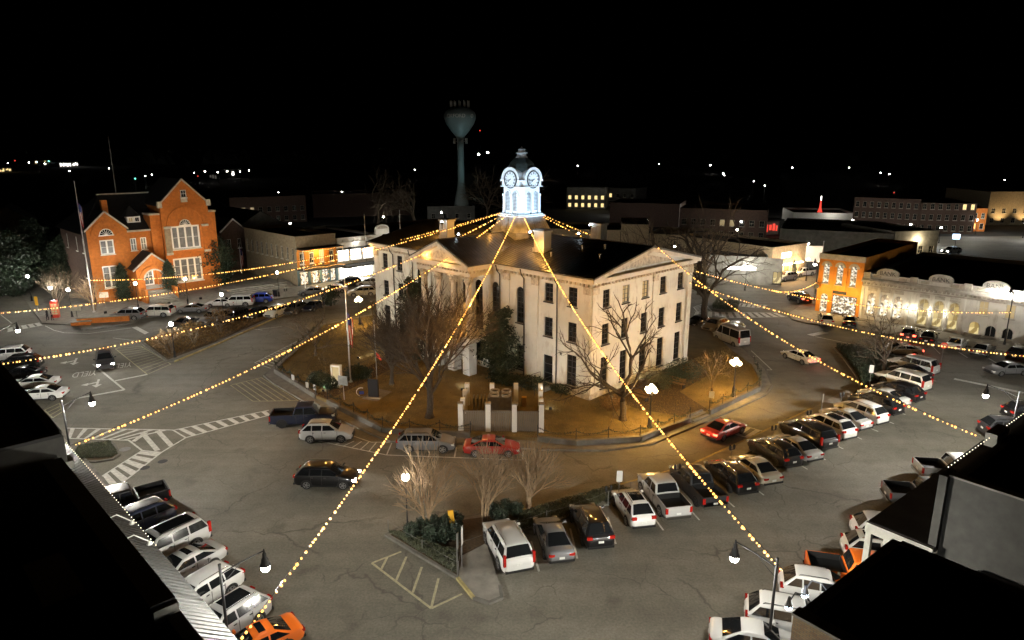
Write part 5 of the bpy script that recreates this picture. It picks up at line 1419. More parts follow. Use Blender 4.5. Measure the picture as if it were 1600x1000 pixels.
MB().box(-.3, 8.3, -3.0, 0, 3.15, 3.35).build('canopy', 'roof_grey', s1)
b = MB()
for i in range(26): b.ball((.1+i*.32, -2.55, 6.9-.12*math.sin(i*.5)), .06, 6, 4)
for i in range(30): b.ball((.0+i*.28, -3.05, 3.6+.2*abs(math.sin(i*.21))), .06, 6, 4)
for i in range(40): b.ball((rng.uniform(.2, 6.5), -.3, rng.uniform(.4, 2.9)), .045, 6, 4)
tag(b.build('fairy_lights', 'bulb_amber', s1), kind='stuff')
point('porch_glow', s1, (4, -1.4, 6.2), 260, (1, .62, .22), .3); point('canopy_glow', s1, (4, -1.6, 2.6), 200, (1, .74, .38), .3)
P2 = (SO[0]+8.3*Q+.03, SO[1]+8.3*Q+.03)
s2 = block(P2, (SO[0]+19*Q, SO[1]+19*Q), 22, 8.1, 'brilliantly lit white shopfront beside the courthouse corner', 'white_paint', 'roof_black',
    [hl(1.5, 3.7, 2.5, 2.2, frame='white_paint', pane='pane_white', nx=2, nz=1), hl(4.3, 3.7, 2.5, 2.2, frame='white_paint', pane='pane_white', nx=2, nz=1), hl(7.1, 3.7, 2.5, 2.2, frame='white_paint', pane='pane_white', nx=2, nz=1),
     hl(1.5, .2, 2.0, 2.3, frame='frame_dark', pane='pane_white', nx=1, nz=1), hl(4.3, .2, 2.0, 2.3, frame='frame_dark', pane='pane_white', nx=1, nz=1), hl(7.0, .2, 2.2, 2.3, frame='frame_dark', pane='pane_white', nx=1, nz=1)])
MB().box(-.1, 10.5, -3.0, 0, 2.75, 3.05).build('canopy', 'roof_grey', s2); MB().box(-.1, 10.5, -1.6, 0, 6.1, 6.25).build('upper_canopy', 'roof_grey', s2)
b = MB().box(-.05, 8, -.4, -.1, 7.95, 8.3); b.box(-.05, 8, -.4, -.1, 7.2, 7.4)
for i in range(7): b.box(i*1.3, i*1.3+.15, -.38, -.12, 7.4, 7.95)
b.build('balustrade', 'white_paint', s2)
pd = MB().extr([(8.8, 8.2), (12.0, 8.2), (12.0, 9.3)]+[(10.4+1.6*math.cos(math.pi*i/10), 9.3+.9*math.sin(math.pi*i/10)) for i in range(11)]+[(8.8, 9.3)], -.5, 0)
o = pd.build('curved_pediment', 'white_paint', s2); MB().extr([(10.4+1.2*math.cos(math.pi*i/10), 9.35+.6*math.sin(math.pi*i/10)) for i in range(11)], -.6, -.51).build('pediment_panel', 'stone_trim', o)
point('sign_glow', s2, (4.3, -1.0, 7.0), 45, WHITE, .2); point('sign_glow', s2, (10.4, -2.2, 8.6), 30, WHITE, .2); point('canopy_glow', s2, (4.3, -1.8, 2.4), 900, WHITE, .3)
s3 = block((SO[0]+19*Q+.03, SO[1]+19*Q+.03), (SO[0]+50*Q, SO[1]+50*Q), 22, 7.5, 'low dark shop row hidden behind the courthouse', 'brick_dark')

# ---- orange corner shop and bank
OO = (47.9, 105.1)
def along(s): return (OO[0]+s*Q, OO[1]-s*Q)
s4 = block(along(0), along(6.5), 26, 9.1, 'bright orange two-storey corner shop with three tall arched windows', 'orange_paint', 'roof_black',
    [hl(1.1, 4.7, .95, 3.2, arch=True, frame='stone_trim', pane='shop_books', nz=4), hl(3.1, 4.7, .95, 3.2, arch=True, frame='stone_trim', pane='shop_books', nz=4), hl(5.1, 4.7, .95, 3.2, arch=True, frame='stone_trim', pane='shop_books', nz=4),
     hl(1.2, 0.1, 1.1, 3.0, arch=True, frame='stone_trim', pane='shop_books', nz=3, sill=False), hl(4.2, .2, 3.6, 2.9, frame='frame_dark', pane='shop_books', nx=4, nz=2)])
for x in (1.1, 3.1, 5.1): arch_ring(s4, I4, x, 7.42, .5, .78, 'stone_trim', -.12); arch_ring(s4, I4, x, 7.5, .85, 1.1, 'orange_paint', -.16)
for x in (.12, 2.1, 4.1, 6.38): MB().box(x-.14, x+.14, -.1, -.004, 3.9, 8.4).build('pilaster', 'orange_paint', s4)
MB().box(-.1, 6.6, -.35, 0, 8.5, 9.35).build('cornice', 'stone_trim', s4); MB().box(2.4, 4.4, -.12, -.004, 3.3, 3.75).build('name_board', 'slate', s4)
MB().lathe([(.38, -.06), (.38, .06)], 14, axis='y').build('hanging_sign', 'sign_black', s4, loc=(.2, -.9, 4.2)); MB().tube([(.2, 0, 4.7), (.2, -.9, 4.7), (.2, -.9, 4.5)], .03, 4).build('sign_bracket', 'iron', s4)
for x in (.4, 3.2, 6.0): point('eave_glow', s4, (x, -2.4, 3.6), 230, (1, .62, .20), .15)
bk_h = []
for x in (1.5, 3.3, 5.1): bk_h.append(hl(x, .9, 1.2, 3.3, arch=True, frame='stone_trim', pane='shop_goods', nz=3))
for x in (8.4, 10.3, 12.15): bk_h.append(hl(x, .5, 1.35, 3.9, arch=True, frame='stone_trim', pane='gold_room', nz=3, nx=2, fw=.14))
for x in (15.5, 18.5, 21.5, 24.5, 27.5): bk_h.append(hl(x, 3.2, 1.1, 1.9, frame='bank_trim', pane='pane_dimwarm', nz=2))
bk_h.append(hl(14.8, .1, 1.3, 2.1, arch=True, frame='bank_trim', pane='gold_room', nz=1, nx=1, sill=False, name='door'))
for x in (16.7, 18.6, 22.5, 25, 28): bk_h.append(hl(x, .35, 1.3, 1.6, arch=True, frame='bank_trim', pane='glass_dark', nz=1))
bnk = block(along(6.53), along(38), 30, 6.9, 'long pale stone bank row with heavy cornice and curved name panels', 'bank_wall', 'roof_black', bk_h)
MB().box(-.05, 31.4, -.55, 0, 5.75, 6.1).build('cornice', 'bank_trim', bnk); MB().box(-.05, 31.4, -.35, 0, 6.1, 6.35).build('cornice', 'bank_trim', bnk)
MB().box(-.03, 31.4, -.14, -.004, 5.1, 5.28).build('string_course', 'bank_trim', bnk)
b = MB()
for i in range(60): b.box(.2+i*.52, .45+i*.52, -.42, -.02, 5.45, 5.75)
tag(b.build('brackets', 'bank_trim', bnk), kind='stuff')
for x in (3.3, 10.1, 16.5, 23.0, 29.5):
    MB().extr([(x-1.5, 6.9), (x+1.5, 6.9), (x+1.5, 7.3)]+[(x+1.5*math.cos(math.pi*i/12), 7.3+.75*math.sin(math.pi*i/12)) for i in range(13)]+[(x-1.5, 7.3)], -.22, .25).build('curved_parapet', 'bank_trim', bnk)
    if x < 20:
        o = put('lettering', word('BANK', .82, .05, 'stucco_dark'), bnk); o.matrix_basis = T(x, -.24, 7.05) @ Matrix.Rotation(R(90), 4, 'X')
for x in (0.6, 6.8, 13.4, 20.0, 26.4): MB().box(x-.45, x+.45, -.45, .1, 6.35, 7.25).build('parapet_block', 'bank_trim', bnk)
for x in (1.9, 5.3, 8.2, 11.8, 14.9, 18.2, 21.3, 24.6): MB().box(x-.5, x+.5, -.12, -.004, 6.45, 6.85).build('parapet_panel', 'stone_trim', bnk)
for x in (.2, 2.4, 4.2, 6.4, 7.5, 9.35, 11.2, 13.2): MB().box(x-.2, x+.2, -.16, -.005, 0, 5.1).build('pilaster', 'bank_wall', bnk)
for x in (1.5, 3.3, 5.1, 8.4, 10.3, 12.15): MB().box(x-.6, x+.6, -.14, -.006, 4.5, 5.0).build('spandrel_panel', 'bank_trim', bnk)
for x in (7.5, 9.35, 11.2, 6.4, 4.2):
    o = MB().box(-.08, .08, -.16, 0, 0, .4).build('wall_lantern', 'iron', bnk, loc=(x, -.17, 2.5)); point('lantern_light', bnk, (x, -.55, 2.7), 36, (1, .9, .7), .1)
for i in range(4): MB().box(13.8, 15.8, -1.4+.3*i, -.003, 0, .12*(i+1)).build('door_step', 'concrete', bnk)
MB().box(24.0, 31, -2.5, 0, 3.0, 3.15).build('entry_canopy', 'roof_grey', bnk)
for x in (24.2, 27, 30): MB().tube([(x, -2.3, 0), (x, -2.3, 3.0)], .06, 6).build('canopy_post', 'iron', bnk)

# ---- behind the north-east corner
s5 = block((49.7,129.4), (59.2,136.22), 24, 6.6, 'small restaurant front washed in orange light with clipped evergreens', 'brick_tan', 'roof_black',
    [hl(1.6, .3, 1.3, 2.6, frame='frame_dark', pane='pane_warm', nz=1), hl(4.0, .1, 1.1, 2.7, frame='red_paint', pane='pane_warm', nz=1, nx=1, name='door', sill=False), hl(6.6, .3, 1.3, 2.6, frame='frame_dark', pane='pane_warm', nz=1), hl(9.0, .3, 1.0, 2.6, frame='frame_dark', pane='pane_warm', nz=1)])
MB().box(3.0, 6.0, -.12, -.005, 4.4, 5.4).build('sign_panel', 'pane_white', s5); MB().box(-.1, 10, -.5, -.01, 3.0, 3.15).build('light_cove', 'globe_amber', s5)
for x in (1.0, 4.5, 8.0): point('cove_light', s5, (x, -.9, 3.3), 220, (1, .55, .16), .1); point('cove_light', s5, (x, -1.0, 2.4), 140, (1, .45, .12), .1)
s6 = block((37.62,129.4), (47.7,126.23), 18, 5.2, 'pale low building behind the big leaning tree', 'stucco', 'roof_black', [hl(12.5, .4, 1.6, 2.3, frame='frame_dark', pane='gold_room'), hl(6, 2.6, 5.5, .8, frame='stucco', pane='pane_white', nx=1, nz=1)])
point('wall_light', s6, (7, -1.2, 3.9), 240, WHITE, .2)
bb = thing('billboard', 'white blank panel on posts left of the orange corner shop', 'billboard', (60.32,135.51), R(-20))
MB().box(-1.5, 1.5, -.06, .06, 3.0, 6.2).build('panel', 'white_plastic', bb); MB().box(-1.62, -1.5, -.1, .1, 0, 7.2).build('post', 'steel_grey', bb); MB().box(1.5, 1.62, -.1, .1, 0, 7.2).build('post', 'steel_grey', bb)

# ---- town further out: each house a thing
def far(x0, x1, yb, yt, depth, label, wall='brick_dark', lit=(), roofm='roof_black', rows=0, cols=0, pane='glass_dark', fr='stone_trim', dz=0):
    p, q = x0, x1
    h = yt
    L_ = math.dist(p, q); holes = []
    for r_ in range(rows):
        for c_ in range(cols):
            on = lit == 'all' or (r_, c_) in lit
            holes.append(hl(L_*(c_+.5)/cols, .8+r_*3.2, min(1.3, L_/cols*.5), 1.7, frame=fr, pane=pane if on else 'glass_dark'))
    return block(p, q, depth, h, label, wall, roofm, holes)
far((23.31,295.4), (39.61,292.22), 0, 9, 14, 'apartment block with two rows of pale lit windows beyond the square', 'stucco', 'all', rows=2, cols=6, pane='pane_warm')
far((42.39,308.81), (53.79,301.96), 0, 8, 14, 'dim apartment block with a few amber windows', 'stucco_dark', ((0, 1), (1, 0), (0, 3)), rows=2, cols=4, pane='pane_warm')
far((32.65,230.04), (54.05,222.41), 0, 7.5, 20, 'plain dark brick block behind the courthouse ridge', 'brick_dark')
far((9.63,164.55), (25.62,161.52), 0, 6.2, 16, 'amber-lit low wall of the shop row behind the courthouse roof', 'brick_tan')
far((25.78,161.52), (32.14,160.53), 0, 7.6, 16, 'amber-lit shop with arched parapet behind the courthouse roof', 'brick_tan')
far((32.11,159.56), (43.94,154.84), 0, 5.6, 16, 'tan shop with stepped parapet behind the bare trees', 'brick_tan')
far((47.87,196.28), (69.91,187.95), 0, 8.5, 24, 'wide dark two-storey block behind the bare trees', 'brick_dark', ((1, 4), (1, 5)), rows=2, cols=9, pane='pane_dimwarm')
far((67.02,170.96), (89.76,160.53), 0, 5.5, 30, 'long pale flat-roofed store with blank wall', 'stucco', roofm='roof_grey')
o = far((90.07,160.53), (101.57,162.52), 0, 6.0, 20, 'pale shop with a bright doorway lamp on the side street', 'stucco', ((0, 1),), rows=1, cols=4, pane='pane_warm')
point('door_lamp', o, (6, -1, 4), 500, (1, .8, .5), .2)
o = far((94.08,230.04), (113.04,226.16), 0, 4.2, 20, 'white filling station building glowing beyond the roofs', 'white_paint')
point('forecourt_light', o, (12, -3, 4.5), 180, WHITE, .3); point('forecourt_light', o, (24, -3, 4.5), 180, WHITE, .3)
far((108.43,218.78), (123.41,208.55), 0, 10, 22, 'dark old block with rows of faint sash windows', 'brick_dark', ((0, 0), (0, 1), (0, 2), (0, 5)), rows=3, cols=9, pane='pane_dimcool')
far((123.61,208.55), (138.5,205.35), 0, 9, 22, 'dark block with three lit windows near the side street', 'brick_dark', ((2, 5), (2, 6)), rows=3, cols=7, pane='pane_warm')
o = far((158.96,230.04), (180.44,230.04), 0, 11, 24, 'tan stone building washed by amber floods at the right edge', 'brick_tan', rows=2, cols=6)
for x in (4, 12, 20): spot('wall_wash', o, (x, -3, .5), (x, 0, 7), 1800, (1, .7, .35), 100, .8)
far((136.94,215.27), (146.33,211.86), 0, 7.0, 14, 'brick shop with lit orange doorway on the side street', 'brick_orange', ((0, 1), (0, 3)), rows=2, cols=5, pane='neon_orange')
far((-94.08,230.04), (-72.36,242.47), 0, 9.0, 20, 'dark block with three dim upper windows behind the shop row', 'brick_dark', ((1, 0), (1, 1), (1, 2)), rows=2, cols=9, pane='pane_dimwarm')
far((-73.99,256.29), (-39.66,266.39), 0, 8.5, 24, 'long dark block on the skyline behind the bright shop', 'brick_dark')
far((-30.11,244.68), (-13.35,246.92), 0, 5.0, 14, 'small dark building with two door openings near the water tower', 'stucco_dark', rows=1, cols=4)
gb_ = thing('gabled_hall', 'dark gabled hall with pale verge behind the corner shop', 'building', (-65.67,162.52), R(45))
gable_roof(gb_, 0, 13, 0, 30, 6.5, 10.2, 'roof_black')
facade(gb_, I4, 13, 0, 6.5, [], 'stucco_dark'); gable_tri(gb_, I4, 0, 13, 6.5, 10.2, 'stucco'); facade(gb_, T(0, 30, 0) @ RZ(R(-90)), 30, 0, 6.5, [], 'stucco_dark')
nb = thing('small_house', 'narrow house with a white gable verge left of the shop row', 'building', (-60.15,141.42), R(45))
facade(nb, I4, 5.2, 0, 8.2, [hl(1.4, 4.6, .8, 2.0, frame='white_paint'), hl(3.6, 4.6, .8, 2.0, frame='white_paint')], 'brick_dark'); gable_tri(nb, I4, 0, 5.2, 8.2, 10.6, 'brick_dark'); rake(nb, I4, 0, 5.2, 8.2, 10.6, 'white_paint'); gable_roof(nb, 0, 5.2, .2, 16, 8.2, 10.6)
facade(nb, T(0, 16, 0) @ RZ(R(-90)), 16, 0, 8.2, [], 'brick_dark')
wh = thing('white_gable_house', 'pale gabled house at the left edge behind dark trees', 'building', (-124.89,162.52), R(30))
facade(wh, I4, 9, 0, 8, [], 'stucco'); gable_tri(wh, I4, 0, 9, 8, 11.5, 'stucco'); gable_roof(wh, 0, 9, .2, 12, 8, 11.5)

# ================================================================== water tower
wt = thing('water_tower', 'pale blue-green water tower with bulb tank on a flared stem', 'water tower', (-18.3, 250, 0))
MB().lathe([(3.4, 0), (2.6, 6), (1.6, 10.5), (1.2, 13.5), (1.15, 25), (1.2, 28)], 24).build('stem', 'wt_paint', wt, 'all')
MB().lathe([(1.2, 28), (1.5, 29), (3.2, 31), (4.9, 33.4), (5.6, 35.4), (5.65, 36.3), (5.2, 37.4), (4.0, 38.3), (2.0, 38.9), (.1, 39.1)], 28).build('tank', 'wt_paint', wt, 'all')
b = MB().lathe([(2.3, 27.4), (2.3, 27.5)], 20)
for i in range(10):
    a = 6.283*i/10; b.box(2.4*math.cos(a)-.14, 2.4*math.cos(a)+.14, 2.4*math.sin(a)-.14, 2.4*math.sin(a)+.14, 26.6, 28.6)
tag(b.build('antenna_ring', 'steel_grey', wt), kind='stuff')
b = MB()
for i in range(12):
    a = 6.283*i/12; b.box(3.3*math.cos(a)-.16, 3.3*math.cos(a)+.16, 3.3*math.sin(a)-.16, 3.3*math.sin(a)+.16, 39.2, 41.2); b.tube([(3.3*math.cos(a), 3.3*math.sin(a), 38.4), (3.3*math.cos(a), 3.3*math.sin(a), 39.3)], .06, 4)
tag(b.build('roof_antennas', 'steel_grey', wt), kind='stuff')
def bent_word(txt, zc, r, mid, size):
    n = len(txt)
    for i, c_ in enumerate(txt):
        if c_ == ' ': continue
        lw = word(c_, size, .05, 'flag_white')
        a = mid+(i-(n-1)/2)*.20
        o = put('lettering', lw, wt); o.matrix_basis = T(r*math.sin(a), -r*math.cos(a), zc) @ RZ(a) @ Matrix.Rotation(R(90), 4, 'X')
bent_word('OXFORD  O', 35.4, 5.68, .1, 1.7)
o = MB().box(-.3, .3, -.2, .2, 0, .4).build('uplight', 'iron', wt, loc=(7, -16, 0)); spot('tank_wash', wt, (7, -16, 1), (0, -3, 31), 3200, (.5, .85, .9), 64, .8)

# ================================================================== foreground roofs, west side
def lf(s, n): return (Q*s+Q*n, -Q*s+Q*n)
def lprism(name, s0, s1, n0, n1, z0, z1, m, parent): return MB().prism([lf(s0, n0), lf(s1, n0), lf(s1, n1), lf(s0, n1)], z0, z1, True).build(name, m, parent)
fl = thing('awning_shop', 'foreground shop with black roof and standing seam metal awning', 'building', (0, 0, 0))
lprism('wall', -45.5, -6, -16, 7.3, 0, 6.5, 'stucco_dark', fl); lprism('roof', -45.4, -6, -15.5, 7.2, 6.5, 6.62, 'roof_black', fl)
lprism('parapet', -45.2, -26.9, 6.5, 7.45, 6.5, 7.25, 'roof_black', fl); lprism('parapet_end', -26.88, -26.6, 6.5, 7.45, 6.5, 7.15, 'stucco', fl); lprism('parapet', -26.5, -6, 6.9, 7.45, 6.5, 6.8, 'roof_black', fl)
lprism('roof_ridge', -44, -10, 1.2, 1.6, 6.6, 6.75, 'roof_black', fl); lprism('roof_curb', -34, -30, 3.5, 5.0, 6.6, 7.2, 'roof_black', fl)
a0, a1, b0, b1 = lf(-57.5, 9.9), lf(-6, 9.9), lf(-57.5, 7.46), lf(-6, 7.46)
MB().face((*a0, 3.5), (*a1, 3.5), (*b1, 5.3), (*b0, 5.3)).face((*a0, 3.42), (*a1, 3.42), (*b1, 5.22), (*b0, 5.22)).face((*a0, 3.42), (*a1, 3.42), (*a1, 3.5), (*a0, 3.5)).build('awning', 'awning_metal', fl)
b = MB(); s = -57.4
while s < -6: p, q_ = lf(s, 9.9), lf(s, 7.46); b.tube([(*p, 3.52), (*q_, 5.32)], .028, 4); s += .42
tag(b.build('awning_seams', 'awning_metal', fl), kind='stuff')
b = MB(); s = -44
while s < -6: p = lf(s, 8.05); b.ball((*p, 4.97), .03, 5, 3); s += .42
s = -57.4
while s < -38: p = lf(s, 9.93); b.ball((*p, 3.5), .03, 5, 3); s += .42
tag(b.build('edge_lights', 'bulb_small', fl), kind='stuff')
for s in (-38.2, -35.4):
    o = MB().tube([(*lf(s, 7.5), 5.9), (*lf(s, 8.3), 6.0), (*lf(s, 8.9), 5.4)], .03, 5); o.lathe([(.05, 0), (.16, -.2)], 8, (*lf(s, 8.95), 5.4)); o.build('gooseneck_lamp', 'white_plastic', fl)
fl2 = thing('stucco_block', 'taller foreground block with stained stucco party wall at the left edge', 'building', (0, 0, 0))
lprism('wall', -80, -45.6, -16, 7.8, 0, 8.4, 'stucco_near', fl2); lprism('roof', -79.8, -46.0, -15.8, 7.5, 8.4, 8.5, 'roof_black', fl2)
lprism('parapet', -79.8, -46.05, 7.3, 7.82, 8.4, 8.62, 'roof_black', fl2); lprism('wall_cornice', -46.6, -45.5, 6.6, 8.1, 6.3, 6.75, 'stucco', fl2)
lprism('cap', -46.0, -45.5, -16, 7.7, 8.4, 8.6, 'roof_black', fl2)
o = MB().tube([(*lf(-58, 4.0), 8.5), (*lf(-58, 4.0), 9.6), (*lf(-58, 4.4), 9.9), (*lf(-58, 6.2), 9.9), (*lf(-58, 6.3), 9.7)], .06, 5); o.build('roof_pipe', 'stucco', fl2)
MB().lathe([(.18, 0), (.22, -.3), (.3, -.45)], 10, (*lf(-58, 6.3), 9.7)).build('roof_lamp_hood', 'stucco', fl2)

# ================================================================== foreground roofs, east side
def rprism(name, s0, s1, n0, n1, z0, z1, m, parent): return MB().prism([rf(s0, n0), rf(s1, n0), rf(s1, n1), rf(s0, n1)], z0, z1, True).build(name, m, parent)
fr = thing('brick_corner_shop', 'foreground brick shop with black roof and rough grey parapet cap', 'building', (0, 0, 0))
rprism('wall', 20.9, 28.8, -14, 10.2, 0, 8.3, 'brick_near', fr); rprism('roof', 21.4, 28.4, -13.5, 9.8, 8.3, 8.4, 'roof_black', fr)
rprism('parapet', 20.9, 21.35, -14, 10.2, 8.3, 8.9, 'brick_near', fr); rprism('parapet_cap', 20.85, 21.4, -14, 10.25, 8.9, 9.0, 'concrete_old', fr)
rprism('parapet', 21.4, 28.8, 9.8, 10.2, 8.3, 8.9, 'roof_grey', fr); rprism('parapet', 28.4, 28.8, -14, 9.8, 8.3, 9.0, 'roof_grey', fr)
rprism('roof_curb', 24, 26, 0, 4, 8.4, 8.8, 'roof_black', fr)
for s in (23.9, 22.7):
    o = MB().tube([(*rf(s, 10.2), 8.2), (*rf(s, 10.7), 8.6), (*rf(s, 11.1), 8.5), (*rf(s, 11.25), 8.1)], .03, 5).build('gooseneck_lamp', 'iron', fr)
    MB().lathe([(.05, .2), (.09, 0), (.16, -.22)], 10, (*rf(s, 11.3), 8.0)).build('lamp_hood', 'iron', o)
    MB().ball((*rf(s, 11.3), 7.78), .15, 8, 5).build('globe', 'flood_blue', o); point('lamp_light', fr, (*rf(s, 11.35), 7.55), 160, (.85, .93, 1), .1)
gp = thing('low_link_roof', 'low black roof between the brick shop and the stucco shop', 'building', (0, 0, 0))
rprism('wall', 28.85, 36.9, -14, 9.0, 0, 4.6, 'stucco_dark', gp); rprism('roof', 28.9, 36.9, -13.8, 8.8, 4.6, 4.7, 'roof_black', gp)
fs = thing('stucco_gallery_shop', 'foreground stucco shop with dark gallery roof over the pavement', 'building', (0, 0, 0))
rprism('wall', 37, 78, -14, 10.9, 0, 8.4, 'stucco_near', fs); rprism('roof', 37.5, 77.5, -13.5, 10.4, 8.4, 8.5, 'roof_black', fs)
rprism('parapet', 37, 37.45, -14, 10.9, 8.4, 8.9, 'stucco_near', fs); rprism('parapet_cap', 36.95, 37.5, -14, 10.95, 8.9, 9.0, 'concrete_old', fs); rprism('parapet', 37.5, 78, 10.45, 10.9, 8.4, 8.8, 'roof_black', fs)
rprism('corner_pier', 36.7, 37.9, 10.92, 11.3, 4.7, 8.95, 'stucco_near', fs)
rprism('gallery_roof', 36.6, 78, 10.92, 14.3, 4.85, 5.0, 'roof_black', fs); rprism('gallery_beam', 36.4, 36.65, 10.95, 14.35, 4.4, 4.98, 'stucco', fs); rprism('gallery_beam', 36.7, 78, 14.1, 14.28, 4.4, 4.84, 'white_paint', fs)
for s, n in ((36.6, 14.15), (36.6, 13.2), (36.6, 11.4), (42, 14.15), (48, 14.15), (54, 14.15), (60, 14.15), (66, 14.15)): MB().obox((*rf(s, n), .1), .3, .3, 4.3, R(38.5)).build('gallery_post', 'stucco', fs)
rprism('gallery_floor', 36.6, 78, 10.92, 14.0, 2.6, 2.75, 'concrete', fs)
b = MB()
for i in range(60): b.ball((*rf(38+i*.42, 11.35), 8.95), .03, 5, 3)
for i in range(12): b.ball((*rf(37.0, 11.32), 5.2+i*.3), .03, 5, 3)
tag(b.build('edge_lights', 'bulb_small', fs), kind='stuff')
rprism('roof_box', 44, 46, 11.0, 11.6, 8.4, 9.2, 'stucco', fs)

# ================================================================== trees and plants
def grow(big, twig, p, d, L_, r, lev, P, rg):
    n = 4 if lev < 2 else 3
    pts, rad = [p.copy()], [r]
    end = r*P['taper'] if lev < P['levels'] else r*.35
    for i in range(n):
        d = (d+Vector((rg.gauss(0, 1), rg.gauss(0, 1), rg.gauss(0, 1)))*P['wob']+Vector((0, 0, P['up']))*(.5 if lev else .2)).normalized()
        p = p+d*L_/n; pts.append(p.copy()); rad.append(lp(r, end, (i+1)/n))
    (big if lev < P['split'] else twig).tube(pts, rad, 7 if lev == 0 else 5 if lev < 3 else 3)
    if lev >= P['levels']: return
    k = P['kids'][min(lev, len(P['kids'])-1)]
    ph = rg.uniform(0, 6.28)
    for i in range(k):
        t = 1.0 if i == 0 else rg.uniform(P['from'] if lev else P.get('from0', .5), 1.0)
        j = min(n-1, int(t*n)); f = t*n-j; q = pts[j].lerp(pts[min(n, j+1)], f) if j < n else pts[-1]
        ang = P['spread'][min(lev, len(P['spread'])-1)]*rg.uniform(.6, 1.25)*(.45 if i == 0 else 1)
        a = ph+6.283*i/k+rg.uniform(-.5, .5)
        u = d.orthogonal().normalized(); v = d.cross(u)
        nd = (d*math.cos(ang)+(u*math.cos(a)+v*math.sin(a))*math.sin(ang)).normalized()
        grow(big, twig, q, nd, L_*P['len'][min(lev, len(P['len'])-1)]*rg.uniform(.8, 1.15), max(P.get('min', .006), lp(rad[j], rad[min(n, j+1)], f)*(P['thin'] if i else .85)), lev+1, P, rg)
def bare_tree(p, label, seed, P, bark='bark', twigm=None, z=0.0, group='bare winter trees', name='bare_tree'):
    rg = random.Random(seed); o = thing(name, label, 'tree', (p[0], p[1], z), rg.uniform(0, 6), group)
    big, twig = MB(), MB(); r0 = P['r']
    for i in range(P.get('stems', 1)):
        if P.get('stems', 1) > 1:
            a = 6.283*i/P['stems']+rg.uniform(-.3, .3); d = Vector((math.cos(a)*P['lean'], math.sin(a)*P['lean'], 1)).normalized(); s = Vector((math.cos(a)*r0*1.2, math.sin(a)*r0*1.2, -.05))
        else: d = Vector((P.get('lx', 0), P.get('ly', 0), 1)).normalized(); s = Vector((0, 0, -.05)); big.lathe([(r0*1.6, -.1), (r0*1.25, .15), (r0*1.02, .45)], 8)
        grow(big, twig, s, d, P['L'], r0, 0, P, rg)
    big.build('trunk', bark, o, True)
    c = twig.build('crown', twigm or bark, o)
    return o
MYRTLE = dict(stems=5, lean=.10, L=2.3, r=.085, taper=.75, levels=4, split=2, wob=.08, up=.05, kids=(4, 3, 3, 3), spread=(.40, .34, .36, .40, .45), len=(.64, .84, .84, .8), thin=.7, min=.017)
MYRTLE['from'] = .45
for i, (p, lb) in enumerate((((-5.67,40.98), 'nearest vase-shaped bare crape myrtle beside the island lamp'), ((-1.89,42.11), 'middle vase-shaped bare crape myrtle of the front island'), ((1.17,43.38), 'right vase-shaped bare crape myrtle of the front island'))):
    bare_tree(p, lb, 11+i, dict(MYRTLE, L=2.12-.08*i), 'bark_pale', 'bark_pale', .12, name='crape_myrtle', group='crape myrtles of the front island')
BIG = dict(L=4.7, r=.34, taper=.78, levels=6, split=3, wob=.10, up=.13, kids=(9, 5, 4, 4, 3, 3), spread=(.55, .5, .5, .5, .5), len=(.78, .72, .70, .68, .66), thin=.55, min=.014)
BIG['from'] = .35
bare_tree((-7.77,60.14,0.45), 'large dense bare tree on the lawn before the portico', 21, BIG, 'bark_dark', 'bark_dark', .45)
bare_tree((-12.93,69.51,0.45), 'smaller bare tree left of the large one before the portico', 23, dict(BIG, L=2.9, r=.22, levels=5), 'bark_dark', 'bark_dark', .45)
OAK = dict(L=4.0, r=.30, taper=.8, levels=5, split=3, wob=.17, up=.04, kids=(4, 4, 3, 3, 3), spread=(.7, .75, .75, .7, .7), len=(.95, .74, .70, .66, .62), thin=.6, min=.016, lx=.10, ly=.05)
OAK['from'] = .4
bare_tree((10.33,59.51,0.45), 'bare oak with crooked limbs in front of the gable end', 33, OAK, 'bark_dark', 'bark_dark', .45)
bare_tree((28.0, 96.5), 'huge leaning bare tree behind the courthouse gable', 37, dict(OAK, L=5.0, r=.5, lx=.35, ly=.1, levels=6, kids=(5, 4, 3, 3, 3, 2)), 'bark_dark', 'bark_dark', .3)
bare_tree((22, 112), 'tall bare tree lit amber behind the courthouse roof', 41, dict(OAK, L=4.6, r=.35, levels=5), 'bark', 'bark')
bare_tree((33, 118), 'tall bare tree at the far north corner behind the courthouse', 43, dict(OAK, L=4.8, r=.35, levels=5), 'bark', 'bark')
EISL = dict(OAK, L=2.6, r=.22, levels=5, lx=-.05, kids=(5, 4, 3, 3, 3), len=(.85, .75, .7, .66, .6))
bare_tree((41.85,73.38), 'bare spreading tree on the east island', 47, EISL, 'bark_dark', 'bark_dark', .12)
bare_tree((-23.98,79.78,0.45), 'small bare tree on the west end of the lawn', 51, dict(OAK, L=2.4, r=.13, levels=5, kids=(6, 4, 3, 3, 2), spread=(.85, .7, .6, .6), up=.06, lx=0, ly=0), 'bark', 'bark', .45)
bare_tree((-18.9,90.53,0.45), 'slim bare tree by the courthouse north-west corner', 53, dict(OAK, L=3.0, r=.16, levels=5, lx=-.1), 'bark', 'bark', .45)
for i, (p, lb) in enumerate((((-42.32,81.24), 'twiggy clipped crape myrtle at the point of the west island'), ((-41.51,85.79), 'twiggy clipped crape myrtle second on the west island'), ((-40.39,91.17), 'twiggy clipped crape myrtle nearest the black SUV on the west island'))):
    bare_tree(p, lb, 61+i, dict(MYRTLE, L=1.7, stems=5, lean=.3, levels=4, kids=(3, 3, 3, 5), spread=(.5, .6, .7, .8), up=-.02, len=(.6, .6, .6, .6)), 'bark', 'leaf_brown' if i else 'bark_pale', .12, 'twiggy shrubs of the west island', 'crape_myrtle')
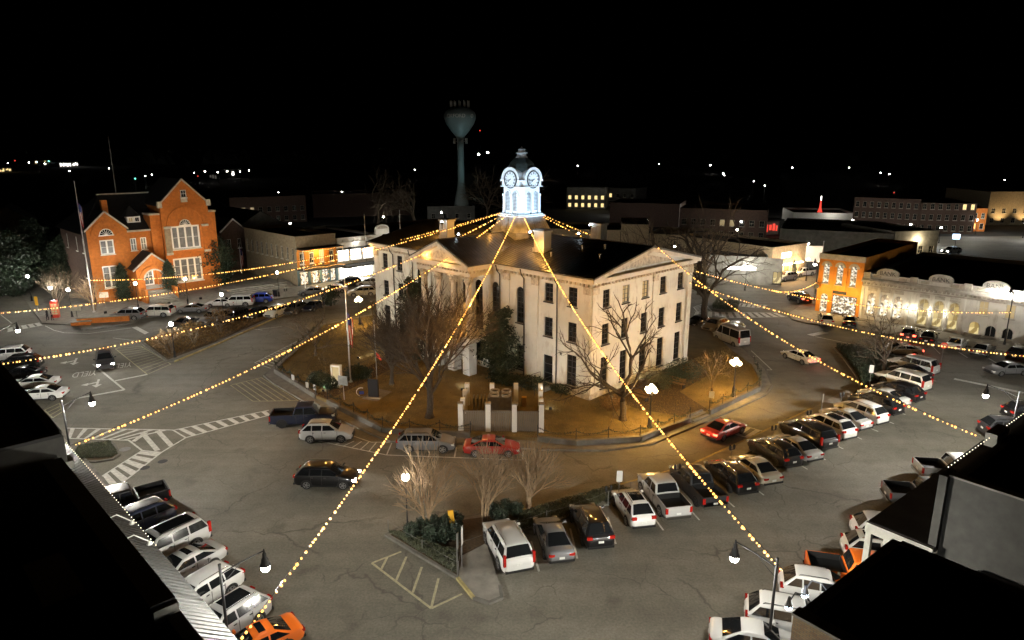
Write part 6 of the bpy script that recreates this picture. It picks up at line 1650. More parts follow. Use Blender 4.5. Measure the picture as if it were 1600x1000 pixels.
bare_tree((-66.27,105.37), 'pale bare tree at the foot of the left flagpole', 71, dict(MYRTLE, stems=4, L=2.3, lean=.35, up=.0, spread=(.6, .7, .7, .7)), 'bark_pale', 'bark_pale', .12)
bare_tree((-71.77,104.93), 'bare upright tree behind the red phone box', 73, dict(MYRTLE, stems=4, L=2.6), 'bark', 'bark', .12)
for i, (x, y, lb) in enumerate(((-46, 235, 'tall bare tree left of the water tower stem'), (-32, 228, 'tall bare tree just left of the water tower base'), (-8, 232, 'tall bare tree right of the water tower stem'), (2, 226, 'bare tree right of the water tower near the clock tower'))):
    bare_tree((x, y), lb, 81+i, dict(OAK, L=6.5, r=.5, levels=4, min=.05, lx=0, kids=(5, 4, 4, 4)), 'bark', 'bark', group='bare trees around the water tower')
bare_tree((20.78,67.12,0.45), 'young bare tree beside the amber lamp near the van', 91, dict(OAK, L=1.6, r=.08, levels=4, lx=0), 'bark', 'bark', .45)

def leaf_cloud(mb, c, rx, ry, rz, n, size, rg, shell=.55, up=0.0):
    for _ in range(n):
        while True:
            v = Vector((rg.uniform(-1, 1), rg.uniform(-1, 1), rg.uniform(-1, 1)))
            if shell < v.length < 1: break
        # clumpy radius
        k = 1+.18*math.sin(v.x*7+c[0])*math.sin(v.y*6+c[1])+.15*math.sin(v.z*8)
        p = Vector((c[0]+v.x*rx*k, c[1]+v.y*ry*k, c[2]+v.z*rz*k))
        u = Vector((rg.gauss(0, 1), rg.gauss(0, 1), rg.gauss(0, .7)+up)).normalized()*size*rg.uniform(.6, 1.3); w = u.orthogonal().normalized()*size*.45
        mb.face(p-u, p+w, p+u, p-w)
def evergreen(p, label, h, r, seed, m='leaf_dark', z=0, shape='cone', group='evergreens', n=5200, size=.14, name='evergreen_tree'):
    rg = random.Random(seed); o = thing(name, label, 'tree', (p[0], p[1], z), 0, group)
    MB().tube([(0, 0, -.1), (0, 0, h*.5), (0, 0, h*.92)], [r*.13, r*.09, .02], 7).build('trunk', 'bark_dark', o)
    b = MB(); lv = 16
    lobes = []
    for i in range(lv):
        t = i/(lv-1)
        if shape == 'cone': rr = r*(1-t)**.8*(.55+.75*rg.random())+.12
        elif shape == 'pine': rr = r*(.42+.58*math.sin(math.pi*(.12+.80*t))**.8)*(.55+.7*rg.random())*(1 if t < .8 else .75)
        elif shape == 'column': rr = r*(.92-.05*math.cos(t*9))*math.sqrt(max(.02, 1-(max(0, t-.45)/.56)**2))
        else: rr = r*math.sin(math.pi*(.12+.84*t))**.6
        zc = h*(.08+.90*t)
        k = 1 if shape == 'column' else 4
        for j in range(k):
            a = rg.uniform(0, 6.28); off = 0 if k == 1 else rr*.5
            leaf_cloud(b, (math.cos(a)*off, math.sin(a)*off, zc), rr*(1 if k == 1 else .62), rr*(1 if k == 1 else .62), h*.07, int(n/lv/k), size, rg, .3)
    b.build('crown', m, o)
    return o
evergreen((-1.33,70.76,0.45), 'dark evergreen tree against the courthouse front', 7.8, 2.6, 5, 'leaf_dark', .4, 'pine', n=8000, size=.17)
evergreen((-11.73,78.73,0.45), 'dark cedar half hidden behind the bare tree', 9.6, 2.2, 6, 'leaf_dark', .4, 'pine', n=7000, size=.16)
evergreen((-65.25,112.37), 'clipped columnar evergreen left of the hall entrance', 6.2, 1.35, 7, 'leaf_dark', 0, 'column', n=6500, size=.13)
evergreen((-58.6,114.91), 'clipped columnar evergreen right of the hall entrance', 6.4, 1.5, 8, 'leaf_dark', 0, 'column', n=6500, size=.13)
evergreen((-55.39,125.62), 'broad dark magnolia right of the brick hall', 9.5, 3.6, 9, 'leaf_dark', 0, 'round', n=9000, size=.24)
evergreen((-87.19,117.02), 'large dark tree at the left edge beside the side street', 11, 4.6, 10, 'leaf_dark', 0, 'round', n=9000, size=.28)
evergreen((-80.61,122.62), 'dark leafy tree behind the left flagpole', 9.5, 3.6, 12, 'leaf_dark', 0, 'round', n=8000, size=.26)
evergreen((-89.55,126.86), 'dark leafy tree between the side street and brick hall', 12, 4.2, 13, 'leaf_dark', 0, 'round', n=8000, size=.28)
evergreen((51.06,130.06), 'clipped conical evergreen left of the restaurant door', 3.4, .8, 14, 'leaf_dark', 0, 'cone', n=1500, size=.12)
evergreen((55.2,132.05), 'clipped conical evergreen right of the restaurant door', 3.8, .9, 15, 'leaf_dark', 0, 'cone', n=1500, size=.12)
evergreen((-29.65,109), 'rounded dark evergreen at the end of the west island', 3.2, 1.6, 16, 'leaf_dark', .1, 'round', n=2500, size=.13)

def shrub(p, label, r, h, seed, m='leaf_dark', z=.15, group='rounded shrubs', n=900, size=.08):
    rg = random.Random(seed); o = thing('shrub', label, 'shrub', (p[0], p[1], z), 0, group)
    st = MB()
    for i in range(5): a = i*1.257; st.tube([(0, 0, -.05), (math.cos(a)*r*.4, math.sin(a)*r*.4, h*.6)], [.03, .012], 4)
    st.build('stem', 'bark_dark', o)
    b = MB(); leaf_cloud(b, (0, 0, h*.52), r, r, h*.5, n, size, rg, .55); b.build('foliage', m, o)
SH = [((646,838), 'front-left'), ((640,828), 'lamp-side'), ((672,848), 'front'), ((692,850), 'front-right'), ((666,826), 'rear'), ((688,832), 'rear centre'), ((704,826), 'rear right'), ((712,840), 'right')]
ORD = ('first', 'second', 'third', 'fourth', 'fifth', 'sixth', 'seventh', 'eighth')
SH1 = sorted(((-6.58,40.13), (-5.97,40.67), (-5.24,40.98), (-5.34,39.61), (-4.47,39.68), (-4.47,40.98), (-3.82,41.46), (-3.74,39.91)))
for i, p in enumerate(SH1): shrub(p, f'{ORD[i]} rounded boxwood from the left under the nearest crape myrtle', .52, 1.1, 100+i, group='boxwoods under the crape myrtles')
SH2 = sorted(((-1.24,42.61), (-0.45,43.12), (0.27,42.87), (-0.79,42.11)))
for i, p in enumerate(SH2): shrub(p, f'{ORD[i]} rounded boxwood from the left between the middle and right crape myrtles', .52, 1.1, 120+i, group='boxwoods under the crape myrtles')
for i, (p, lb, r, h) in enumerate((((-19.99,68.89,0.45), 'bright green lit shrub behind the lawn corner signs', 1.0, 1.5), ((-20.84,69.51,0.45), 'dark shrub left of the lit shrub at the lawn corner', 1.0, 1.4), ((-19.1,68.09,0.45), 'dark shrub right of the lit shrub at the lawn corner', .9, 1.2), ((-17.16,71.19,0.45), 'dark shrub at the foot of the lawn flagpole', 1.3, 1.6), ((-16.55,71.62,0.45), 'dark shrub just right of the lawn flagpole foot', 1.1, 1.3),
        ((18.88,70.76,0.45), 'dense dark shrub at the right corner of the gable wall', 1.9, 2.4), ((17.43,69.92,0.45), 'dark shrub beside the bench along the gable wall', 1.3, 1.7), ((15.57,68.29,0.45), 'straggly shrub along the gable wall', 1.2, 1.5), ((2.17,68.29,0.45), 'dark mounded hedge left of the courthouse side door', 1.7, 1.2), ((0,69.51,0.45), 'low dark mound beneath the evergreen at the courthouse', 1.5, 1.0),
        ((5.33,67.12,0.45), 'low dark shrub at the near corner of the courthouse', 1.3, .9))):
    shrub(p, lb, r, h, 140+i, 'leaf_olive' if 'bright' in lb or 'straggly' in lb else 'leaf_dark', .42, 'shrubs on the courthouse lawn', 1500, .1)
shrub((9.62,62.09,0.45), 'brown-leaved shrub at the foot of the oak', 1.1, 1.4, 171, 'leaf_brown', .42, 'shrubs on the courthouse lawn', 1200, .1)
shrub((-59.95,125.62), 'low hedge before the right windows of the brick hall', 1.6, 1.2, 172, 'leaf_olive', .1, 'shrubs by the brick hall', 1200, .1)
shrub((-56.76,123.8), 'second low hedge before the right windows of the brick hall', 1.6, 1.2, 173, 'leaf_olive', .1, 'shrubs by the brick hall', 1200, .1)

def cover(poly, n, size, label, m='ivy_leaf', z=.16, hh=.28, seed=1):
    rg = random.Random(seed); xs = [p[0] for p in poly]; ys = [p[1] for p in poly]; b = MB(); k = 0
    while k < n:
        x, y = rg.uniform(min(xs), max(xs)), rg.uniform(min(ys), max(ys))
        if not in_poly(x, y, poly): continue
        k += 1; p = Vector((x, y, z+rg.random()**.6*hh)); u = Vector((rg.gauss(0, 1), rg.gauss(0, 1), rg.gauss(0, .5))).normalized()*size*rg.uniform(.6, 1.3); w = u.orthogonal().normalized()*size*.6
        b.face(p-u, p+w, p+u, p-w)
    tag(b.build('ground_cover', m), label, 'ground cover', kind='stuff')
cover([(-8.19,40.67), (-3.31,36.05), (-3.42,38.45), (-4.5,38.73), (-6.76,40.21)], 7000, .075, 'clipped ivy bed along the front edge of the island', 'leaf_olive', seed=2)
cover([(0,40.52), (4.72,43.21), (8.81,46.14), (7.83,46.92), (2.28,43.91), (0.67,42.95)], 7500, .075, 'clipped ivy strip along the front row of cars', 'leaf_olive', hh=.4, seed=3)
cover([(-48.67,87), (-42.02,79.65), (-39.56,87.31), (-36.11,104.06), (-37.91,104.93), (-42.35,95), (-48.56,90.51)], 9000, .10, 'brown ground cover in the west island', 'leaf_brown', hh=.3, seed=4)
cover([(41.67,84.32), (39.17,73.83), (37.57,69.14), (42.29,73.38), (46.84,77.37), (44.72,83.18)], 9000, .12, 'dark low hedge filling the east island', 'leaf_dark', hh=.7, seed=5)
cover([(-36.24,51.83), (-37.29,54.31), (-35.19,55.37), (-33.1,52.92), (-33.2,52.07)], 5000, .06, 'speckled ground cover in the small corner bed', 'leaf_olive', hh=.16, seed=6)
cover([(31.91,106.25), (35.24,104.49), (37.3,109), (34.08,110.9)], 3500, .14, 'shrubby bed behind the north-east crosswalk', 'leaf_olive', hh=.8, seed=7)
# far wooded ridge under the sky
b = MB(); rg = random.Random(3)
for i in range(2600):
    x = rg.uniform(-1500, 1500); y = 1250+rg.uniform(-120, 250); h = rg.uniform(10, 26); w = rg.uniform(8, 16)
    b.face((x-w, y, 0), (x+w, y, 0), (x+w*.5, y, h*.8), (x, y+1, h), (x-w*.6, y, h*.75))
tag(b.build('far_woods', 'leaf_dark'), 'dark wooded skyline far beyond the town', 'woods', kind='stuff')

# ================================================================== small things
# equipment yard before the courthouse
yd = thing('equipment_yard', 'slatted wooden enclosure with white brick piers before the courthouse', 'enclosure', (*(-0.98,56.9,0.3)[:2], .3), R(-1.5))
zx = (-3.6, -1.15, 1.2, 3.6)
for x in zx: MB().box(x-.22, x+.22, -.22, .22, -.3, 2.75).build('pier', 'white_paint', yd); MB().box(x-.26, x+.26, -.26, .26, 2.76, 2.86).build('pier_cap', 'concrete', yd)
for x in (-3.6, -1.15, 1.2, 3.6):
    MB().box(x-.22, x+.22, 6.2, 6.64, -.3, 2.4).build('pier', 'white_paint', yd)
for y in (2.0, 4.2): 
    for x in (-3.6, 3.6): MB().box(x-.2, x+.2, y-.2, y+.2, -.3, 2.5).build('pier', 'white_paint', yd)
BOARD = MB().box(-.085, .085, -.02, .02, 0, 2.1).mesh('board', 'wood_grey')
for x0, x1 in zip(zx, zx[1:]):
    n = int((x1-x0-.46)/.19)
    for i in range(n): put('board', BOARD, yd, loc=(x0+.23+(i+.5)*(x1-x0-.46)/n, .0, -.05+.02*(i % 3)))
    MB().box(x0+.22, x1-.22, .03, .09, 1.95, 2.08).build('rail', 'wood_grey', yd)
for s in (-1, 1):
    for i in range(30): put('board', BOARD, yd, loc=(s*3.6, .35+i*.2, -.05), rz=R(90))
ch_ = thing('air_chiller', 'grey rooftop-style air chiller with four fan rings inside the wooden enclosure', 'air conditioner', (*(-1.12,62.21,0.4)[:2], .4), R(-1.5))
MB().box(-1.1, 1.1, -1.0, 1.0, 0, 1.6).build('cabinet', 'steel_grey', ch_)
for x in (-.55, .55):
    for y in (-.5, .5):
        rg_ = MB().lathe([(.44, 1.6), (.47, 1.85), (.42, 1.85), (.40, 1.62)], 16, (x, y, 0)); o = rg_.build('fan_ring', 'stone_trim', ch_); MB().lathe([(.39, 1.64), (.39, 1.66)], 16, (x, y, 0)).build('fan_grille', 'car_black', o)
pp = thing('pump_rack', 'dark pipes and pumps inside the left bay of the wooden enclosure', 'pump rack', (*(-2.98,62.21,0.4)[:2], .4), 0)
for i in range(5): MB().tube([(-.7+i*.35, -.5, 0), (-.7+i*.35, -.5, 1.3), (-.7+i*.35, .6, 1.3), (-.7+i*.35, .6, 0)], .07, 6).build('pipe', 'steel_grey', pp)
bxm = thing('utility_box', 'small amber box at the right bay of the enclosure', 'utility box', (*(1.19,62.89,0.4)[:2], .4)); MB().box(-.2, .2, -.15, .15, 0, 1.0).build('case', 'wood_brown', bxm); MB().box(-.23, .23, -.18, .18, 1.0, 1.08).build('lid', 'yellow_paint', bxm)

# flags
def flag(p, h, label, z=0.0, fz=None, lean=0.0, base='concrete'):
    o = thing('flagpole', label, 'flagpole', (p[0], p[1], z))
    MB().lathe([(.22, 0), (.2, .12), (.09, .2), (.08, h*.5), (.045, h-.1), (.045, h)], 10).build('pole', 'aluminium', o, True); MB().ball((0, 0, h+.08), .09, 8, 6).build('finial', 'aluminium', o)
    fz = fz or h-.6; Hf = 3.2
    f = thing('flag', label.replace('flagpole', 'pole').split(' with ')[0].replace('pole', 'limp striped flag on the pole', 1), 'flag', (p[0], p[1], z))
    for i in range(7):
        m_ = 'flag_red' if i % 2 == 0 else 'flag_white'
        def g(u, v, i=i):
            t = (i+v)/7; zz = fz-u*Hf-t*.55; ww = .06+.62*t*(1-.25*u)
            return (ww*.9+.05*math.sin(u*5+i), .10*math.sin(t*9+u*3)*(.4+u), zz)
        MB().grid(g, 8, 2).build('stripe', m_, f)
    MB().grid(lambda u, v: (.05+.40*v, .12*math.sin(v*6+u*2)-.05, fz+.12-u*1.2-v*.3), 4, 4).build('canton', 'flag_blue', f)
    return o, f
_, f1 = flag((-65.49,104.06), 20, 'white flagpole with limp flag before the brick hall', .14, 16.8); f1['label'] = 'limp striped flag high up before the brick hall'
_, f2 = flag((-17.48,70.13,0.45), 12, 'dark lawn flagpole with limp flag at the west lawn corner', .45, 7.6); f2['label'] = 'limp striped flag on the lawn pole at the west corner'
for p, lb in (((-55.5,138.4), 'small banner pole with red striped flag left of the shop row'), ((-53.56,140.65), 'second small banner pole right beside the first near the shop row')):
    o, f = flag(p, 5.5, lb, .1, 5.0); f['label'] = lb.replace('banner pole', 'hanging flag').replace('with red striped flag ', '')
sp = thing('light_pole', 'thin tall pole with red ribbon beside the black monument', 'pole', (*(-13.84,66.35,0.45)[:2], .45)); MB().tube([(0, 0, 0), (0, 0, 8)], [.06, .04], 6).build('pole', 'steel_grey', sp); MB().grid(lambda u, v: (.05+v*.5, .05*math.sin(v*5), 4.5-u*.5-v*.4), 3, 4).build('ribbon', 'red_paint', sp)
for p, h, lb in (((-29.13,135.51), 12.5, 'tall thin mast right of the bright shop'), ((-22.62,138.4), 13, 'tall thin mast behind the courthouse left roof')):
    o = thing('mast', lb, 'mast', (p[0], p[1], 0)); MB().tube([(0, 0, 0), (0, 0, h)], [.09, .06], 6).build('pole', 'aluminium', o); MB().lathe([(.12, 0), (.1, .3)], 8).build('base', 'steel_grey', o)

# red phone box, people, planter, signs
pb = thing('phone_box', 'red telephone box on the corner before the brick hall', 'phone box', (*(-69.26,100.73), .14), R(20))
b = MB().box(-.46, .46, -.46, .46, 0, .5); b.box(-.46, .46, -.46, .46, 2.15, 2.45)
for x in (-.46, .38):
    for y in (-.46, .38): b.box(x, x+.08, y, y+.08, .5, 2.15)
b.lathe([(.60, 2.45), (.5, 2.58), (.1, 2.66)], 4); b.build('case', 'red_paint', pb)
for k in range(4):
    M_ = RZ(k*math.pi/2); g = MB().box(-.38, .38, -.43, -.42, .5, 2.15); o = g.build('pane', 'pane_dimwarm', pb, M=M_)
    bar_ = MB()
    for i in range(1, 5): bar_.box(-.38, .38, -.46, -.431, .5+i*.33-.03, .5+i*.33+.03)
    bar_.box(-.03, .03, -.458, -.432, .5, 2.15); bar_.build('glazing_bars', 'red_paint', pb, M=M_)
point('box_light', pb, (0, -.9, 2.0), 12, (1, .5, .35), .2)
def person(p, label, top, legs, deg, scale=1.0, z=.14, step=.12):
    o = thing('person', label, 'person', (p[0], p[1], z), R(deg)); o.scale = (scale,)*3
    V = [(0, 0, .95), (0, 0, 1.15), (0, 0, 1.40), (0, .01, 1.50), (0, .02, 1.62),
         (0, .10, .90), (step, .11, .50), (step*.6, .11, .08), (step+.12, .12, .04), (0, -.10, .90), (-step*.4, -.11, .50), (-step, -.11, .08), (-step+.14, -.12, .04),
         (0, .19, 1.38), (-.03, .24, 1.12), (.12, .22, .92), (.16, .21, .85), (0, -.19, 1.38), (.02, -.24, 1.12), (.16, -.22, .94), (.20, -.21, .87)]
    E_ = [(0, 1), (1, 2), (2, 3), (3, 4), (0, 5), (5, 6), (6, 7), (7, 8), (0, 9), (9, 10), (10, 11), (11, 12), (2, 13), (13, 14), (14, 15), (15, 16), (2, 17), (17, 18), (18, 19), (19, 20)]
    rad = [.15, .14, .16, .06, .07, .10, .065, .045, .04, .10, .065, .045, .04, .07, .05, .035, .03, .07, .05, .035, .03]
    me = bpy.data.meshes.new('body'); me.from_pydata(V, E_, []); b_ = put('body', me, o)
    sk_ = b_.modifiers.new('skin', 'SKIN'); sv = me.skin_vertices[0].data
    for i, r in enumerate(rad): sv[i].radius = (r, r*.9)
    sv[0].use_root = True
    b_.modifiers.new('sub', 'SUBSURF').render_levels = 1; me.materials.append(MT[legs])
    MB().ball((.01, 0, 1.68), .105, 10, 8, 1.18).build('head', 'skin', o, 'all')
    hr = MB().ball((-.02, 0, 1.715), .115, 10, 8, 1.05).build('hair', 'cloth_dark', o, 'all')
    nz_ = MB().box(.10, .135, -.015, .015, 1.65, 1.69).build('nose', 'skin', o)
    MB().lathe([(.20, .92), (.185, 1.1), (.205, 1.3), (.20, 1.4), (.09, 1.49)], 12).build('coat', top, o, 'all').scale = (.8, 1.05, 1)
person((-69.21,98.75), 'person in dark clothes standing left of the red phone box', 'cloth_dark', 'cloth_dark', 200)
person((-68.55,98.75), 'person in pale pink coat beside the red phone box', 'cloth_pink', 'cloth_dark', 20, .95)
pl = thing('brick_planter', 'low red brick planter wall with stone cap below the flagpole', 'planter', (*(-60.24,97.6), .14), R(16))
MB().box(-3.4, 3.4, -.2, .2, 0, .8).build('wall', 'brick_orange', pl); MB().box(-3.5, 3.5, -.3, .3, .8, .92).build('cap', 'concrete', pl); MB().box(-3.9, -1.4, -1.2, -.8, 0, .5).build('wall', 'brick_orange', pl); MB().box(-4.0, -1.3, -1.3, -.7, .5, .6).build('cap', 'concrete', pl)
MB().box(3.2, 3.4, .2, 2.6, 0, .8).build('wall', 'brick_orange', pl)
def plate_sign(p, label, w, h, zc, m='white_plastic', z=.14, deg=0, post='steel_grey', cat='sign', text=None, tm='sign_black'):
    o = thing('sign', label, cat, (p[0], p[1], z), R(deg))
    MB().lathe([(.035, 0), (.03, zc+h/2)], 6).build('post', post, o); MB().box(-w/2, w/2, -.06, -.035, zc-h/2, zc+h/2).build('panel', m, o)
    if text:
                q = put('lettering', word(text, h*.34, .002, tm, True), o); q.matrix_basis = T(0, -.066, zc) @ Matrix.Rotation(R(90), 4, 'X')
    return o
plate_sign((-63.78,97.22), 'tan historical marker on a post right of the phone box', 1.3, .9, 2.3, 'stone_trim', deg=15, post='iron')
plate_sign((-65.74,107.61), 'notice board on two legs before the brick hall', 1.3, .9, 2.0, 'white_plastic', deg=20)
plate_sign((-73.93,103.63), 'yellow-green narrow sign left of the phone box', .5, 1.4, 1.9, 'yellow_paint')
plate_sign((-16.89,64.73,0.3), 'green historical marker at the lawn corner gap', 1.1, 1.0, 2.3, 'steel_grey', .2, deg=-20, post='aluminium')
plate_sign((7.67,44.54), 'pale parking sign on a post behind the white crossover', .42, .85, 2.2, 'white_plastic')
plate_sign((28.97,59.98), 'narrow sign on a post above the long black SUV', .35, .8, 2.3, 'white_plastic', deg=60)
plate_sign((38.46,69.54), 'pale parking sign at the south point of the east island', .42, .85, 2.0, 'white_plastic', deg=-20)
plate_sign((19.6,63.15,0.3), 'small teal notice on the fence by the lawn steps', .5, .7, 1.2, 'white_plastic', .4, deg=-30)
for i, (p, lb) in enumerate((((-23.46,69.51,0.45), 'leftmost small white yard sign on the lawn corner'), ((-21.25,67.12,0.45), 'middle small white yard sign on the lawn corner'), ((-20.24,66.35,0.45), 'right small yard sign with red and white at the lawn corner'))): plate_sign(p, lb, .42, .6, .8, 'white_plastic', .4, deg=-30)
plate_sign((-3.26,35.86), 'first tall narrow sign at the south edge of the front island', .3, 1.0, 2.4, 'steel_grey', deg=80)
plate_sign((-3.06,36.82), 'second tall narrow sign at the south edge of the front island', .3, 1.2, 2.2, 'white_plastic', deg=80)
ss = thing('stop_sign', 'red octagonal STOP sign before the bank', 'stop sign', (*(50.79,77.13), .0), R(-12))
MB().lathe([(.04, 0), (.035, 2.9)], 6).build('post', 'steel_grey', ss); MB().lathe([(.42, -.02), (.42, .0)], 8, axis='y').build('panel', 'red_paint', ss, M=T(0, -.05, 2.55) @ Matrix.Rotation(R(22.5), 4, 'Y'))
q = put('lettering', word('STOP', .30, .002, 'white_plastic', True), ss); q.matrix_basis = T(0, -.076, 2.55) @ Matrix.Rotation(R(90), 4, 'X')
yp = thing('yellow_post', 'leaning yellow utility post among the island boxwoods', 'post', (*(-3.95,40.98), .15)); MB().box(-.18, .18, -.06, .06, 0, 1.5).build('post', 'yellow_paint', yp).rotation_euler = (0, R(-6), 0); MB().box(-.1, .1, -.1, .1, 0, .1).build('foot', 'concrete', yp)
mk = thing('black_monument', 'black granite tablet on a paved pad on the lawn', 'monument', (*(-14.02,65.24,0.45)[:2], .47), R(-12)); MB().box(-.55, .55, -.1, .1, .1, 2.0).build('tablet', 'sign_black', mk); MB().box(-.75, .75, -.25, .25, 0, .12).build('base', 'stone_trim', mk)
kb = thing('information_kiosk', 'white framed glass notice case among the lawn shrubs', 'kiosk', (*(-18.53,68.49,0.45)[:2], .45), R(-15)); b = MB().box(-.55, -.43, -.2, .2, 0, 2.3); b.box(.43, .55, -.2, .2, 0, 2.3); b.box(-.55, .55, -.22, .22, 2.3, 2.5); b.box(-.43, .43, -.2, .2, 0, .8); b.build('frame', 'white_paint', kb); MB().box(-.43, .43, -.05, .05, .8, 2.3).build('pane', 'pane_dimwarm', kb)
bm_ = thing('bicycle_sculpture', 'small white curved frame with blue panel beside the black tablet', 'sculpture', (*(-15.33,65.61,0.45)[:2], .47)); MB().tube([(.5*math.cos(a/8*3.14+1.2), 0, .5+.45*math.sin(a/8*3.14+1.2)) for a in range(9)], .04, 6).build('hoop', 'white_paint', bm_); MB().box(-.25, .25, -.03, .03, .25, .6).build('panel', 'flag_blue', bm_); MB().box(-.3, .3, -.06, .06, 0, .06).build('base', 'steel_grey', bm_)
lit = thing('ground_floodlight', 'white ground floodlight lighting the shrub at the lawn corner', 'floodlight', (*(-19.65,67.12,0.45)[:2], .46)); MB().box(-.12, .12, -.08, .08, 0, .2).build('case', 'iron', lit); MB().box(-.1, .1, -.02, .02, .05, .18).build('lens', 'globe_white', lit, loc=(0, .1, 0)); spot('beam', lit, (0, .25, .25), (.3, 2, 1.2), 60, (.85, 1, .85), 100, .8, .08)
# floods added to light the courthouse walls; the cool one follows a glow there
for p, t, w_, c_, lb in (((13.41,48.87,0.45), (13.5, 70.0, 8.5), 4600, (.76, .9, 1.0), 'added white floodlight on the planted strip behind the dark pickup'), ((10.22,47.39,0.45), (16.5, 73.5, 8), 5200, (.76, .9, 1.0), 'added white floodlight on the planted strip behind the white crossover'),
        ((-5.22,67.5,0.45), (-5.5, 78, 4), 130, (.92, .97, 1.0), 'cool ground floodlight behind the large bare tree'), ((3.72,62.09,0.45), (3, 69, 6.5), 320, (1, .92, .78), 'added warm ground floodlight before the courthouse side door'), ((-18.52,78.73,0.45), (-13, 86, 7), 1100, (1, .86, .64), 'added warm ground floodlight on the west lawn aimed at the facade')):
    o = thing('ground_floodlight', lb, 'floodlight', (p[0], p[1], .46), math.atan2(t[1]-p[1], t[0]-p[0])-math.pi/2)
    MB().box(-.14, .14, -.1, .1, 0, .24).build('case', 'iron', o); MB().box(-.11, .11, -.01, .01, .06, .2).build('lens', 'globe_white', o, loc=(0, .115, 0))
    spot('beam', o, (0, .3, .3), (0, math.hypot(t[0]-p[0], t[1]-p[1]), t[2]-.46), w_, c_, 54 if w_ > 5000 else 110, .7 if w_ > 5000 else .9, .12)
# benches by the gable, bin
for p, lb, a in (((17.56,68.69,0.45), 'wooden bench in front of the gable wall shrubs', -42), ((12.91,64.87,0.45), 'second wooden bench behind the oak', -42)):
    o = thing('bench', lb, 'bench', (p[0], p[1], .46), R(a))
    for i in range(3): MB().box(-.9, .9, -.35+i*.16, -.22+i*.16, .42, .46).build('seat_slat', 'wood_brown', o)
    for i in range(3): MB().box(-.9, .9, .16, .20, .55+i*.15, .66+i*.15).build('back_slat', 'wood_brown', o)
    for x in (-.8, .8): MB().box(x-.03, x+.03, -.35, .2, 0, .42).build('leg', 'iron', o)
tb = thing('litter_bin', 'dark square litter bin on the plaza pavement', 'litter bin', (*(-41,115.95), .14)); MB().box(-.35, .35, -.35, .35, 0, 1.05).build('body', 'sign_black', tb); MB().box(-.4, .4, -.4, .4, 1.05, 1.15).build('lid', 'iron', tb)
# parking meters
for i, (p, lb) in enumerate((((6.9,44.36), 'twin-head parking meter left of the white crossover'), ((12.62,47.74), 'twin-head parking meter behind the silver pickup'), ((17.88,51.24), 'twin-head parking meter behind the black SUV of the row'), ((22.76,55.23), 'twin-head parking meter at the east crosswalk end'), ((27.31,58.76), 'twin-head parking meter behind the older silver sedan'), ((32.57,63.57), 'twin-head parking meter behind the white sloping SUV'), ((-38.89,114.91), 'parking meter on the plaza kerb near the shops'))):
    o = thing('parking_meter', lb, 'parking meter', (p[0], p[1], .14), .4, 'parking meters')
    MB().lathe([(.06, 0), (.04, .05), (.035, 1.15)], 8).build('post', 'steel_grey', o); MB().box(-.25, .25, -.03, .03, 1.1, 1.16).build('crossbar', 'iron', o)
    for x in (-.2, .2): MB().lathe([(.08, 1.16), (.10, 1.3), (.10, 1.45), (.06, 1.55), (.01, 1.58)], 8, (x, 0, 0)).build('head', 'iron', o, True)
# low chain fence round the island
pts = [(-8.26,40.83), (-5.69,38.45), (-3.2,36.11), (-3.16,38.31), (0,40.67), (4.74,43.38), (8.81,46.14), (12.89,48.26)]
fe = thing('chain_fence', 'low chain fence on thin posts around the front island', 'fence')
for p, q in zip(pts, pts[1:]):
    n = max(1, round(math.dist(p, q)/3.0))
    for i in range(n): c = lerp(p, q, i/n); MB().lathe([(.025, 0), (.025, .85), (.04, .9)], 6).build('post', 'steel_grey', fe, loc=(*c, .14)); c2 = lerp(p, q, (i+1)/n); MB().tube([(*c, .95), (*lerp(c, c2, .5), .85), (*c2, .95)], .012, 4).build('chain', 'steel_grey', fe)
# traffic cones, plaza steps
cn_ = thing('traffic_cone', 'orange traffic cone behind the grey SUV at the planter', 'cone', (*(-55.65,101.14), .02)); MB().lathe([(.16, .04), (.03, .7)], 10).build('cone', 'orange_plastic', cn_); MB().box(-.2, .2, -.2, .2, 0, .04).build('base', 'orange_plastic', cn_)
ps = thing('plaza_steps', 'broad concrete plaza steps left of the shop row', 'steps', (*(-42.18,122.62), .14), R(45))
for i in range(4): MB().box(-9, 3, i*.8, 6, 0, .16*(i+1)).build('step', 'concrete', ps)

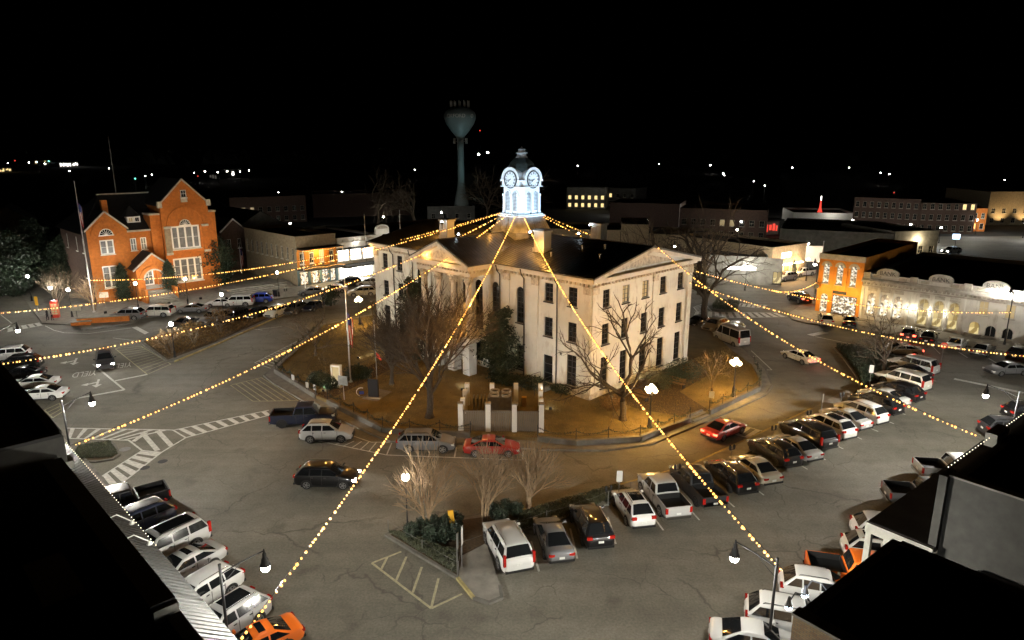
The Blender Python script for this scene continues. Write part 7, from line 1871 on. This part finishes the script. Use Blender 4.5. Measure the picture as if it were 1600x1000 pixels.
# distant lights: every lamp a mast with a head
def far_lamp(x, y, z, r, m, label, group):
    o = thing('far_lamp', label, 'lamp', (x, y, 0), 0, group)
    MB().tube([(0, 0, 0), (0, 0, z)], .12, 4).build('mast', 'iron', o); MB().ball((0, 0, z), r, 8, 5).build('lamp_head', m, o)
FW = 'tiny white lamp on a mast in the dark town beyond the square'
for k_, px in enumerate(((-531,5670.31,20), (304.16,-5672.83,20), (221.68,-5672.83,20), (-29.79,628.92,20), (448.51,-5672.83,20), (-32.65,944.01,20))): far_lamp(px[0], px[1], 20, px[1]*.0013, 'globe_white', f'bright sports-field lamp right of the water tower, {ORD[k_]} of its masts', 'sports-field lamps') if px[1] < 3000 and px[1] > 0 else None
LS = [(101.98,1645.89,9), (257.77,2264.61,9), (324.44,2012.54,9), (167.98,799.2,8), (138.55,454.86,8), (66.87,709.93,8), (129.91,373.83,8), (148.31,490.17,8), (119.37,328.2,8), (255.91,638.51,8), (307.91,638.51,8), (258.54,477.81,8), (265.69,503.19,8), (712.91,1292.34,9), (275.44,389.27,8), (-75.99,545.95,9), (-207.39,1292.34,9), (-68.57,279.31,8), (-73.99,271.39,7), (-98.17,291.39,7), (-1059.11,1810.88,9), (-356.22,617.77,8), (-1379.56,2264.61,9), (-1131.69,1810.88,9), (-233.57,444.18,8), (-240.69,466.06,8), (-644.56,1292.34,9), (-569.15,1292.34,9), (-1422.86,2264.61,9), (-885.76,1392.06,9), (-1305.09,2012.54,9), (-1349.09,2012.54,9), (-813.85,1205.92,9), (-601.53,872.25,8), (-1166.79,1645.89,9), (-600.53,834.14,8), (-229.25,503.19,8), (-233.71,531.38,8), (-217.92,516.9,8), (-222.86,546.68,8), (-206.93,531.38,8), (-211.88,562.89,8), (-346.55,546.68,8), (-533.14,799.2,8), (196.69,694.02,9)]
for i, p in enumerate(LS):
    if p[1] > 2500 or p[1] < 0: continue
    far_lamp(p[0], p[1], p[2], max(.2, p[1]*.0007*(.6+.8*rng.random())), 'globe_white', FW, 'far white lamps')
for p, m, lb in (((-1184.78,1645.89,9), 'neon_blue', 'tiny blue sign lamp at the far left skyline'), ((-1138.29,1645.89,9), 'neon_green', 'tiny green sign lamp at the far left skyline'), ((-634.52,959.9,8), 'neon_green', 'tiny green traffic lamp on the far left skyline'), ((-219.66,406.01,8), 'neon_green', 'tiny green traffic lamp above the brick hall'), ((-716.8,1010.64,8), 'neon_red', 'tiny red sign lamp at the far left skyline'), ((-200.15,444.18,8), 'neon_red', 'tiny red sign lamp above the shop row skyline'), ((-27.62,611.44,40), 'neon_red', 'tiny red beacon right of the water tower'), ((151.66,275.2,8), 'neon_red', 'tiny red lamp above the old block'), ((-620.16,913.98,8), 'neon_blue', 'tiny blue lamp among the far left shops')):
    if 0 < p[1] < 2500: far_lamp(p[0], p[1], p[2], p[1]*.0009, m, lb, None)
def far_shop(p, q, h, m, label):
    a = math.atan2(q[1]-p[1], q[0]-p[0]); L_ = math.dist(p, q); o = thing('far_shop', label, 'building', (p[0], p[1], 0), a)
    MB().box(0, L_, 0, 25, 0, h).build('wall', 'stucco', o); MB().box(-1, L_+1, -1, 26, h, h+.6).build('roof', 'roof_black', o)
    n = max(2, int(L_/9))
    rg_ = random.Random(int(p[0]))
    for i in range(n*2):
        if rg_.random() < .25: continue
        MB().box(L_*(i+.1)/n/2, L_*(i+rg_.uniform(.35, .85))/n/2, -.3, -.05, .8+rg_.random()*h*.3, h*rg_.uniform(.5, .85)).build('window', m, o)
far_shop((-608.33,938.98), (-624.16,1006.5), 7, 'pane_white', 'white glowing store front on the far left hill')
far_shop((-773.3,1128.03), (-742.36,1128.03), 7, 'pane_warm', 'dim warm store left of the white store on the far hill')
far_shop((-1020.75,1411.61), (-940.23,1344.09), 7, 'neon_orange', 'orange glowing store at the far left edge of town')
far_shop((-542.66,739.98), (-559.92,781.44), 5, 'pane_warm', 'dim store at the left edge behind dark trees')
far_shop((-244.34,584.51), (-236.47,610.2), 8, 'pane_white', 'white glowing store far behind the shop row')
far_shop((-248.3,572.45), (-239.88,572.45), 5, 'pane_dimcool', 'dim store left of the white store far behind the shop row')
far_shop((75.42,203.78), (80.02,205.35), 4.0, 'neon_red', 'shop with red neon band beyond the bare trees')
tr = thing('lit_tree_tower', 'slim red and white lit tower above the filling station', 'tower', (104.64,234.04), 0); MB().lathe([(.9, 4), (.4, 5.4), (.2, 8), (.05, 8.8)], 8).build('lit_cone', 'neon_red', tr); MB().lathe([(.2, 8), (.18, 9.4)], 6).build('lit_tip', 'pane_white', tr); MB().lathe([(.3, 0), (.3, 4)], 6).build('mast', 'steel_grey', tr)
for p, lb, a in (((98.42,154.84), 'car with headlights waiting on the far side street', 200), ((107.82,166.63), 'second car on the far side street behind the first', 200)): car('suv', p[0], p[1], a, 'silver', lb, 'cars on the far side street', 'h')
for p, lb in (((116.17,185.33), 'street lamp at the far side street shops'), ((139.27,205.35), 'street lamp beside the orange doorway of the side street'), ((146.93,196.28), 'street lamp at the right edge of the far side street'), ((95.03,164.55), 'street lamp by the pale shop doorway on the side street')): post_lamp((p[0], p[1], .02), lb, 900)
sg_ = thing('lit_sign', 'white-blue lit sign box over the far side street shops', 'sign', (111.32,170.96), R(-10)); MB().box(-.8, .8, -.1, .1, 3.0, 4.2).build('face', 'neon_blue', sg_); MB().lathe([(.08, 0), (.08, 3)], 6).build('post', 'steel_grey', sg_)
# street lamps added to brighten the dark blocks behind
for i, (p, lb) in enumerate((((19.33,196.28), 'lamp behind the courthouse roof near the low wall'), ((40.4,205.35), 'lamp behind the courthouse gable near the tan shop'), ((59.07,230.04), 'lamp before the wide dark two-storey block'), ((59.35,180.29), 'lamp at the right end of the wide dark block'), ((66.61,153.03), 'lamp in the lane behind the long pale store'), ((101.95,205.35), 'lamp before the dark old block with sash windows'), ((112.55,193.42), 'lamp between the two dark blocks near the side street'), ((39.17,271.74), 'lamp in the yard before the dim apartments'),
        ((-40.28,215.27), 'lamp in the lane behind the bright shop'), ((-63.52,196.28), 'lamp in the lane behind the dark gabled hall'), ((-80.3,211.86), 'lamp before the block with three dim windows'), ((-23.63,230.04), 'lamp beside the small building near the water tower'), ((90.7,256.29), 'lamp in the far street beyond the bare trees'))):
    post_lamp((p[0], p[1], .02), 'added white globe ' + lb, 260)
